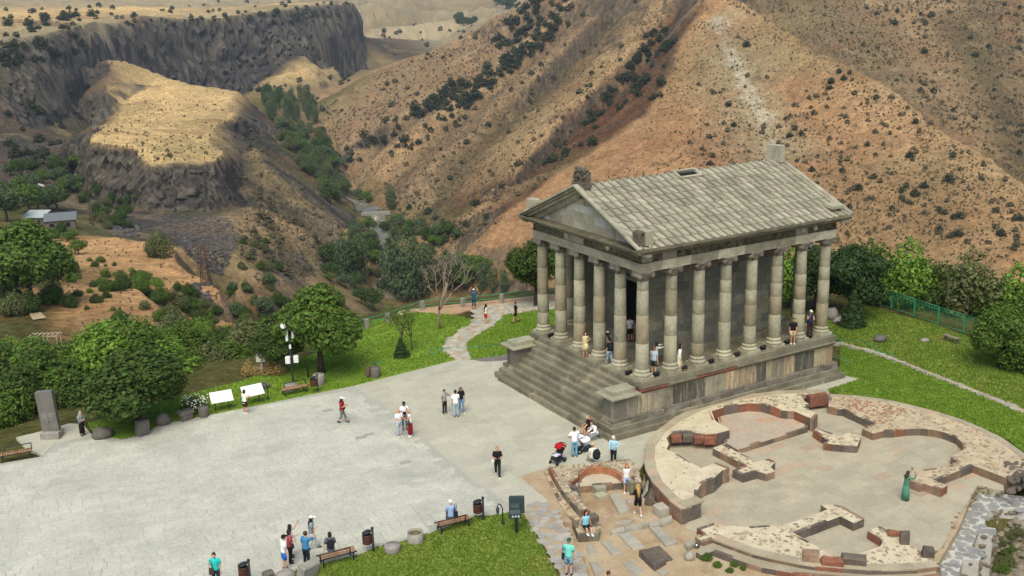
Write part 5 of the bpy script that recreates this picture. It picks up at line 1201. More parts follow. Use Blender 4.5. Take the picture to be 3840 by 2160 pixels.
grove([(830, 1080), (1180, 1060), (1300, 1160), (900, 1230)], 26, ['shrub_mid', 'shrub_olive', 'gorge', 'shrub_dark'], (2.5, 5), (1, 1.3), 'ravine_shrub', 'shrub in the ravine behind the big leafy tree', 'shrub', 'shrubs in the near ravine', 8)
grove([(340, 690), (560, 760), (560, 850), (400, 860), (300, 760)], 26, ['shrub_dark', 'shrub_olive', 'gorge_dark'], (2.5, 5), (1, 1.3), 'talus_shrub', 'shrub at the foot of the mesa cliff', 'shrub', 'shrubs at the foot of the mesa cliff', 9)
grove([(880, 880), (1000, 900), (1080, 1040), (900, 1010)], 22, ['shrub_dark', 'shrub_olive', 'greyshrub'], (2, 4.2), (1, 1.4), 'slope_shrub', 'dark shrub on the stony slope right of the talus', 'shrub', 'shrubs on the stony slope', 10)
# gorge floor
T = [(1240, 1010, 110, 'gorge_dark'), (1290, 1050, 165, 'willow'), (1345, 1060, 180, 'willow'), (1318, 1040, 150, 'gorge_dark'), (1330, 900, 60, 'gorge'), (1385, 870, 60, 'gorge_bright'), (1395, 915, 60, 'gorge'), (1340, 955, 60, 'gorge'), (1470, 945, 60, 'gorge_dark'), (1478, 1105, 215, 'willow'), (1530, 1130, 240, 'willow'), (1560, 1120, 200, 'willow'), (1590, 1110, 190, 'poplar'), (1625, 1085, 165, 'willow'), (1700, 1090, 150, 'gorge'), (1745, 1085, 125, 'gorge_bright'), (1810, 1092, 110, 'willow'), (1850, 1095, 95, 'poplar'), (1890, 1098, 90, 'willow'), (1930, 1098, 80, 'willow'), (1400, 1165, 95, 'gorge_dark'), (1355, 1140, 70, 'gorge_dark'), (1240, 765, 75, 'gorge_dark'), (1265, 760, 60, 'gorge'), (1470, 785, 95, 'willow'), (1345, 755, 50, 'gorge'), (1380, 760, 45, 'gorge_bright'), (1262, 690, 55, 'willow'), (1500, 860, 55, 'gorge'), (1535, 880, 60, 'gorge_dark'), (1570, 870, 50, 'gorge'), (1600, 900, 55, 'gorge_dark'), (1640, 900, 60, 'gorge'), (1680, 890, 65, 'gorge_dark'), (1440, 870, 45, 'gorge_dark'), (1480, 900, 55, 'gorge')]
for px, py, hp, k in T:
    p = on(px, py, 150)
    if p is None: continue
    h = hp*mpp(p)*1.02; plant(k, p-Vector((0, 0, .3)), h, h*(.62 if k in ('willow', 'poplar') else .95), 'gorge_tree', ('slender tree' if k in ('willow', 'poplar') else toned(k, 'round tree'))+' among those lining the river gorge', 'tree', 'trees along the gorge floor')
GK = ['gorge', 'gorge_dark', 'gorge', 'gorge_bright', 'shrub_olive']
grove([(985, 380), (1180, 385), (1190, 470), (1010, 480)], 34, ['poplar', 'willow', 'gorge_dark'], (13, 20), (.5, .7), 'gorge_tree', 'dense poplar of the distant grove below the cliff', 'tree', 'grove below the far cliff', 11, 600)
grove([(1020, 480), (1200, 480), (1250, 590), (1300, 640), (1200, 660), (1080, 560)], 55, GK, (6, 11), (.9, 1.2), 'gorge_tree', 'round tree in the upper gorge', 'tree', 'trees in the upper gorge', 12, 500)
grove([(1100, 580), (1260, 590), (1310, 720), (1280, 760), (1200, 730)], 36, GK, (6, 10), (.9, 1.2), 'gorge_tree', 'round tree in the middle gorge', 'tree', 'trees in the middle gorge', 13, 450)
grove([(1310, 860), (1400, 830), (1460, 960), (1400, 1000), (1320, 960)], 22, GK, (3.5, 6.5), (.9, 1.2), 'gorge_tree', 'round tree left of the river', 'tree', 'trees left of the river', 14, 300)
grove([(1460, 840), (1640, 850), (1730, 900), (1600, 960), (1480, 930)], 30, GK, (4, 7), (.9, 1.3), 'gorge_tree', 'round tree on the right bank of the river', 'tree', 'trees on the right bank', 15, 300)
grove([(1230, 1000), (1400, 990), (1480, 1080), (1380, 1130), (1230, 1090)], 10, GK, (3.5, 6.5), (.9, 1.2), 'gorge_tree', 'round tree on the near gorge floor', 'tree', 'trees on the near gorge floor', 16, 250)
grove([(1560, 980), (1800, 1010), (1900, 1060), (1700, 1090), (1560, 1060)], 12, GK+['willow'], (6, 11), (.8, 1.1), 'gorge_tree', 'tree below the viewpoint railing', 'tree', 'trees below the viewpoint', 17, 220)
grove([(1840, 10), (1930, 0), (1960, 30), (1900, 60)], 12, ['gorge_dark'], (14, 22), (1, 1.4), 'far_tree', 'distant tree in the far green valley', 'tree', 'trees in the far valley', 18, 1200)
grove([(1700, 60), (1790, 60), (1800, 100), (1720, 110)], 12, ['gorge_dark'], (9, 15), (1, 1.4), 'far_tree', 'distant tree at the foot of the far hills', 'tree', 'trees at the foot of the far hills', 19, 1200)
# --- junipers and shrubs on the mountain sides
J = []
PLACE = {1: 'in the dense band high on the mountain', 2: 'in the red brown gully left of the main crest', 21: 'in the red brown gully left of the main crest', 3: 'on the lower spurs above the gorge', 4: 'scattered over the left mountain flank', 5: 'on the broad face above the temple roof', 55: 'near the right crest of the main face', 6: 'on the folded slopes at the top right', 7: 'just above the temple roof', 8: 'on the broad face above the temple roof', 9: 'on the folded slopes at the top right', 10: 'scattered over the left mountain flank', 11: 'on the plateau above the far cliff', 12: 'along the rim of the left cliff', 13: 'on the scree below the left cliff', 14: 'at the foot of the far cliff', 15: 'on the distant hills', 16: 'on the slope between mesa and gorge', 17: 'on the golden mesa top'}
def jun(poly, n, sr, seed, key='juniper'):
    for x, y in poly_rand(poly, n, seed):
        p = on(x, y, 250)
        if p is not None and mnoise.noise(p*.016+Vector((7, 3, 1))) > random.Random(y).uniform(-.7, .15): J.append((rnd.uniform(*sr)*random.Random(x).choice((.6, .75, .9, 1, 1.25)), p, key, PLACE[seed]))
jun([(1520, 440), (1750, 410), (1960, 240), (2130, 120), (2250, 0), (1960, 0), (1880, 90), (1740, 260)], 300, (4.5, 9.5), 1)
jun([(2050, 640), (2330, 480), (2500, 280), (2540, 90), (2470, 80), (2350, 260), (2170, 470), (2010, 640)], 80, (4.5, 7.5), 2)
jun([(2380, 430), (2450, 330), (2520, 260), (2500, 330), (2400, 470), (2330, 490)], 24, (4.5, 7), 21)
jun([(1200, 410), (1500, 250), (1880, 80), (1650, 320), (1300, 480)], 46, (2.5, 5.5), 3)
jun([(1250, 580), (1500, 420), (1800, 330), (1720, 500), (1450, 590), (1300, 640)], 95, (3.8, 7.0), 3)
jun([(1250, 600), (2000, 120), (2400, 0), (2480, 200), (1750, 900), (1480, 760)], 90, (2.5, 5), 4)
jun([(2700, 120), (3300, 330), (3800, 690), (3840, 930), (2950, 800), (2620, 560)], 64, (2.2, 4.2), 5)
jun([(3100, 240), (3200, 230), (3220, 330), (3110, 340)], 8, (3, 4.5), 55)
jun([(2900, 0), (3840, 0), (3840, 650), (3300, 280)], 66, (2.6, 4.8), 6)
jun([(2600, 560), (3100, 700), (3100, 820), (2700, 760)], 8, (2, 3.5), 7)
jun([(2700, 120), (3300, 330), (3840, 720), (3840, 980), (3300, 940), (2950, 800), (2500, 540)], 260, (1.4, 2.8), 8, 'greyshrub')
jun([(2900, 0), (3840, 0), (3840, 650), (3300, 280)], 200, (1.6, 3.4), 9, 'greyshrub')
jun([(1300, 700), (2300, 0), (2500, 100), (2100, 640), (1650, 980), (1500, 800)], 150, (1.5, 3.5), 10, 'greyshrub')
jun([(0, 40), (700, 10), (1300, 0), (1340, 60), (420, 100), (0, 150)], 130, (4, 8), 11)
jun([(0, 160), (250, 140), (400, 110), (330, 200), (0, 260)], 45, (4, 8), 12)
jun([(0, 420), (230, 330), (380, 250), (400, 340), (280, 540), (60, 640), (0, 640)], 48, (4, 8), 13)
jun([(930, 340), (1300, 250), (1330, 330), (1180, 380), (1000, 370)], 34, (4, 8), 14)
jun([(1340, 120), (1700, 70), (1760, 140), (1480, 220)], 40, (5, 10), 15)
jun([(940, 480), (1080, 640), (1250, 860), (1180, 1060), (960, 1000), (900, 700)], 80, (1.8, 4), 16, 'greyshrub')
jun([(330, 380), (880, 330), (880, 430), (760, 600), (560, 600), (350, 530)], 40, (1.0, 2.4), 17, 'greyshrub')
J.sort(key=lambda j: -j[0]/(j[1]-CAM).length)
rest = {'juniper': MB(), 'greyshrub': MB()}; low = {k: [crown(v+5, [((0, 0, .5), (.45, .45, .5))], 46, .2) for v in range(3)] for k in rest}
for i, (s, p, k, plc) in enumerate(J):
    if i < 300: plant(k, p-Vector((0, 0, .15*s)), s*rnd.uniform(.75, .95), s*rnd.uniform(.95, 1.2), 'hillside_shrub', ('dark round juniper shrub ' if k == 'juniper' else 'low grey green shrub ')+plc, 'shrub', ('junipers ' if k == 'juniper' else 'low shrubs ')+plc, None, False)
    else:
        c = low[k][i % 3]; rest[k].add([(p.x+v[0]*s, p.y+v[1]*s, p.z-.1*s+v[2]*s*.85) for v in c.v], c.f)
for k in rest: tag(rest[k].build('hillside_scrub', LM['juniper' if k == 'juniper' else 'grey']), 'small scattered scrub dotting the far slopes', 'scrub', kind='stuff')
# --- dry tufts too many to count
tf = MB(); r = random.Random(5)
def tufts(poly, n, sr, seed):
    for x, y in poly_rand(poly, n, seed):
        p = on(x, y, 110)
        if p is None or mnoise.noise(p*.022)+.6*mnoise.noise(p*.07) < r.uniform(-.75, .35): continue
        s = r.uniform(*sr)
        for k in range(4):
            a = r.uniform(0, 6.28); d = Vector((math.cos(a), math.sin(a), 0))*s*.5; e = Vector((r.uniform(-.3, .3), r.uniform(-.3, .3), r.uniform(.5, .9)))*s
            tf.add([p-d-Vector((0, 0, .1)), p+d-Vector((0, 0, .1)), p+d*.6+e, p-d*.6+e*.9], [(0, 1, 2, 3)])
tufts([(2600, 80), (2900, 100), (3300, 330), (3840, 720), (3840, 1000), (3300, 960), (2600, 800), (2200, 760), (2450, 450)], 7000, (.35, 1.05), 1)
tufts([(2700, 0), (3840, 0), (3840, 680), (3300, 290)], 4200, (.6, 1.6), 2)
tufts([(1250, 600), (2000, 100), (2500, 0), (2540, 260), (1700, 980), (1450, 780)], 4200, (.5, 1.4), 3)
tufts([(1190, 400), (1500, 240), (1900, 60), (1800, 330), (1400, 480), (1260, 560)], 1500, (.8, 2.0), 7)
tufts([(950, 450), (1300, 860), (1150, 1080), (880, 960), (900, 600)], 1500, (.4, 1.1), 4)
tufts([(200, 880), (700, 900), (880, 1150), (800, 1360), (300, 1250)], 420, (.2, .55), 5)
tufts([(330, 520), (450, 390), (880, 340), (800, 600), (550, 610)], 500, (.4, 1.0), 6)
tag(tf.build('dry_scrub', M('dry_scrub', '776a4e', '665d45', scale=.05, c3='857b58', s3=.08, t3=.55, fine=.1, bump=0, var=.3, rough=1)), 'low dry scrub tufts sprinkled over the mountain slopes', 'scrub', kind='stuff')
# --- talus boulders
bl = MB()
for poly, n, sr, sd in (([(560, 800), (860, 820), (900, 900), (830, 1030), (740, 1000), (640, 880)], 1700, (.25, .95), 1), ([(0, 560), (240, 500), (280, 600), (120, 680), (0, 690)], 900, (.3, 1.1), 2), ([(400, 830), (520, 850), (520, 890), (430, 890)], 120, (.5, 1.4), 3), ([(1000, 900), (1250, 1000), (1100, 1080), (950, 1050)], 160, (.4, 1.3), 4), ([(690, 1080), (780, 1060), (800, 1130), (720, 1130)], 60, (.4, 1.2), 5)):
    for x, y in poly_rand(poly, n, sd):
        p = on(x, y, 150)
        if p is not None:
            s = rnd.uniform(*sr)*rnd.uniform(.5, 1); bl.ball(p, (s, s*rnd.uniform(.6, 1), s*.6), 5, 3, noise=.4, seed=x, smooth=False, rz=rnd.uniform(0, 6))
tag(bl.build('talus', M('talus_stone', '5d5954', '4b4846', scale=.5, fine=.15, bump=.4, var=.3)), 'grey fallen basalt boulders below the cliffs', 'boulders', kind='stuff')
# stones and weeds below the rampart
bl = MB()
for x, y in poly_rand([(3660, 2120), (3720, 2030), (3780, 1960), (3840, 1950), (3840, 2160), (3620, 2160)], 170, 8):
    p = hit(x, y)
    if p is not None: s = rnd.uniform(.08, .34); bl.ball(p, (s, s*.8, s*.6), 6, 4, noise=.35, seed=x, smooth=False, rz=x)
tag(bl.build('loose_stones', M('loose_stone', '8a8270', '776f5f', scale=1.5, fine=.12, bump=.4, var=.2)), 'loose stones and debris below the rampart', 'stones', kind='stuff')
for x, y in poly_rand([(3700, 2100), (3760, 2000), (3840, 1990), (3840, 2160), (3680, 2160)], 14, 9):
    p = hit(x, y); plant(rnd.choice(['shrub_mid', 'shrub_olive']), p, rnd.uniform(.3, .7), rnd.uniform(.6, 1.1), 'weed', 'low green weed among the stones below the rampart', 'weed', 'weeds below the rampart', None, False)
for x, y, w_ in ((2650, 2098, .7), (2690, 2125, .55), (2755, 2122, .5), (2785, 2135, .4), (2735, 2145, .45)):
    p = G(x, y, ZD); plant('shrub_mid', p, w_*.5, w_, 'weed', 'low green weed in the dust before the lower church step', 'weed', 'weeds before the church step', None, False)
# ================================================================== street furniture, stones, fences
mBlk = P('black_metal', '25282a', .5, .0, .4); mWood = M('bench_wood', '8b6648', 'a88562', scale=4, fine=.15, bump=.2, var=.3, coord='obj'); mRail = P('green_paint', '3d8a5e', .6); mGrnD = P('dark_green_paint', '2d6a58', .6)
mBinW = M('bin_wood', '5d3a2a', '4a2e22', scale=5, fine=.12, bump=.2, var=.2, coord='obj'); mWhite = P('white_panel', 'e8e8e4', .5); mConc = M('concrete', '9a968b', '8a867c', scale=2.5, fine=.12, bump=.4, coord='obj')
mDkStone = M('dark_stone', '6d6860', '5c5852', scale=2, c3='7d776a', s3=1.5, t3=.57, fine=.15, bump=.5, bscale=8, coord='obj'); mPaleStone = M('pale_stone', '98928a', '868177', scale=2, fine=.13, bump=.5, bscale=8, coord='obj')
def ang2(a, b): d = G(*b)-G(*a); return math.atan2(d.y, d.x)
def bench(px, py, rz, label):
    b = thing('park_bench', label, 'bench', tuple(G(px, py)), rz, 'slatted benches round the plaza')
    fr_ = MB()
    for y in (-.24, .24): fr_.box((0, y, .41), (1.8, .05, .05))
    fr_.build('frame', mBlk, b)
    for x in (-.72, .72):
        for y in (-.24, .24): MB().box((x, y, .195), (.06, .06, .39)).build('leg', mBlk, b)
    br = MB()
    for x in (-.55, .85): br.tube([(x, .24, .40), (x, .27, .62), (x, .30, .72)], .025, 6)
    br.tube([(-.58, .30, .72), (.88, .30, .72)], .028, 6); br.tube([(.85, .30, .72), (.85, -.2, .46)], .024, 6); br.build('backrest', mBlk, b)
    sm = MB().bbox((0, 0, 0), (.062, .50, .03), .006).mesh('slat', mWood)
    for k in range(20): inst('slat', sm, b, (-.82+k*.0865, 0, .45))
    return b
bench(62, 1722, ang2((4, 1742), (110, 1723)), 'slatted bench at the far left edge of the plaza')
bench(1105, 1476, ang2((1061, 1496), (1146, 1478)), 'slatted bench between the white sign and the wooden bin')
bench(1265, 2106, ang2((1231, 2125), (1347, 2094))+math.pi, 'slatted bench with the backpack wearer, seen from behind')
bench(1700, 1982, ang2((1663, 2002), (1771, 1974))+math.pi, 'slatted bench with the white capped man in blue, seen from behind')
def bin_(px, py, label, rz=0.0):
    b = thing('litter_bin', label, 'litter bin', tuple(G(px, py)), rz, 'wooden litter bins')
    MB().lathe([(.07, 0), (.065, .05), (.055, .1), (.055, 1.12)], n=12).build('post', mBlk, b); MB().ball((0, 0, 1.2), .075, 10, 8).build('finial', mBlk, b)
    MB().lathe([(.17, .42), (.19, .44), (.2, .9), (.17, .9), (.16, .46)], (-.27, 0, 0), 16, cap=False).build('liner', mBlk, b)
    sm = MB().bbox((0, 0, 0), (.022, .066, .44), .004).mesh('slat', mBinW)
    for k in range(18): a = k*math.tau/18; inst('slat', sm, b, (-.27+.205*math.cos(a), .205*math.sin(a), .66), a)
    l = MB().lathe([(.23, 0), (.22, .03), (.1, .06), (.02, .07)], n=16).build('lid', mBlk, b, (-.27, 0, 1.0)); l.rotation_euler = (0, R_(-14), 0)
    MB().box((-.1, 0, .86), (.2, .04, .04)).build('bracket', mBlk, b)
away = R_(59.5); tow = R_(239.5); rgt = R_(-30.5)
bin_(1401, 2068, 'wooden barrel bin on a post left of the round stone drum', rgt); bin_(1813, 1950, 'wooden barrel bin on a post beside the blue shirted sitter', rgt)
bin_(940, 2192, 'wooden barrel bin cut by the bottom picture edge', rgt); bin_(1193, 1470, 'wooden barrel bin at the end of the far bench', rgt)
def sign(px, py, px2, py2, label, h=.85):
    a, c = G(px, py), G(px2, py2); m_ = (a+c)/2; rz = math.atan2((c-a).y, (c-a).x); s = thing('information_sign', label, 'sign', tuple(m_), rz)
    for x in (-.42, .42): MB().box((x, .08, h/2), (.05, .05, h)).build('leg', mBlk, s)
    o = MB().bbox((0, 0, 0), (1.38, .82, .04), .008).build('panel', mWhite, s, (0, .02, h+.08)); o.rotation_euler = (R_(40), 0, 0); return s
sign(813, 1543, 858, 1535, 'white information board nearest the flowering bush'); s2 = sign(930, 1520, 974, 1510, 'white information board beside the standing woman')
rg = MB()
for k in range(20): a = k*math.tau/20; b_ = (k+1)*math.tau/20; rg.add([(.11*math.cos(a), .11*math.sin(a), 0), (.13*math.cos(a), .13*math.sin(a), 0), (.13*math.cos(b_), .13*math.sin(b_), 0), (.11*math.cos(b_), .11*math.sin(b_), 0)], [(0, 1, 2, 3)])
o = rg.build('round_mark', P('grey_print', '9aa0a0'), s2, (.12, .0, .957)); o.rotation_euler = (R_(40), 0, 0)
# pole with loudspeakers and cameras
lp = thing('speaker_pole', 'black pole carrying white loudspeakers and cameras in front of the trees', 'pole', tuple(G(1099, 1432)))
MB().lathe([(.09, 0), (.06, .1), (.05, 4.2)], n=12).build('post', mBlk, lp)
v_r = Vector((math.cos(rgt), math.sin(rgt), 0)); v_t = Vector((math.cos(tow), math.sin(tow), 0))
for nm, r_, t_, z_, d_ in (('dish', -.32, .1, 4.0, None), ('loudspeaker', -.14, .12, 3.35, (.16, .2, .75)), ('loudspeaker', .26, .08, 3.4, (.15, .2, .5)), ('camera', .1, .1, 4.45, (.2, .3, .14)), ('camera', .05, .12, 4.2, (.24, .24, .2)), ('junction_box', .02, .1, 2.55, (.14, .12, .28)), ('loudspeaker', -.2, .1, 1.62, (.32, .26, .48)), ('loudspeaker', .36, .1, 1.68, (.32, .26, .48))):
    p = v_r*r_+v_t*t_
    if nm == 'dish': o = MB().lathe([(.02, 0), (.14, .03), (.19, .08), (.18, .1), (.02, .05)], n=18).build('dish', mWhite, lp, (p.x, p.y, z_)); o.rotation_euler = Vector((v_t.x, v_t.y, .3)).to_track_quat('Z', 'Y').to_euler()
    else: MB().bbox((0, 0, 0), d_, .03).build(nm, mWhite, lp, (p.x, p.y, z_), rgt)
    MB().tube([(0, 0, z_), (p.x, p.y, z_)], .02, 6).build('bracket', mBlk, lp)
p = thing('garden_post', 'short black post under the round green tree', 'post', tuple(G(1156, 1416))); MB().lathe([(.05, 0), (.045, .8), (.06, .82), (.03, .9)], n=10).build('post', mBlk, p)
cb_ = thing('utility_cabinet', 'white electrical cabinet on a grey post among dry grass', 'cabinet', tuple(G(985, 1405))); MB().lathe([(.2, 0), (.14, .1), (.13, 1.0)], n=10).build('post', mConc, cb_)
MB().bbox((0, 0, 1.38), (.62, .5, .75), .03, rgt).build('box', M('cabinet_paint', 'cfc9b4', 'c2bca8', scale=2, fine=.05, bump=0), cb_); q = v_t*.26; MB().box((q.x, q.y, 1.38), (.5, .012, .6), rgt).build('door', M('cabinet_door', 'd6d0bd', fine=.04, bump=0), cb_)
for k in range(5):
    q = G(930+k*28+rnd.uniform(-8, 8), 1412, -.2); plant('shrub_dry', (q.x, q.y, -.2), rnd.uniform(.8, 1.4), rnd.uniform(1, 1.6), 'dry_bush', 'tan dry grass bush around the white cabinet', 'bush', 'dry bushes by the cabinet')
def lantern(px, py, label, h=1.05):
    l = thing('hook_lantern', label, 'lamp', tuple(G(px, py))); q = -v_r*.24
    MB().lathe([(.1, 0), (.1, .1), (.04, .12)], n=10).build('foot', mBlk, l)
    MB().tube([(0, 0, .1), (0, 0, h*.8), (q.x*.4, q.y*.4, h*1.02), (q.x, q.y, h*1.04)], .03, 8).build('post', mBlk, l)
    MB().lathe([(.02, h*.98), (.04, h*.9), (.1, h*.82), (.08, h*.6), (.03, h*.52)], (q.x, q.y, 0), 6, smooth=False).build('lantern', M('lantern_glass', '4a4f4f', bump=0, fine=0, rough=.3), l)
lantern(1886, 1966, 'curved black lantern hook on the lower lawn'); lantern(1006, 1496, 'curved black lantern hook right of the white boards')
k_ = thing('spotlight_stand', 'black stand with a stack of dark spotlights on the lower lawn corner', 'spotlight', tuple(G(1937, 1998)))
MB().box((0, 0, .42), (.11, .11, .84)).build('post', mBlk, k_)
mSp = P('spotlight_housing', '2b3a3a', .4, .2, .5)
for z_, t_, d_, rx in ((1.45, -.1, (.75, .16, .85), -14), (1.5, .08, (.44, .2, .3), -24), (1.2, .12, (.5, .22, .3), -28), (.95, .05, (.62, .3, .22), -12)):
    q = v_t*t_+v_r*(-.05 if d_[0] < .7 else .04); o = MB().bbox((0, 0, 0), d_, .06).build('housing', mSp, k_, (q.x, q.y, z_), rgt); o.rotation_euler = (R_(rx), 0, rgt)
for i in range(3): q = v_t*.2+v_r*(-.16+.14*i); MB().box((q.x, q.y, .98), (.09, .05, .09), rgt).build('socket', P('socket_white', 'c9d2d4'), k_)
q = v_t*.18-v_r*.28; MB().tube([(q.x+.0, q.y, .98), (q.x, q.y, .78), (q.x*.6, q.y*.6, .74), (q.x*.4, q.y*.4, .9)], .012, 5).build('cable', P('cable', '4a4a48'), k_)
# stones and planters
def stone(name, px, py, label, kind, d, mat, z=0.0, rz=0.0, rot=None, cat='stone'):
    p = G(px, py, z); mb = MB()
    if kind == 'drum': mb.lathe([(d[0]*.98, 0), (d[0], .04), (d[0], d[2]-.04), (d[0]*.96, d[2])], n=20)
    elif kind == 'ring': mb.lathe([(d[0], 0), (d[0], d[2]), (d[0]*.84, d[2]), (d[0]*.82, d[2]*.6)], n=24, cap=False)
    elif kind == 'box': mb.bbox((0, 0, d[2]/2), d, .06, jit=.03)
    else: mb.ball((0, 0, d[2]*.55), d, 12, 8, noise=.22, seed=px*.01, smooth=True, cut=-.6)
    o = mb.build(name, mat, None, tuple(p), rz); tag(o, label, cat)
    if rot: o.rotation_euler = rot
    return o
pl = thing('planter', 'round concrete planter with dead earth on the lower lawn', 'planter', tuple(G(1558, 2030))); MB().lathe([(.38, 0), (.38, .5), (.32, .5), (.31, .3)], n=24, cap=False).build('ring', mConc, pl); MB().ball((0, 0, .3), (.33, .33, .22), 12, 8, noise=.2).build('soil', M('planter_soil', '6f6240', '5d5a38', scale=4, fine=.2, bump=.6), pl)
stone('stone_drum', 1472, 2066, 'pale flat stone drum between the bin and the planter', 'drum', (.38, .38, .32), mPaleStone)
stone('boulder', 1150, 2165, 'big grey block at the bottom edge in front of the blue shirted man', 'box', (.85, .5, .75), mConc, rot=(R_(12), R_(4), .3)); stone('boulder', 1072, 2172, 'low pale rock left of the big grey block', 'rock', (.45, .4, .3), mPaleStone); stone('cut_stone', 1008, 2172, 'small carved grey stone near the bottom picture edge', 'box', (.45, .35, .4), mDkStone)
stone('stone_drum', 1409, 1412, 'round column drum standing on the back lawn', 'drum', (.36, .36, .66), mDkStone); stone('stone_fragment', 1384, 1414, 'brown stone fragment leaning on the column drum', 'box', (.5, .28, .75), M('brown_stone', '6a5546', '58473c', scale=2, fine=.15, bump=.5), rot=(0, R_(18), .5))
stone('stone_drum', 1092, 1462, 'low round stone behind the far bench', 'drum', (.45, .45, .4), mPaleStone); stone('stone_block', 1197, 1440, 'grey squared stone behind the wooden bin', 'drum', (.4, .4, .7), mPaleStone); stone('stone_block', 993, 1456, 'dark block in the grass behind the white board', 'box', (.6, .4, .35), mDkStone)
stone('boulder', 388, 1641, 'flat dark boulder under the left side of the broad tree', 'rock', (.62, .4, .42), mDkStone); stone('standing_stone', 537, 1630, 'upright dark stone under the broad tree', 'box', (.72, .45, .95), mDkStone, rz=.2); stone('boulder', 612, 1590, 'dark boulder right of the upright stone', 'rock', (.5, .4, .45), mDkStone)
cap_ = thing('carved_capital', 'broken carved capital block beside the plaza edge', 'stone', tuple(G(698, 1573))); MB().bbox((0, 0, .2), (.7, .55, .4), .05, .2).build('block', mDkStone, cap_); MB().bbox((0, 0, .5), (.9, .62, .2), .05, .2).build('moulding', mDkStone, cap_)
stone('stone_drum', 765, 1560, 'dark column drum between the capital and the white board', 'drum', (.34, .34, .62), mDkStone)
st_ = thing('stele', 'tall grey carved stone stele with a fountain spout on a square base', 'stele', tuple(G(197, 1640)), R_(-28))
MB().bbox((0, 0, .22), (1.1, .85, .44), .03).build('base', mConc, st_); sh = MB().bbox((0, 0, 1.25), (.98, .34, 2.5), .03).build('slab', M('stele_stone', '77736c', '6a6660', scale=1.5, fine=.1, bump=.4), st_, (0, .05, .44)); sh.rotation_euler = (R_(-2), R_(-4), 0)
for k in range(5): MB().tube([(-.08-.07*k, -.17, 1.15), (-.06-.05*k, -.175, .75), (0, -.18, .55-.04*k), (.06+.05*k, -.175, .75), (.08+.07*k, -.17, 1.15)], .012, 5).build('carved_ring', mConc, sh)
MB().tube([(0, -.16, .62), (0, -.3, .6)], .03, 8).build('spout', P('brass', '7a6a48', .4, .6), sh)
fl = plant('shrub_mid', G(735, 1540), 1.0, 1.9, 'flower_bush', 'low bush covered in white flowers beside the white board', 'bush'); wf = MB()
for k in range(90): a, q, z_ = rnd.uniform(0, 6.28), rnd.uniform(.2, .48), rnd.uniform(.35, .95); wf.ball((math.cos(a)*q, math.sin(a)*q, z_), (.03, .03, .045), 5, 3)
wf.build('blossom', P('white_petal', 'e9ead4'), fl)
stone('boulder', 3120, 1196, 'tall pale boulder behind the temple corner', 'rock', (.55, .5, .6), mPaleStone, .0); stone('boulder', 3150, 1213, 'low pale boulder beside the small spruce', 'rock', (.6, .45, .35), mPaleStone, .0); stone('boulder', 3300, 1280, 'flat dark rock on the rough lawn', 'rock', (.6, .4, .3), mDkStone); stone('boulder', 3468, 1280, 'small flat rock on the rough lawn below the fence', 'rock', (.35, .3, .14), mPaleStone)
# small bench on the rough lawn
b = thing('plank_bench', 'plain plank bench on the rough lawn below the green fence', 'bench', tuple(G(3566, 1283)), ang2((3540, 1275), (3592, 1292))); MB().bbox((0, 0, .42), (1.3, .36, .06), .01).build('seat', M('grey_plank', '8a8172', '79715f', scale=4, fine=.1, bump=.2), b)
for x in (-.5, .5): MB().box((x, 0, .2), (.1, .3, .4)).build('leg', mDkStone, b)
# viewpoint railing
rl = thing('viewpoint_railing', 'green two-bar railing with square stone posts at the viewpoint edge', 'railing'); rp2 = [(1300, 1255), (1375, 1232), (1455, 1209), (1584, 1162), (1736, 1151), (1882, 1135), (2030, 1120), (2180, 1105)]
rw = [G(x, y, 0) for x, y in rp2]
for p in rw: MB().bbox((p.x, p.y, .38), (.30, .30, .82), .03, .2).build('post', mConc, rl)
for z_ in (.78, .42): MB().tube([(p.x, p.y, z_) for p in rw], .035, 6).build('rail', mRail, rl)
# green fence on the right
gf = thing('green_fence', 'green metal fence of vertical bars between posts right of the temple', 'fence'); fw_ = [G(x, y) for x, y in ((3246, 1135), (3341, 1158), (3427, 1187), (3516, 1218), (3612, 1250), (3700, 1278))]
for i, (a, c) in enumerate(zip(fw_[:-1], fw_[1:])):
    pn = MB().tube([(a.x, a.y, 1.42), (c.x, c.y, 1.42)], .03, 6)
    for z_ in (1.2, .12): pn.tube([(a.x, a.y, z_), (c.x, c.y, z_)], .025, 6)
    pn = pn.build('panel', mRail if i else mGrnD, gf); n = int((c-a).length/.15); bm_ = MB().tube([(0, 0, .05), (0, 0, 1.42)], .012, 4).mesh('bar', mRail if i else mGrnD)
    for k in range(1, n): q = a.lerp(c, k/n); inst('bar', bm_, pn, (q.x, q.y, 0))
    for q in (a.lerp(c, .012), a.lerp(c, .988)): MB().box((q.x, q.y, .72), (.07, .07, 1.44)).build('post', mRail, gf)
# hoses
mHose = P('turquoise_hose', '3fae8f', .5)
def hose(pts, label, z=.03): tag(MB().tube([tuple(G(x, y, z)) for x, y in pts], .022, 6).build('garden_hose', mHose), label, 'hose')
hose([(1873, 1292), (1800, 1300), (1740, 1305), (1690, 1303), (1657, 1306), (1652, 1314), (1630, 1324), (1612, 1322), (1615, 1313), (1640, 1310), (1657, 1306)], 'turquoise hose looped across the stone path'); hose([(3124, 1271), (3200, 1276), (3243, 1285), (3287, 1302), (3295, 1321), (3320, 1326), (3359, 1330)], 'turquoise hose winding over the rough lawn'); hose([(3122, 1336), (3155, 1348), (3190, 1360)], 'short turquoise hose on the lawn beside the temple podium'); hose([(1388, 1361), (1410, 1359), (1432, 1360)], 'bit of hose beside the round tree on the back lawn')
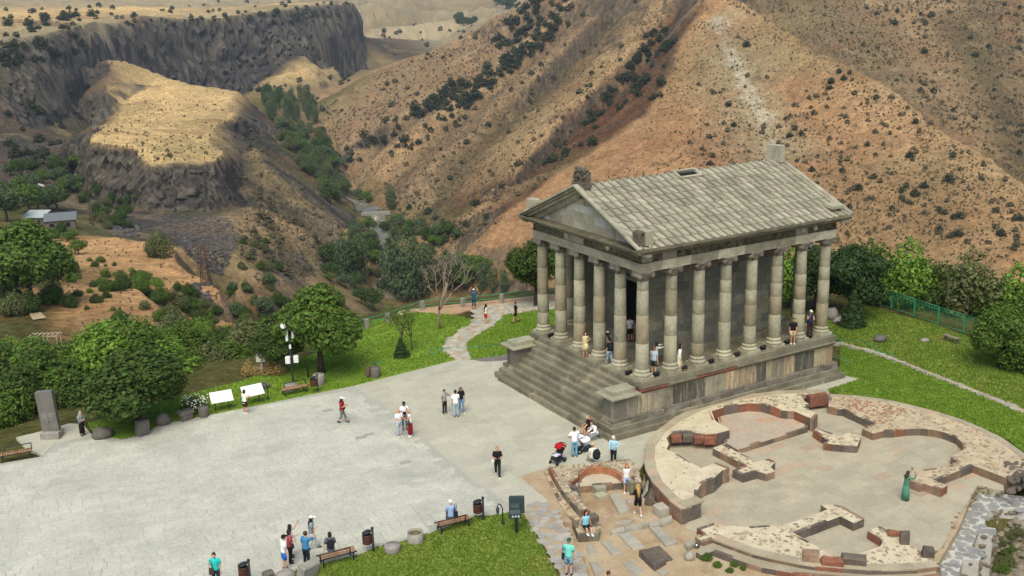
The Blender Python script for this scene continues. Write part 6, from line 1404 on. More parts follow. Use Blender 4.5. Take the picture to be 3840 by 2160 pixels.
# floodlights on the temple floor
fm = MB(); fm.box((0, 0, .17), (.42, .16, .2), rot=Matrix.Rotation(R_(35), 3, 'X')); fmesh = fm.mesh('housing', P('floodlight_black', '2e2f30', .4, .2)); fmb = MB().box((0, .02, .03), (.3, .2, .05)).tube([(-.22, 0, .03), (-.22, .02, .2)], .015, 5).tube([(.22, 0, .03), (.22, .02, .2)], .015, 5).mesh('stand', mBlk)
for i, (x, y) in enumerate([(2461, 1411), (2565, 1388), (2666, 1362), (2764, 1336), (2861, 1311), (2950, 1290), (3036, 1267), (2357, 1405), (2066, 1264)]):
    p = G(x, y, HS+.005); t = thing('floodlight', ['floodlight on the temple floor right of the corner column', 'floodlight beside the second side column', 'floodlight between the third and fourth side columns', 'floodlight between the fourth and fifth side columns', 'floodlight between the fifth and sixth side columns', 'floodlight beside the man in black on the temple', 'floodlight at the feet of the man with the white cap', 'floodlight left of the temple corner column', 'floodlight between the two far porch columns'][i], 'lamp', (p.x, p.y, p.z), 0, 'temple floodlights'); inst('housing', fmesh, t); inst('stand', fmb, t)
# far buildings
def shed(px, py, L, Wd, h1, h2, rz, label, roofm, wallm):
    p = on(px, py, 200); s = thing('farm_shed', label, 'shed', (p.x, p.y, p.z-.5), rz); w2 = MB().add([(-L/2, -Wd/2, 0), (L/2, -Wd/2, 0), (L/2, Wd/2, 0), (-L/2, Wd/2, 0), (-L/2, -Wd/2, h1), (L/2, -Wd/2, h1), (L/2, Wd/2, h2), (-L/2, Wd/2, h2)], [(0, 3, 2, 1), (4, 5, 6, 7), (0, 1, 5, 4), (1, 2, 6, 5), (2, 3, 7, 6), (3, 0, 4, 7)]).build('wall', wallm, s)
    r_ = MB().box((0, 0, 0), (L+.9, math.hypot(Wd, h2-h1)+.8, .15)).build('roof', roofm, s, (0, 0, (h1+h2)/2+.12)); r_.rotation_euler = (math.atan2(h2-h1, Wd), 0, 0)
    for x in (-L*.28, L*.25): MB().box((x, -Wd/2-.02, h1*.5), (1.3, .08, 1.2)).build('window', P('dark_window', '1e2020', .3), s)
    MB().box((0, -Wd/2-.03, 1.1), (1.1, .08, 2.1)).build('door', P('shed_door', '3a322a'), s)
shed(140, 835, 6.2, 5, 2.6, 3.8, R_(-35), 'farm shed with pale white tin roof left of the mesa', P('tin_roof', 'a7b1ab', .6), M('shed_wall', '6a6156', '5a5249', scale=1, fine=.1, bump=.2)); shed(230, 850, 8.5, 4.6, 2.8, 4.2, R_(-12), 'farm shed with grey tin roof below the mesa', P('grey_tin_roof', '696f70', .6), M('shed_wall2', '73695c', '665d51', scale=1, fine=.1, bump=.2))
p = on(772, 1062, 150); py_ = thing('steel_pylon', 'rusty steel lattice pylon on the edge of the dry field', 'pylon', tuple(p)); mRust = P('rusty_steel', '5b3c30', .8)
for sx, sy in ((-1, -1), (1, -1), (1, 1), (-1, 1)): MB().tube([(sx*.9, sy*.9, 0), (sx*.25, sy*.25, 8.2)], .09, 5).build('leg', mRust, py_)
for k in range(5): z_ = .2+k*1.6; s_ = .9-.65*z_/8.2; MB().tube([(-s_, -s_, z_), (s_, -s_, z_+.8), (s_, s_, z_), (-s_, s_, z_+.8), (-s_, -s_, z_)], .05, 4).build('brace', mRust, py_)
MB().box((0, 0, 7.6), (1.8, .1, .1)).build('crossarm', mRust, py_)
for px, py, lab in ((341, 842, 'wooden power pole beside the sheds, left one'), (350, 846, 'wooden power pole beside the sheds, right one'), (1140, 1180, 'dark pole among the ravine shrubs')):
    p = on(px, py, 120); t = thing('power_pole', lab, 'pole', tuple(p)); MB().tube([(0, 0, -.3), (.1, 0, 7)], [.16, .1], 7).build('post', mBarkD, t); MB().box((.1, 0, 6.6), (1.6, .1, .12)).build('crossarm', mBarkD, t)
p = on(178, 1322, 60); pg = thing('pergola', 'pale wooden pergola frame on the path below the plaza', 'pergola', (p.x, p.y, p.z), R_(-28)); mPg = P('pale_timber', 'b7a886')
for x in (-1.7, 0, 1.7):
    for y in (-.7, .7): MB().box((x, y, 1.2), (.1, .1, 2.4)).build('post', mPg, pg)
for y in (-.7, .7): MB().box((0, y, 2.43), (3.9, .1, .12)).build('beam', mPg, pg)
for k in range(7): MB().box((-1.75+k*.58, 0, 2.54), (.09, 1.8, .1)).build('rafter', mPg, pg)
# dirt track, road bend, river, weir
def ribbon(name, pts, wd, mat, lift=.25, lim=100):
    P3 = [on(x, y, lim) for x, y in pts]; P3 = [p for p in P3 if p is not None]; Q = []
    for a, c in zip(P3[:-1], P3[1:]):
        n = max(2, int((c-a).length/3))
        for k in range(n): q = a.lerp(c, k/n); Q.append(q)
    Q.append(P3[-1]); mb = MB(); vs = []
    for i, q in enumerate(Q):
        d = (Q[min(i+1, len(Q)-1)]-Q[max(i-1, 0)]); d.z = 0; d.normalize(); nrm = Vector((-d.y, d.x, 0)); w_ = wd*(1+.25*mnoise.noise(q*.2))
        for s in (-1, -.33, .33, 1): e = q+nrm*w_*.5*s; vs.append((e.x, e.y, ground_z(e.x, e.y)+lift))
    mb.add(vs, [(i*4+k, i*4+k+1, i*4+k+5, i*4+k+4) for i in range(len(Q)-1) for k in range(3)], True); o = mb.build(name, mat); fixn(o); tag(o, kind='structure'); return o
ribbon('dirt_track', [(400, 1400), (330, 1345), (250, 1320), (180, 1330)], 2.4, mDirt, .2, 60); ribbon('dirt_track', [(150, 1200), (120, 1160), (95, 1120)], 2.0, mDirt, .2)
ribbon('road', [(90, 690), (125, 700), (140, 715), (130, 735)], 7, M('pale_road', 'b5b2aa', fine=.05, bump=0), .5)
mRiv = M('river_water', '5f5d50', '74705f', scale=.15, c3='b0aa98', s3=.3, t3=.56, fine=.2, fscale=1.5, bump=.5, bscale=1, bdist=.2, rough=.3)
ribbon('river', [(1290, 742), (1330, 758), (1385, 780), (1412, 806), (1416, 860), (1425, 905), (1470, 960), (1480, 1040), (1440, 1110)], 9, mRiv, .35)
p = on(1410, 803, 200); o = MB().bbox((0, 0, .4), (16, 1.2, 2.0), .2, R_(-28)).build('weir', mConc, None, tuple(p)); tag(o, 'low concrete weir across the river in the gorge', 'weir')
# ================================================================== people
def skinm(c): return M('skin_'+c, c, bump=0, fine=0, rough=.6)
def cloth(c): return M('cloth_'+c, c, scale=5, fine=.05, fscale=30, bump=.3, bscale=25, bdist=.01, rough=.9, coord='obj')
ARM = dict(down=((.02, .14, -1), (.14, .02, -1)), hip=((-.2, .65, -.75), (.45, -.8, -.25)), phone=((.25, .12, -1), (.9, -.38, .3)), raised=((.75, .25, -.05), (.4, -.12, .9)), up=((.3, .6, .55), (.2, -.55, .75)), point=((.9, .2, .05), (1, 0, .1)), lap=((.3, .15, -1), (.9, -.3, -.2)), back=((-.3, .3, -1), (-.05, .25, -1)), chin=((.45, .15, -.85), (.4, -.3, 1)), swing=((-.4, .12, -1), (.0, 0, -1)), front=((.35, .1, -1), (.35, -.2, -1)), out=((.2, .6, -.5), (.6, .5, .1)), cross=((.25, .12, -1), (.6, -.85, .1)))
pend = []
def person(px, py, z, h, face, label, pose='stand', arms=('down', 'down'), skin='c08a6a', top='ffffff', sleeve='short', bottom=('trousers', '333333'), shoes='dddddd', hair=('short', '2a1f18'), hat=None, seat=None, lean=0.0, foot=None, group=None, tuck=.0):
    """face: 0 towards the camera, 90 to picture right, 180 away, 270 to picture left"""
    s = h/1.72; root = thing('person', label, 'person', tuple(G(px, py, z)), R_(239.5+face), group)
    V = lambda x, y, zz: Vector((x, y, zz))*s
    hz = .90 if pose != 'sit' else (seat/s)+.09
    pel = V(0, 0, hz+.03); ch = V(.03+lean*.3, 0, hz+.45); nk = V(.04+lean*.42, 0, hz+.58); hd = V(.065+lean*.5, 0, hz+.71)
    J = {}
    for sd, y in (('L', 1), ('R', -1)):
        hip = V(0, .092*y, hz-.01)
        if pose == 'stand': kn, an = V(.02, .098*y, .48), V(-.01, .105*y, .075)
        elif pose == 'walk':
            kn, an = (V(.17, .09*y, .50), V(.27, .09*y, .085)) if y > 0 else (V(.02, .095*y, .48), V(-.25, .095*y, .13))
        elif pose == 'sit': kn, an = V(.42, .11*y, hz+.02), V(.44+(.14 if y > 0 else 0), .10*y, max(hz-.42, .07))
        sh = ch+V(-.005, .175*y, .035); u, f = ARM[arms[0 if y > 0 else 1]]
        u = Vector((u[0], u[1]*y, u[2])).normalized(); f = Vector((f[0], f[1]*y, f[2])).normalized()
        el = sh+u*.285*s; wr = el+f*.245*s; hn = wr+f*.075*s
        J[sd] = (hip, kn, an, sh, el, wr, hn, f)
    # body: one skin surface over the joints
    cv = bottom[0] in ('trousers', 'robe', 'longskirt'); lk = .66 if cv else .98; hk = .62; ak = .6 if sleeve == 'long' else .98
    vs = [pel, pel.lerp(ch, .5), ch, nk, hd-V(0, 0, .05)]; ra = [.075, .07, .075, .056, .058]; ed = [(0, 1), (1, 2), (2, 3), (3, 4)]
    for sd in 'LR':
        hip, kn, an, sh, el, wr, hn, f = J[sd]; b = len(vs)
        vs += [hip, kn.lerp(hip, .5), kn, an.lerp(kn, .6), an, an+V(.13, 0, -.04), sh, el.lerp(sh, .5), el, wr, hn]
        ra += [.055, .075*(hk if bottom[0] in ('trousers', 'shorts', 'capri', 'longskirt', 'skirt', 'robe', 'dress') else 1), .056*(.66 if bottom[0] in ('trousers', 'capri', 'robe') else 1), .054*lk, .04*lk, .034, .042, .05*(.7 if sleeve != 'none' else .95), .042*ak, .031*ak, .03]
        ed += [(0, b), (b, b+1), (b+1, b+2), (b+2, b+3), (b+3, b+4), (b+4, b+5), (2, b+6), (b+6, b+7), (b+7, b+8), (b+8, b+9), (b+9, b+10)]
    me = bpy.data.meshes.new('body_frame'); me.from_pydata(vs, ed, []); bo = bpy.data.objects.new('body_frame', me); col.objects.link(bo)
    m_ = bo.modifiers.new('skin', 'SKIN'); m_.use_smooth_shade = True; sb_ = bo.modifiers.new('smooth', 'SUBSURF'); sb_.levels = 1; sb_.render_levels = 1; sv = me.skin_vertices[0].data if me.skin_vertices else None
    if sv is None:
        bpy.context.view_layer.objects.active = bo; me.attributes if True else None
    pend.append((bo, ra, s, root, J, hd, skin, vs, ed))
    # hair
    hc, hl = hair[1], hair[0]; hm = M('hair_'+hc, hc, scale=20, fine=.15, bump=.4, bscale=40, bdist=.01, rough=.6, coord='obj'); mb = MB()
    if hl != 'none':
        mb.ball(hd+V(-.022, 0, .03), (.102*s, .09*s, .112*s), 12, 9, noise=.05, seed=px)
        if hl in ('long', 'vlong'):
            e = .34 if hl == 'long' else .52; mb.tube([hd+V(-.05, 0, .02), hd+V(-.085, 0, -.12), nk+V(-.12, 0, -.1), nk+V(-.125, 0, -e+.08)], [.09*s, .095*s, .09*s, .05*s], 10, flat=.55)
            for y in (-1, 1): mb.tube([hd+V(-.01, .075*y, .03), hd+V(.0, .088*y, -.1), nk+V(.01, .085*y, -.08)], [.04*s, .045*s, .03*s], 7)
        elif hl == 'bob': mb.ball(hd+V(-.035, 0, -.04), (.1*s, .1*s, .1*s), 10, 7, noise=.05, seed=px)
        elif hl == 'bun': mb.ball(hd+V(-.11, 0, .06), .045*s, 8, 6)
        elif hl == 'scarf': mb.tube([hd+V(-.03, 0, -.02), nk+V(-.05, 0, -.02), ch+V(-.03, 0, .02)], [.10*s, .11*s, .13*s], 10)
        mb.build('hair' if hl != 'scarf' else 'headscarf', hm, root)
    if hat:
        ht = MB().ball(hd+V(-.01, 0, .055), (.112*s, .1*s, .095*s), 12, 8, cut=-.1); c = hd+V(.0, 0, .05)
        if hat[0] == 'cap':
            ht.add([c+V(.09, -.085, 0), c+V(.19, -.06, -.012), c+V(.21, 0, -.01), c+V(.19, .06, -.012), c+V(.09, .085, 0), c+V(.09, -.085, .014), c+V(.19, -.06, .004), c+V(.21, 0, .006), c+V(.19, .06, .004), c+V(.09, .085, .014)], [(4, 3, 2, 1, 0), (5, 6, 7, 8, 9), (0, 1, 6, 5), (1, 2, 7, 6), (2, 3, 8, 7), (3, 4, 9, 8)])
        else: ht.lathe([(.1*s, 0), (.19*s, -.02*s), (.19*s, -.012*s), (.1*s, .014*s)], tuple(c), 16, cap=False)
        ht.build('cap' if hat[0] == 'cap' else 'hat', cloth(hat[1]), root)
    # upper garment
    tm = cloth(top); mb = MB()
    def rings(L):
        n = 14; v = []; f = []
        for c, rx, ry in L:
            for k in range(n): a = math.tau*k/n; v.append(c+Vector((rx*math.cos(a)*s, ry*math.sin(a)*s, 0)))
        for i in range(len(L)-1):
            for k in range(n): f.append((i*n+k, i*n+(k+1) % n, (i+1)*n+(k+1) % n, (i+1)*n+k))
        f.append(tuple(range(n-1, -1, -1))); f.append(tuple((len(L)-1)*n+k for k in range(n))); mb.add(v, f, True)
    wa = pel.lerp(ch, .42)
    rings([(pel+V(0, 0, -.02-tuck), .122, .178), (pel+V(0, 0, .06), .12, .170), (wa, .112, .155), (pel.lerp(ch, .75), .125, .172), (ch, .122, .185), (ch+V(0, 0, .06), .108, .18), (nk+V(0, 0, -.05), .085, .125), (nk+V(0, 0, -.015), .062, .07)])
    for sd in 'LR':
        hip, kn, an, sh, el, wr, hn, f = J[sd]
        if sleeve == 'short': mb.tube([ch+(sh-ch)*.3+V(0, 0, .01), sh+V(0, 0, .004), sh.lerp(el, .3), sh.lerp(el, .72)], [.09*s, .082*s, .074*s, .068*s], 10)
        elif sleeve == 'long': mb.tube([ch+(sh-ch)*.3+V(0, 0, .01), sh+V(0, 0, .004), sh.lerp(el, .6), el, el.lerp(wr, .55), wr], [.09*s, .082*s, .064*s, .056*s, .05*s, .043*s], 10)
        else: mb.tube([ch+(sh-ch)*.5, sh+V(0, -.01 if sd == 'L' else .01, .02)], [.07*s, .066*s], 8)
    bt, bc = bottom
    if bt == 'dress':
        rings([(pel+V(.02, 0, -.42), .20, .235), (pel+V(.01, 0, -.2), .165, .215), (pel, .135, .18)])
    if bt == 'robe': rings([(V(0, 0, .10), .20, .24), (V(0, 0, .5), .18, .22), (pel, .14, .185)])
    mb.build({'dress': 'dress', 'robe': 'robe'}.get(bt, 'shirt'), tm, root)
    # lower garment
    if bt in ('trousers', 'shorts', 'capri'):
        mb = MB(); rings([(pel+V(0, 0, -.16 if pose != 'sit' else -.08), .115, .165), (pel+V(0, 0, -.04), .124, .178), (pel+V(0, 0, .04), .118, .168)])
        for sd in 'LR':
            hip, kn, an = J[sd][:3]
            if bt == 'trousers': mb.tube([hip, hip.lerp(kn, .5), kn, kn.lerp(an, .6), an+V(0, 0, .0)], [.098*s, .088*s, .07*s, .064*s, .06*s], 10)
            elif bt == 'capri': mb.tube([hip, hip.lerp(kn, .5), kn, kn.lerp(an, .45)], [.096*s, .084*s, .066*s, .06*s], 10)
            else: mb.tube([hip, hip.lerp(kn, .5), hip.lerp(kn, .78)], [.1*s, .096*s, .095*s], 10)
        mb.build(bt if bt != 'capri' else 'trousers', cloth(bc), root)
    elif bt in ('skirt', 'longskirt'):
        mb = MB(); e = .44 if bt == 'skirt' else .74
        if pose == 'sit':
            k = (J['L'][1]+J['R'][1])/2; mb.tube([pel+V(-.05, 0, .02), pel.lerp(k, .5), k], [.15*s, .16*s, .14*s], 10, flat=.7)
        else: rings([(pel+V(.02, 0, -e), .15, .19), (pel+V(.01, 0, -e*.5), .145, .19), (pel+V(0, 0, -.02), .13, .18), (pel+V(0, 0, .06), .115, .162)])
        mb.build('skirt', cloth(bc), root)
    for sd in 'LR':
        an = J[sd][2]; mb = MB().ball(an+V(.06, 0, -.03), (.135*s, .05*s, .048*s), 10, 6, cut=-.75); mb.ball(an+V(-.01, 0, .0), (.05*s, .045*s, .05*s), 8, 5); mb.build('shoe', cloth(shoes), root)
    root['_j'] = [float(v) for v in (*J['L'][6], *J['R'][6], *ch, *pel, *hd)]
    return root
def finish_people():
    """grow the bodies, then add heads with faces and hands with fingers to the same mesh"""
    for bo, ra, s, *_ in pend:
        me = bo.data
        if not me.skin_vertices:
            bm = bmesh.new(); bm.from_mesh(me); bm.verts.layers.skin.verify(); bm.to_mesh(me); bm.free()
        for d, r_ in zip(me.skin_vertices[0].data, ra): d.radius = (r_*s*.95, r_*s*.95); d.use_root = False
        me.skin_vertices[0].data[0].use_root = True
    bpy.context.view_layer.update(); dg = bpy.context.evaluated_depsgraph_get()
    for bo, ra, s, root, J, hd, skin, vs, ed in pend:
        ev = bo.evaluated_get(dg); tm = ev.to_mesh(); mb = MB(); mb.add([v.co.copy() for v in tm.vertices], [tuple(p.vertices) for p in tm.polygons], True); ev.to_mesh_clear()
        V = lambda x, y, zz: Vector((x, y, zz))*s
        nb = len(mb.f)
        mb.ball(hd, (.093*s, .075*s, .118*s), 14, 10); mb.ball(hd+V(.03, 0, -.07), (.055*s, .05*s, .05*s), 10, 7)
        mb.add([hd+V(.085, -.016, -.03), hd+V(.085, .016, -.03), hd+V(.118, 0, -.028), hd+V(.088, 0, .02)], [(0, 2, 1), (0, 3, 2), (1, 2, 3)])
        for y in (-1, 1): mb.ball(hd+V(-.005, .076*y, -.005), (.02*s, .012*s, .032*s), 6, 5)
        for sd, y in (('L', 1), ('R', -1)):
            wr, hn, f = J[sd][5], J[sd][6], J[sd][7]; a = f.cross(Vector((0, 0, 1))); a = a.normalized() if a.length > .1 else Vector((0, 1, 0)); n_ = a.cross(f); cu = -n_
            mb.tube([wr, hn+f*.012*s], [.026*s, .037*s], 8, flat=.5)
            for k, (o_, L) in enumerate(((-.028, .062), (-.010, .074), (.009, .07), (.027, .056))):
                b = hn+a*o_*s+f*.012*s; m1 = b+f*L*.5*s+cu*.006*s; mb.tube([b, m1, m1+(f*.8+cu*.6)*L*.5*s], [.0092*s, .0085*s, .007*s], 5)
            b = wr.lerp(hn, .45)+a*-.03*s*y; mb.tube([b, b+(f*.6-a*y*.7)*.034*s, b+(f*1.0-a*y*.75)*.056*s], [.011*s, .01*s, .008*s], 5)
        nskin = len(mb.f)
        for y in (-1, 1): mb.ball(hd+V(.083, .032*y, .006), (.011*s, .014*s, .008*s), 6, 4)
        ne = len(mb.f); mb.ball(hd+V(.083, 0, -.058), (.008*s, .024*s, .006*s), 6, 4)
        me = mb.mesh('body', skinm(skin)); me.materials.append(P('eye_dark', '2a211c')); me.materials.append(P('lips', '9a5a4c'))
        mi = np.zeros(len(mb.f), int); mi[nskin:ne] = 1; mi[ne:] = 2; me.polygons.foreach_set('material_index', mi)
        inst('body', me, root); od = bo.data; bpy.data.objects.remove(bo); bpy.data.meshes.remove(od)
S1, S2, S3 = 'c08a6a', 'd0a184', '9a6a4c'
p1 = person(921, 1553, 0, 1.60, 150, 'woman in long white shirt and black shorts in front of the white board', arms=('phone', 'phone'), top='e6e2d2', bottom=('shorts', '222222'), shoes='eeeeee', hair=('bob', '1d1715'), tuck=.12)
p2 = person(1284, 1586, 0, 1.68, 80, 'woman in white cap and red top walking alone across the plaza', 'walk', ('phone', 'phone'), top='a81f2a', bottom=('capri', '6d6a66'), shoes='2a2522', hair=('long', '1d1512'), hat=('cap', 'efefef'))
p3 = person(1498, 1638, 0, 1.76, 40, 'bald man in white tee and pale jeans in the group of three', arms=('chin', 'phone'), top='eeeeee', bottom=('trousers', 'a9b0b3'), shoes='d8d2c4', hair=('none', '000000'), skin=S1)
p4 = person(1519, 1612, 0, 1.80, 10, 'man in dark cap and white tee standing behind the group of three', arms=('chin', 'front'), top='f0f0f0', bottom=('capri', '56697e'), shoes='4a4038', hat=('cap', '23283a'), skin=S3)
p5 = person(1541, 1637, 0, 1.68, 270, 'blond woman in white top and long red skirt in the group of three', arms=('phone', 'phone'), top='e8e4de', sleeve='none', bottom=('longskirt', '9c1420'), shoes='eeeeee', hair=('bun', 'b89a68'))
p6 = person(1668, 1551, 0, 1.60, 40, 'boy in grey printed tee and black trousers reaching to a man', arms=('out', 'down'), top='9b9d9a', bottom=('trousers', '242424'), hair=('short', '1f1a17'), shoes='6f6a5e')
p7 = person(1711, 1564, 0, 1.74, 190, 'man in white tee and pale blue jeans seen from behind near the boy', arms=('down', 'front'), top='f2f2f2', bottom=('trousers', '9db3bd'), shoes='3c3f44', hair=('short', '1d1714'))
p8 = person(1730, 1546, 0, 1.66, 20, 'woman in black top and jeans half hidden behind the white tee man', 'walk', top='1d1c20', bottom=('trousers', '6b87a6'), hair=('long', '2a1c16'), shoes='dddddd')
p9 = person(1867, 1787, 0, 1.76, 0, 'woman all in black walking towards us looking at her phone', 'walk', ('phone', 'phone'), top='1c1b1b', bottom=('trousers', '1f2220'), hair=('bun', 'a8854e'), skin=S2, shoes='e5e2da')
p10 = person(1778, 1161, 0, 1.74, 175, 'person in blue denim with raised arms at the viewpoint railing', arms=('up', 'up'), top='27536f', bottom=('capri', '2a4f6a'), hat=('cap', 'e9e9e4'), shoes='6a4a38', tuck=.1)
p11 = person(1822, 1214, 0, 1.60, 120, 'woman in red shorts and white top on the flagstone path', arms=('phone', 'phone'), top='e3ded4', sleeve='none', bottom=('shorts', 'c8231c'), hair=('vlong', '17110f'), shoes='b58a6e', skin=S2)
p12 = person(1936, 1210, 0, 1.72, 275, 'man in black shirt and shorts striding over the lawn', 'walk', ('swing', 'front'), top='1a1b1d', bottom=('shorts', '1a1b1d'), shoes='1c1c1c', skin=S2)
p13 = person(2195, 1337, HS, 1.64, 10, 'woman in pale yellow dress posing at the top of the stairs', arms=('hip', 'front'), top='d9cf9f', sleeve='none', bottom=('dress', 'd9cf9f'), hair=('long', '2a1712'), shoes='a8402c', skin=S2)
p14 = person(2288, 1366, HS, 1.66, 200, 'woman in black top and light jeans with a black backpack between columns', 'walk', ('down', 'down'), top='1c1d1f', bottom=('trousers', '9ab0c2'), hair=('bun', '1a1513'), shoes='dcdcd6')
p15 = person(2280, 1336, HS, 1.62, 200, 'person in white hat and grey clothes half hidden behind a porch column', top='8b8a84', bottom=('trousers', '77766f'), hat=('cap', 'd8d6cc'), hair=('long', '231b17'))
p16 = person(2363, 1281, HS, 1.72, 180, 'man in white tee and black shorts in the dark temple doorway', top='dededa', bottom=('shorts', '1d1d1d'), shoes='151515')
p16b = person(2382, 1276, HS, 1.62, 190, 'woman in pale pink beside the doorway man', top='c9a9a4', bottom=('trousers', 'b99a94'), hair=('long', '201814'), shoes='a58a80')
p17 = person(2451, 1406, HS, 1.74, 150, 'man in striped shirt and dark shorts beside the corner column', arms=('down', 'down'), top='aebac4', bottom=('shorts', '33352c'), shoes='efefef', hair=('short', '7a5638'), skin=S2)
p18 = person(2459, 1380, HS, 1.64, 110, 'woman in white behind the striped shirt man holding out her phone', arms=('point', 'point'), top='dedad6', sleeve='long', bottom=('trousers', '9a968e'), hair=('long', '2a1c16'))
p19 = person(2546, 1391, HS, 1.68, 80, 'woman in white top and long cream skirt leaning at the second side column', 'walk', ('down', 'down'), top='ecebe6', sleeve='long', bottom=('longskirt', 'd8cdb2'), hair=('long', '14100f'), shoes='8c5a3e')
p20 = person(2972, 1291, HS, 1.76, 350, 'man in black tee and beige shorts leaning on a side column', arms=('front', 'down'), top='18181a', bottom=('shorts', 'cbb79a'), shoes='e8e8e4', hair=('short', '1d1714'), skin=S1)
p21 = person(3035, 1260, HS, 1.78, 5, 'man in white cap and blue vest at the last side column', arms=('phone', 'chin'), top='22345c', sleeve='none', bottom=('trousers', '3a1d1c'), shoes='6a4030', hat=('cap', 'd8d5b8'), skin=S2)
p22 = person(2214, 1632, 0, 1.64, 320, 'woman in black dress sitting on the lowest temple steps', 'sit', ('lap', 'lap'), top='1c1b1c', bottom=('skirt', '171717'), hair=('bob', '8a6440'), shoes='232323', seat=.36, skin=S2)
p22b = person(2204, 1625, 0, 1.35, 300, 'grey haired child sized sitter beside the woman in black', 'sit', ('lap', 'lap'), top='6f7268', bottom=('shorts', '2a2a2a'), hair=('bob', 'b8b2a0'), shoes='2a2a2a', seat=.36, skin=S2)
p23 = person(2236, 1650, 0, 1.66, 300, 'woman in loose white shirt sitting bent forward on the step', 'sit', ('lap', 'lap'), top='f1f0ea', sleeve='long', bottom=('capri', 'a3aab0'), hair=('short', '6f4c30'), shoes='c8a088', seat=.34, lean=.5, skin=S2)
p24 = person(2155, 1713, 0, 1.76, 185, 'man in white tee and blue jeans pushing the white pram', arms=('hip', 'point'), top='f4f4f6', bottom=('trousers', '74a3bd'), shoes='1d2328', hair=('short', '1a1614'))
p25 = person(2225, 1742, 0, 1.70, 200, 'person in white with cap sitting on the ruin edge with a black backpack', 'sit', ('front', 'front'), top='e6e2d0', sleeve='long', bottom=('trousers', 'cbc6b4'), hair=('short', 'a08a68'), hat=('cap', 'c6b78c'), shoes='8a8270', seat=.34)
p26 = person(2301, 1742, 0, 1.70, 330, 'white haired woman in light blue shirt with hand on hip', arms=('hip', 'front'), top='a8d0dc', sleeve='long', bottom=('trousers', '202224'), hair=('bob', 'e4e2da'), shoes='2a2a2a', skin=S2)
p27 = person(2349, 1849, ZD, 1.68, 5, 'woman in white tank top and pale denim shorts in the chapel ruin', arms=('down', 'down'), top='efeeea', sleeve='none', bottom=('shorts', 'a3b4dc'), hair=('long', '9c6842'), shoes='f4f4f4', skin=S2)
p28 = person(2393, 1935, ZD, 1.72, 190, 'woman with very long blond hair in black seen from behind', 'walk', ('down', 'front'), top='1c1b1a', bottom=('shorts', '181818'), hair=('vlong', 'b39355'), shoes='f0f0ee', skin=S2)
p29 = person(2196, 1990, .0, 1.66, 20, 'woman in sky blue top and black shorts sitting on the chapel wall end', 'sit', ('back', 'back'), top='8fcbe0', sleeve='none', bottom=('shorts', '1f1f22'), hair=('long', '21160f'), shoes='f4f4f4', seat=.20, skin=S2)
p30 = person(2133, 2158, 0, 1.78, 160, 'man in mint tee, green cap and denim shorts on the flagstone path', arms=('phone', 'down'), top='74d6c4', bottom=('shorts', '7398aa'), hat=('cap', '1d5a44'), hair=('short', 'a07a5c'), shoes='1e1e22', skin=S2)
p31 = person(2278, 2278, ZD, 1.74, 70, 'brown haired person whose head alone shows at the bottom edge', top='9fae98', bottom=('trousers', '5a5f66'), hair=('short', '54301f'), skin=S2)
p32 = person(3394, 1876, ZF, 1.60, 110, 'woman in long green robe photographing in the round church ruin', arms=('raised', 'raised'), top='4f8068', sleeve='long', bottom=('robe', '4f8068'), hair=('scarf', '3d2a1c'), shoes='222222', skin=S2)
p33 = person(815, 2206, 0, 1.76, 10, 'man in turquoise tee with a shoulder bag cut by the bottom edge', arms=('down', 'chin'), top='2cc9bf', bottom=('trousers', '1f2a36'), hair=('short', '241a15'), skin=S2)
p34 = person(1092, 2090, 0, 1.66, 110, 'woman with long black hair in white tee raising a phone', arms=('raised', 'phone'), top='ece9de', bottom=('trousers', '2a2d33'), hair=('long', '1c1512'), shoes='5a4032', skin=S2)
p35 = person(1090, 2112, 0, 1.66, 110, 'woman in pink top with crossed arms and black trousers', arms=('cross', 'cross'), top='b5545c', bottom=('trousers', '1d1d20'), hair=('bob', '2c1a14'), shoes='2a1f1a', skin=S2)
p36 = person(1069, 2138, 0, 1.74, 120, 'man in black cap, white tee and bright blue shorts', arms=('down', 'down'), top='e9edeb', bottom=('shorts', '1f63c8'), hat=('cap', '1a1a1c'), shoes='1a1a1c', skin=S2)
p37 = person(1172, 2060, 0, 1.72, 100, 'woman in white cap and grey cardigan with long dark hair', 'walk', ('down', 'cross'), top='87939a', bottom=('trousers', 'b3bdb4'), hair=('vlong', '2a1812'), hat=('cap', 'f2f2f2'), shoes='5a4030', skin=S2)
p38 = person(1152, 2127, 0, 1.78, 150, 'man in blue polo and dark trousers raising his right arm', arms=('down', 'raised'), top='3f80ad', bottom=('trousers', '1a2230'), hair=('short', '4a3020'), shoes='1c1c1c', skin=S2)
pos = lambda px, py: (px, py)
p39 = person(1243, 2098, 0, 1.72, 190, 'long haired person in grey tee sitting on the bench with a backpack', 'sit', ('back', 'lap'), top='565e66', bottom=('trousers', '6a7f94'), hair=('bob', '3a2118'), seat=.46, skin=S2)
p40 = person(1694, 1975, 0, 1.74, 195, 'man in white cap and light blue shirt sitting on the lower bench', 'sit', ('lap', 'lap'), top='93aed0', bottom=('trousers', '4a5d78'), hair=('short', 'c8c2b4'), hat=('cap', 'f0eee8'), seat=.46, skin=S2)
p41 = person(310, 1633, .02, 1.58, 60, 'person in grey hooded top and black skirt beside the tall stele', arms=('cross', 'cross'), top='8a9692', sleeve='long', bottom=('longskirt', '1a1a1c'), hair=('scarf', '8a9692'), shoes='4a3a30', skin=S2)
finish_people()
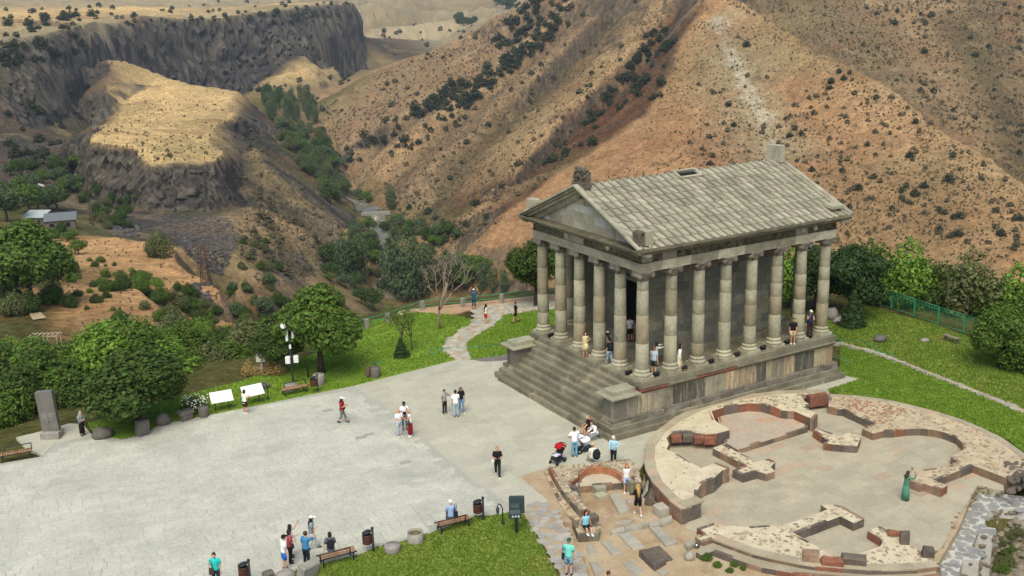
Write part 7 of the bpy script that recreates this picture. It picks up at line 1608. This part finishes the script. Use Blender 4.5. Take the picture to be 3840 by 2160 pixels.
# ---- things carried
def local(o, v): return o.location+Matrix.Rotation(o.rotation_euler.z, 3, 'Z') @ Vector(v)
def carried(o, slot, off, name, label, cat, mb, mat):
    i = dict(L=0, R=3, chest=6, pelvis=9, head=12)[slot]; j = Vector(o['_j'][i:i+3]); q = mb.build(name, mat, None, tuple(local(o, j+Vector(off))), o.rotation_euler.z); tag(q, label, cat); return q
def pack(w_=.3, h=.42, d=.18):
    m_ = MB(); m_.ball((0, 0, 0), (d*.62, w_*.55, h*.56), 12, 9, noise=.06); m_.ball((-d*.5, 0, -h*.16), (d*.3, w_*.38, h*.26), 10, 7)
    for y in (-1, 1): m_.tube([(d*.4, y*w_*.3, -h*.3), (d*1.1, y*w_*.36, -.02), (d*1.0, y*w_*.34, h*.5), (d*.4, y*w_*.28, h*.42)], .018, 6)
    return m_
mPk = cloth('1f2124')
carried(p39, 'chest', (-.22, 0, -.12), 'backpack', 'small black backpack on the bench sitter', 'backpack', pack(), mPk); carried(p14, 'chest', (-.2, 0, -.12), 'backpack', 'black backpack on the woman between the columns', 'backpack', pack(), mPk); carried(p25, 'chest', (-.24, -.1, -.2), 'backpack', 'large black backpack on the person in white', 'backpack', pack(.42, .56, .26), mPk)
def bagm(w_=.34, h=.26, strap=.0):
    m_ = MB().bbox((0, 0, 0), (.12, w_, h), .03)
    if strap: m_.tube([(0, -w_*.4, h*.45), (.0, -w_*.2, h*.45+strap), (0, w_*.2, h*.45+strap), (0, w_*.4, h*.45)], .012, 5)
    return m_
carried(p5, 'pelvis', (.05, .24, .02), 'handbag', 'dark olive handbag on the arm of the red skirt woman', 'bag', bagm(.36, .26, .18), cloth('3c3a30')); carried(p30, 'pelvis', (.02, .22, -.05), 'shoulder_bag', 'black shoulder bag of the man in mint tee', 'bag', bagm(.2, .3, .4), cloth('24262a')); carried(p9, 'pelvis', (.0, -.23, -.02), 'handbag', 'small white handbag of the woman in black', 'bag', bagm(.16, .16, .3), cloth('e6e2da')); carried(p35, 'pelvis', (.14, -.12, .02), 'belt_bag', 'patterned waist bag of the woman in pink', 'bag', bagm(.26, .16), cloth('3a342e')); carried(p33, 'pelvis', (.12, -.16, -.02), 'shoulder_bag', 'dark shoulder bag of the man in turquoise', 'bag', bagm(.2, .3, .38), cloth('4a3a34')); carried(p1, 'pelvis', (.1, .2, .05), 'handbag', 'small turquoise bag of the woman at the white board', 'bag', bagm(.2, .18, .3), cloth('3fb0a8')); carried(p2, 'pelvis', (.12, .1, .04), 'belt_bag', 'black belt bag of the woman in red', 'bag', bagm(.22, .15), cloth('202020')); carried(p40, 'pelvis', (-.12, -.2, .14), 'shoulder_bag', 'dark shoulder bag behind the bench sitter in blue', 'bag', bagm(.2, .3, .4), cloth('23282e')); carried(p4, 'chest', (.16, 0, -.28), 'shoulder_bag', 'black chest bag of the man with dark cap', 'bag', bagm(.2, .2), cloth('1b1b1d'))
ph = lambda: MB().bbox((0, 0, 0), (.012, .075, .15), .004)
for o, sl_2, lab in ((p34, 'L', 'phone raised by the woman with long black hair'), (p9, 'L', 'phone held by the woman in black'), (p32, 'L', 'phone held by the woman in the green robe'), (p18, 'L', 'phone held out by the woman in white')): carried(o, sl_2, (.05, -.02, .05), 'phone', lab, 'phone', ph(), P('phone_black', '17181a', .3))
o = carried(p28, 'R', (.05, 0, -.08), 'paper_sheet', 'white sheet held by the blond woman', 'paper', MB().bbox((0, 0, 0), (.2, .02, .15), .002), P('paper', 'e8e4ea'))
# ---- prams
def pram(px, py, rz, label, canopy, seatc, big):
    t = thing('pram', label, 'pram', tuple(G(px, py)), rz); mF = P('pram_frame', '9a9c9e', .35, .7) if big else mBlk; k = 1.12 if big else 1.0
    for x in (-.32, .36):
        for y in (-.24, .24):
            w_ = MB(); r_ = .13*k if x < 0 else .11*k
            w_.tube([(x*k, y-.025, r_), (x*k, y+.025, r_)], [r_, r_], 14); wh = w_.build('wheel', P('tyre', '202224', .8), t); MB().tube([(x*k, y-.03, r_), (x*k, y+.03, r_)], r_*.5, 10).build('rim', mF, wh)
    f_ = MB()
    for y in (-.23, .23): f_.tube([(.36*k, y, .12), (-.1, y, .55*k), (-.52*k, y, .98*k)], .018, 6); f_.tube([(-.32*k, y, .13), (.05, y, .5*k), (.2, y, .56*k)], .018, 6)
    f_.tube([(-.52*k, -.23, .98*k), (-.56*k, 0, 1.0*k), (-.52*k, .23, .98*k)], .022, 6); f_.build('frame', mF, t)
    s_ = MB(); s_.add([(.42, -.2, .34), (.42, .2, .34), (.28, .2, .5), (.28, -.2, .5), (-.06, .2, .44), (-.06, -.2, .44), (-.32, .2, .86), (-.32, -.2, .86), (.42, -.2, .29), (.42, .2, .29), (-.1, .2, .36), (-.1, -.2, .36), (-.38, .2, .84), (-.38, -.2, .84)], [(0, 1, 2, 3), (3, 2, 4, 5), (5, 4, 6, 7), (9, 8, 11, 10), (10, 11, 13, 12), (7, 6, 12, 13), (0, 8, 9, 1), (0, 3, 5, 11, 8), (1, 9, 10, 4, 2), (5, 7, 13, 11), (4, 10, 12, 6)]); so_ = s_.build('seat', cloth(seatc), t); fixn(so_)
    MB().bbox((.1, 0, .5), (.4, .3, .05), .02).build('blanket', cloth('c9cddd'), so_)
    MB().bbox((-.02, 0, .25), (.5, .4, .16), .05).build('basket', mBlk, t)
    cn = MB()
    for q in range(5):
        a0_, a1_ = R_(20+q*30), R_(20+(q+1)*30)
        for y0, y1, r0, r1 in ((-.23, -.12, .3, .36), (-.12, .12, .36, .36), (.12, .23, .36, .3)):
            pt_ = lambda a, y, r_: (-.22-math.cos(a)*r_*-1*.9, y, .74+math.sin(a)*r_); cn.add([pt_(a0_, y0, r0), pt_(a0_, y1, r1), pt_(a1_, y1, r1), pt_(a1_, y0, r0)], [(0, 1, 2, 3)], True)
    co_ = cn.build('canopy', cloth(canopy), t); sm_ = co_.modifiers.new('thickness', 'SOLIDIFY'); sm_.thickness = .02
    if big:
        dr = MB(); dr.ball((.0, 0, .74), (.42, .27, .2), 14, 8, noise=.12); dr.build('cover_cloth', cloth('f4f4f6'), t)
pram(2092, 1735, R_(239.5-40), 'small black pram with red canopy standing on its own', 'b3101f', '232326', False)
pram(2190, 1695, R_(-12), 'pram draped in white cloth pushed by the white tee man', 'f2f2f4', '30343a', True)
# ================================================================== air
hz = MB().slab(CAM.x-4500, CAM.x+5500, CAM.y-400, CAM.y+6200, -125, 330).build('haze', None); tag(hz, 'thin pale summer haze filling the gorge air', 'haze', kind='stuff')
hm_ = bpy.data.materials.new('haze_air'); hm_.use_nodes = True; hn = hm_.node_tree; hn.nodes.clear()
pv = hn.nodes.new('ShaderNodeVolumePrincipled'); pv.inputs['Color'].default_value = (.72, .86, 1, 1); pv.inputs['Density'].default_value = 0.000095; pv.inputs['Anisotropy'].default_value = 0.2
ho = hn.nodes.new('ShaderNodeOutputMaterial'); hn.links.new(pv.outputs[0], ho.inputs['Volume']); hz.data.materials.append(hm_)
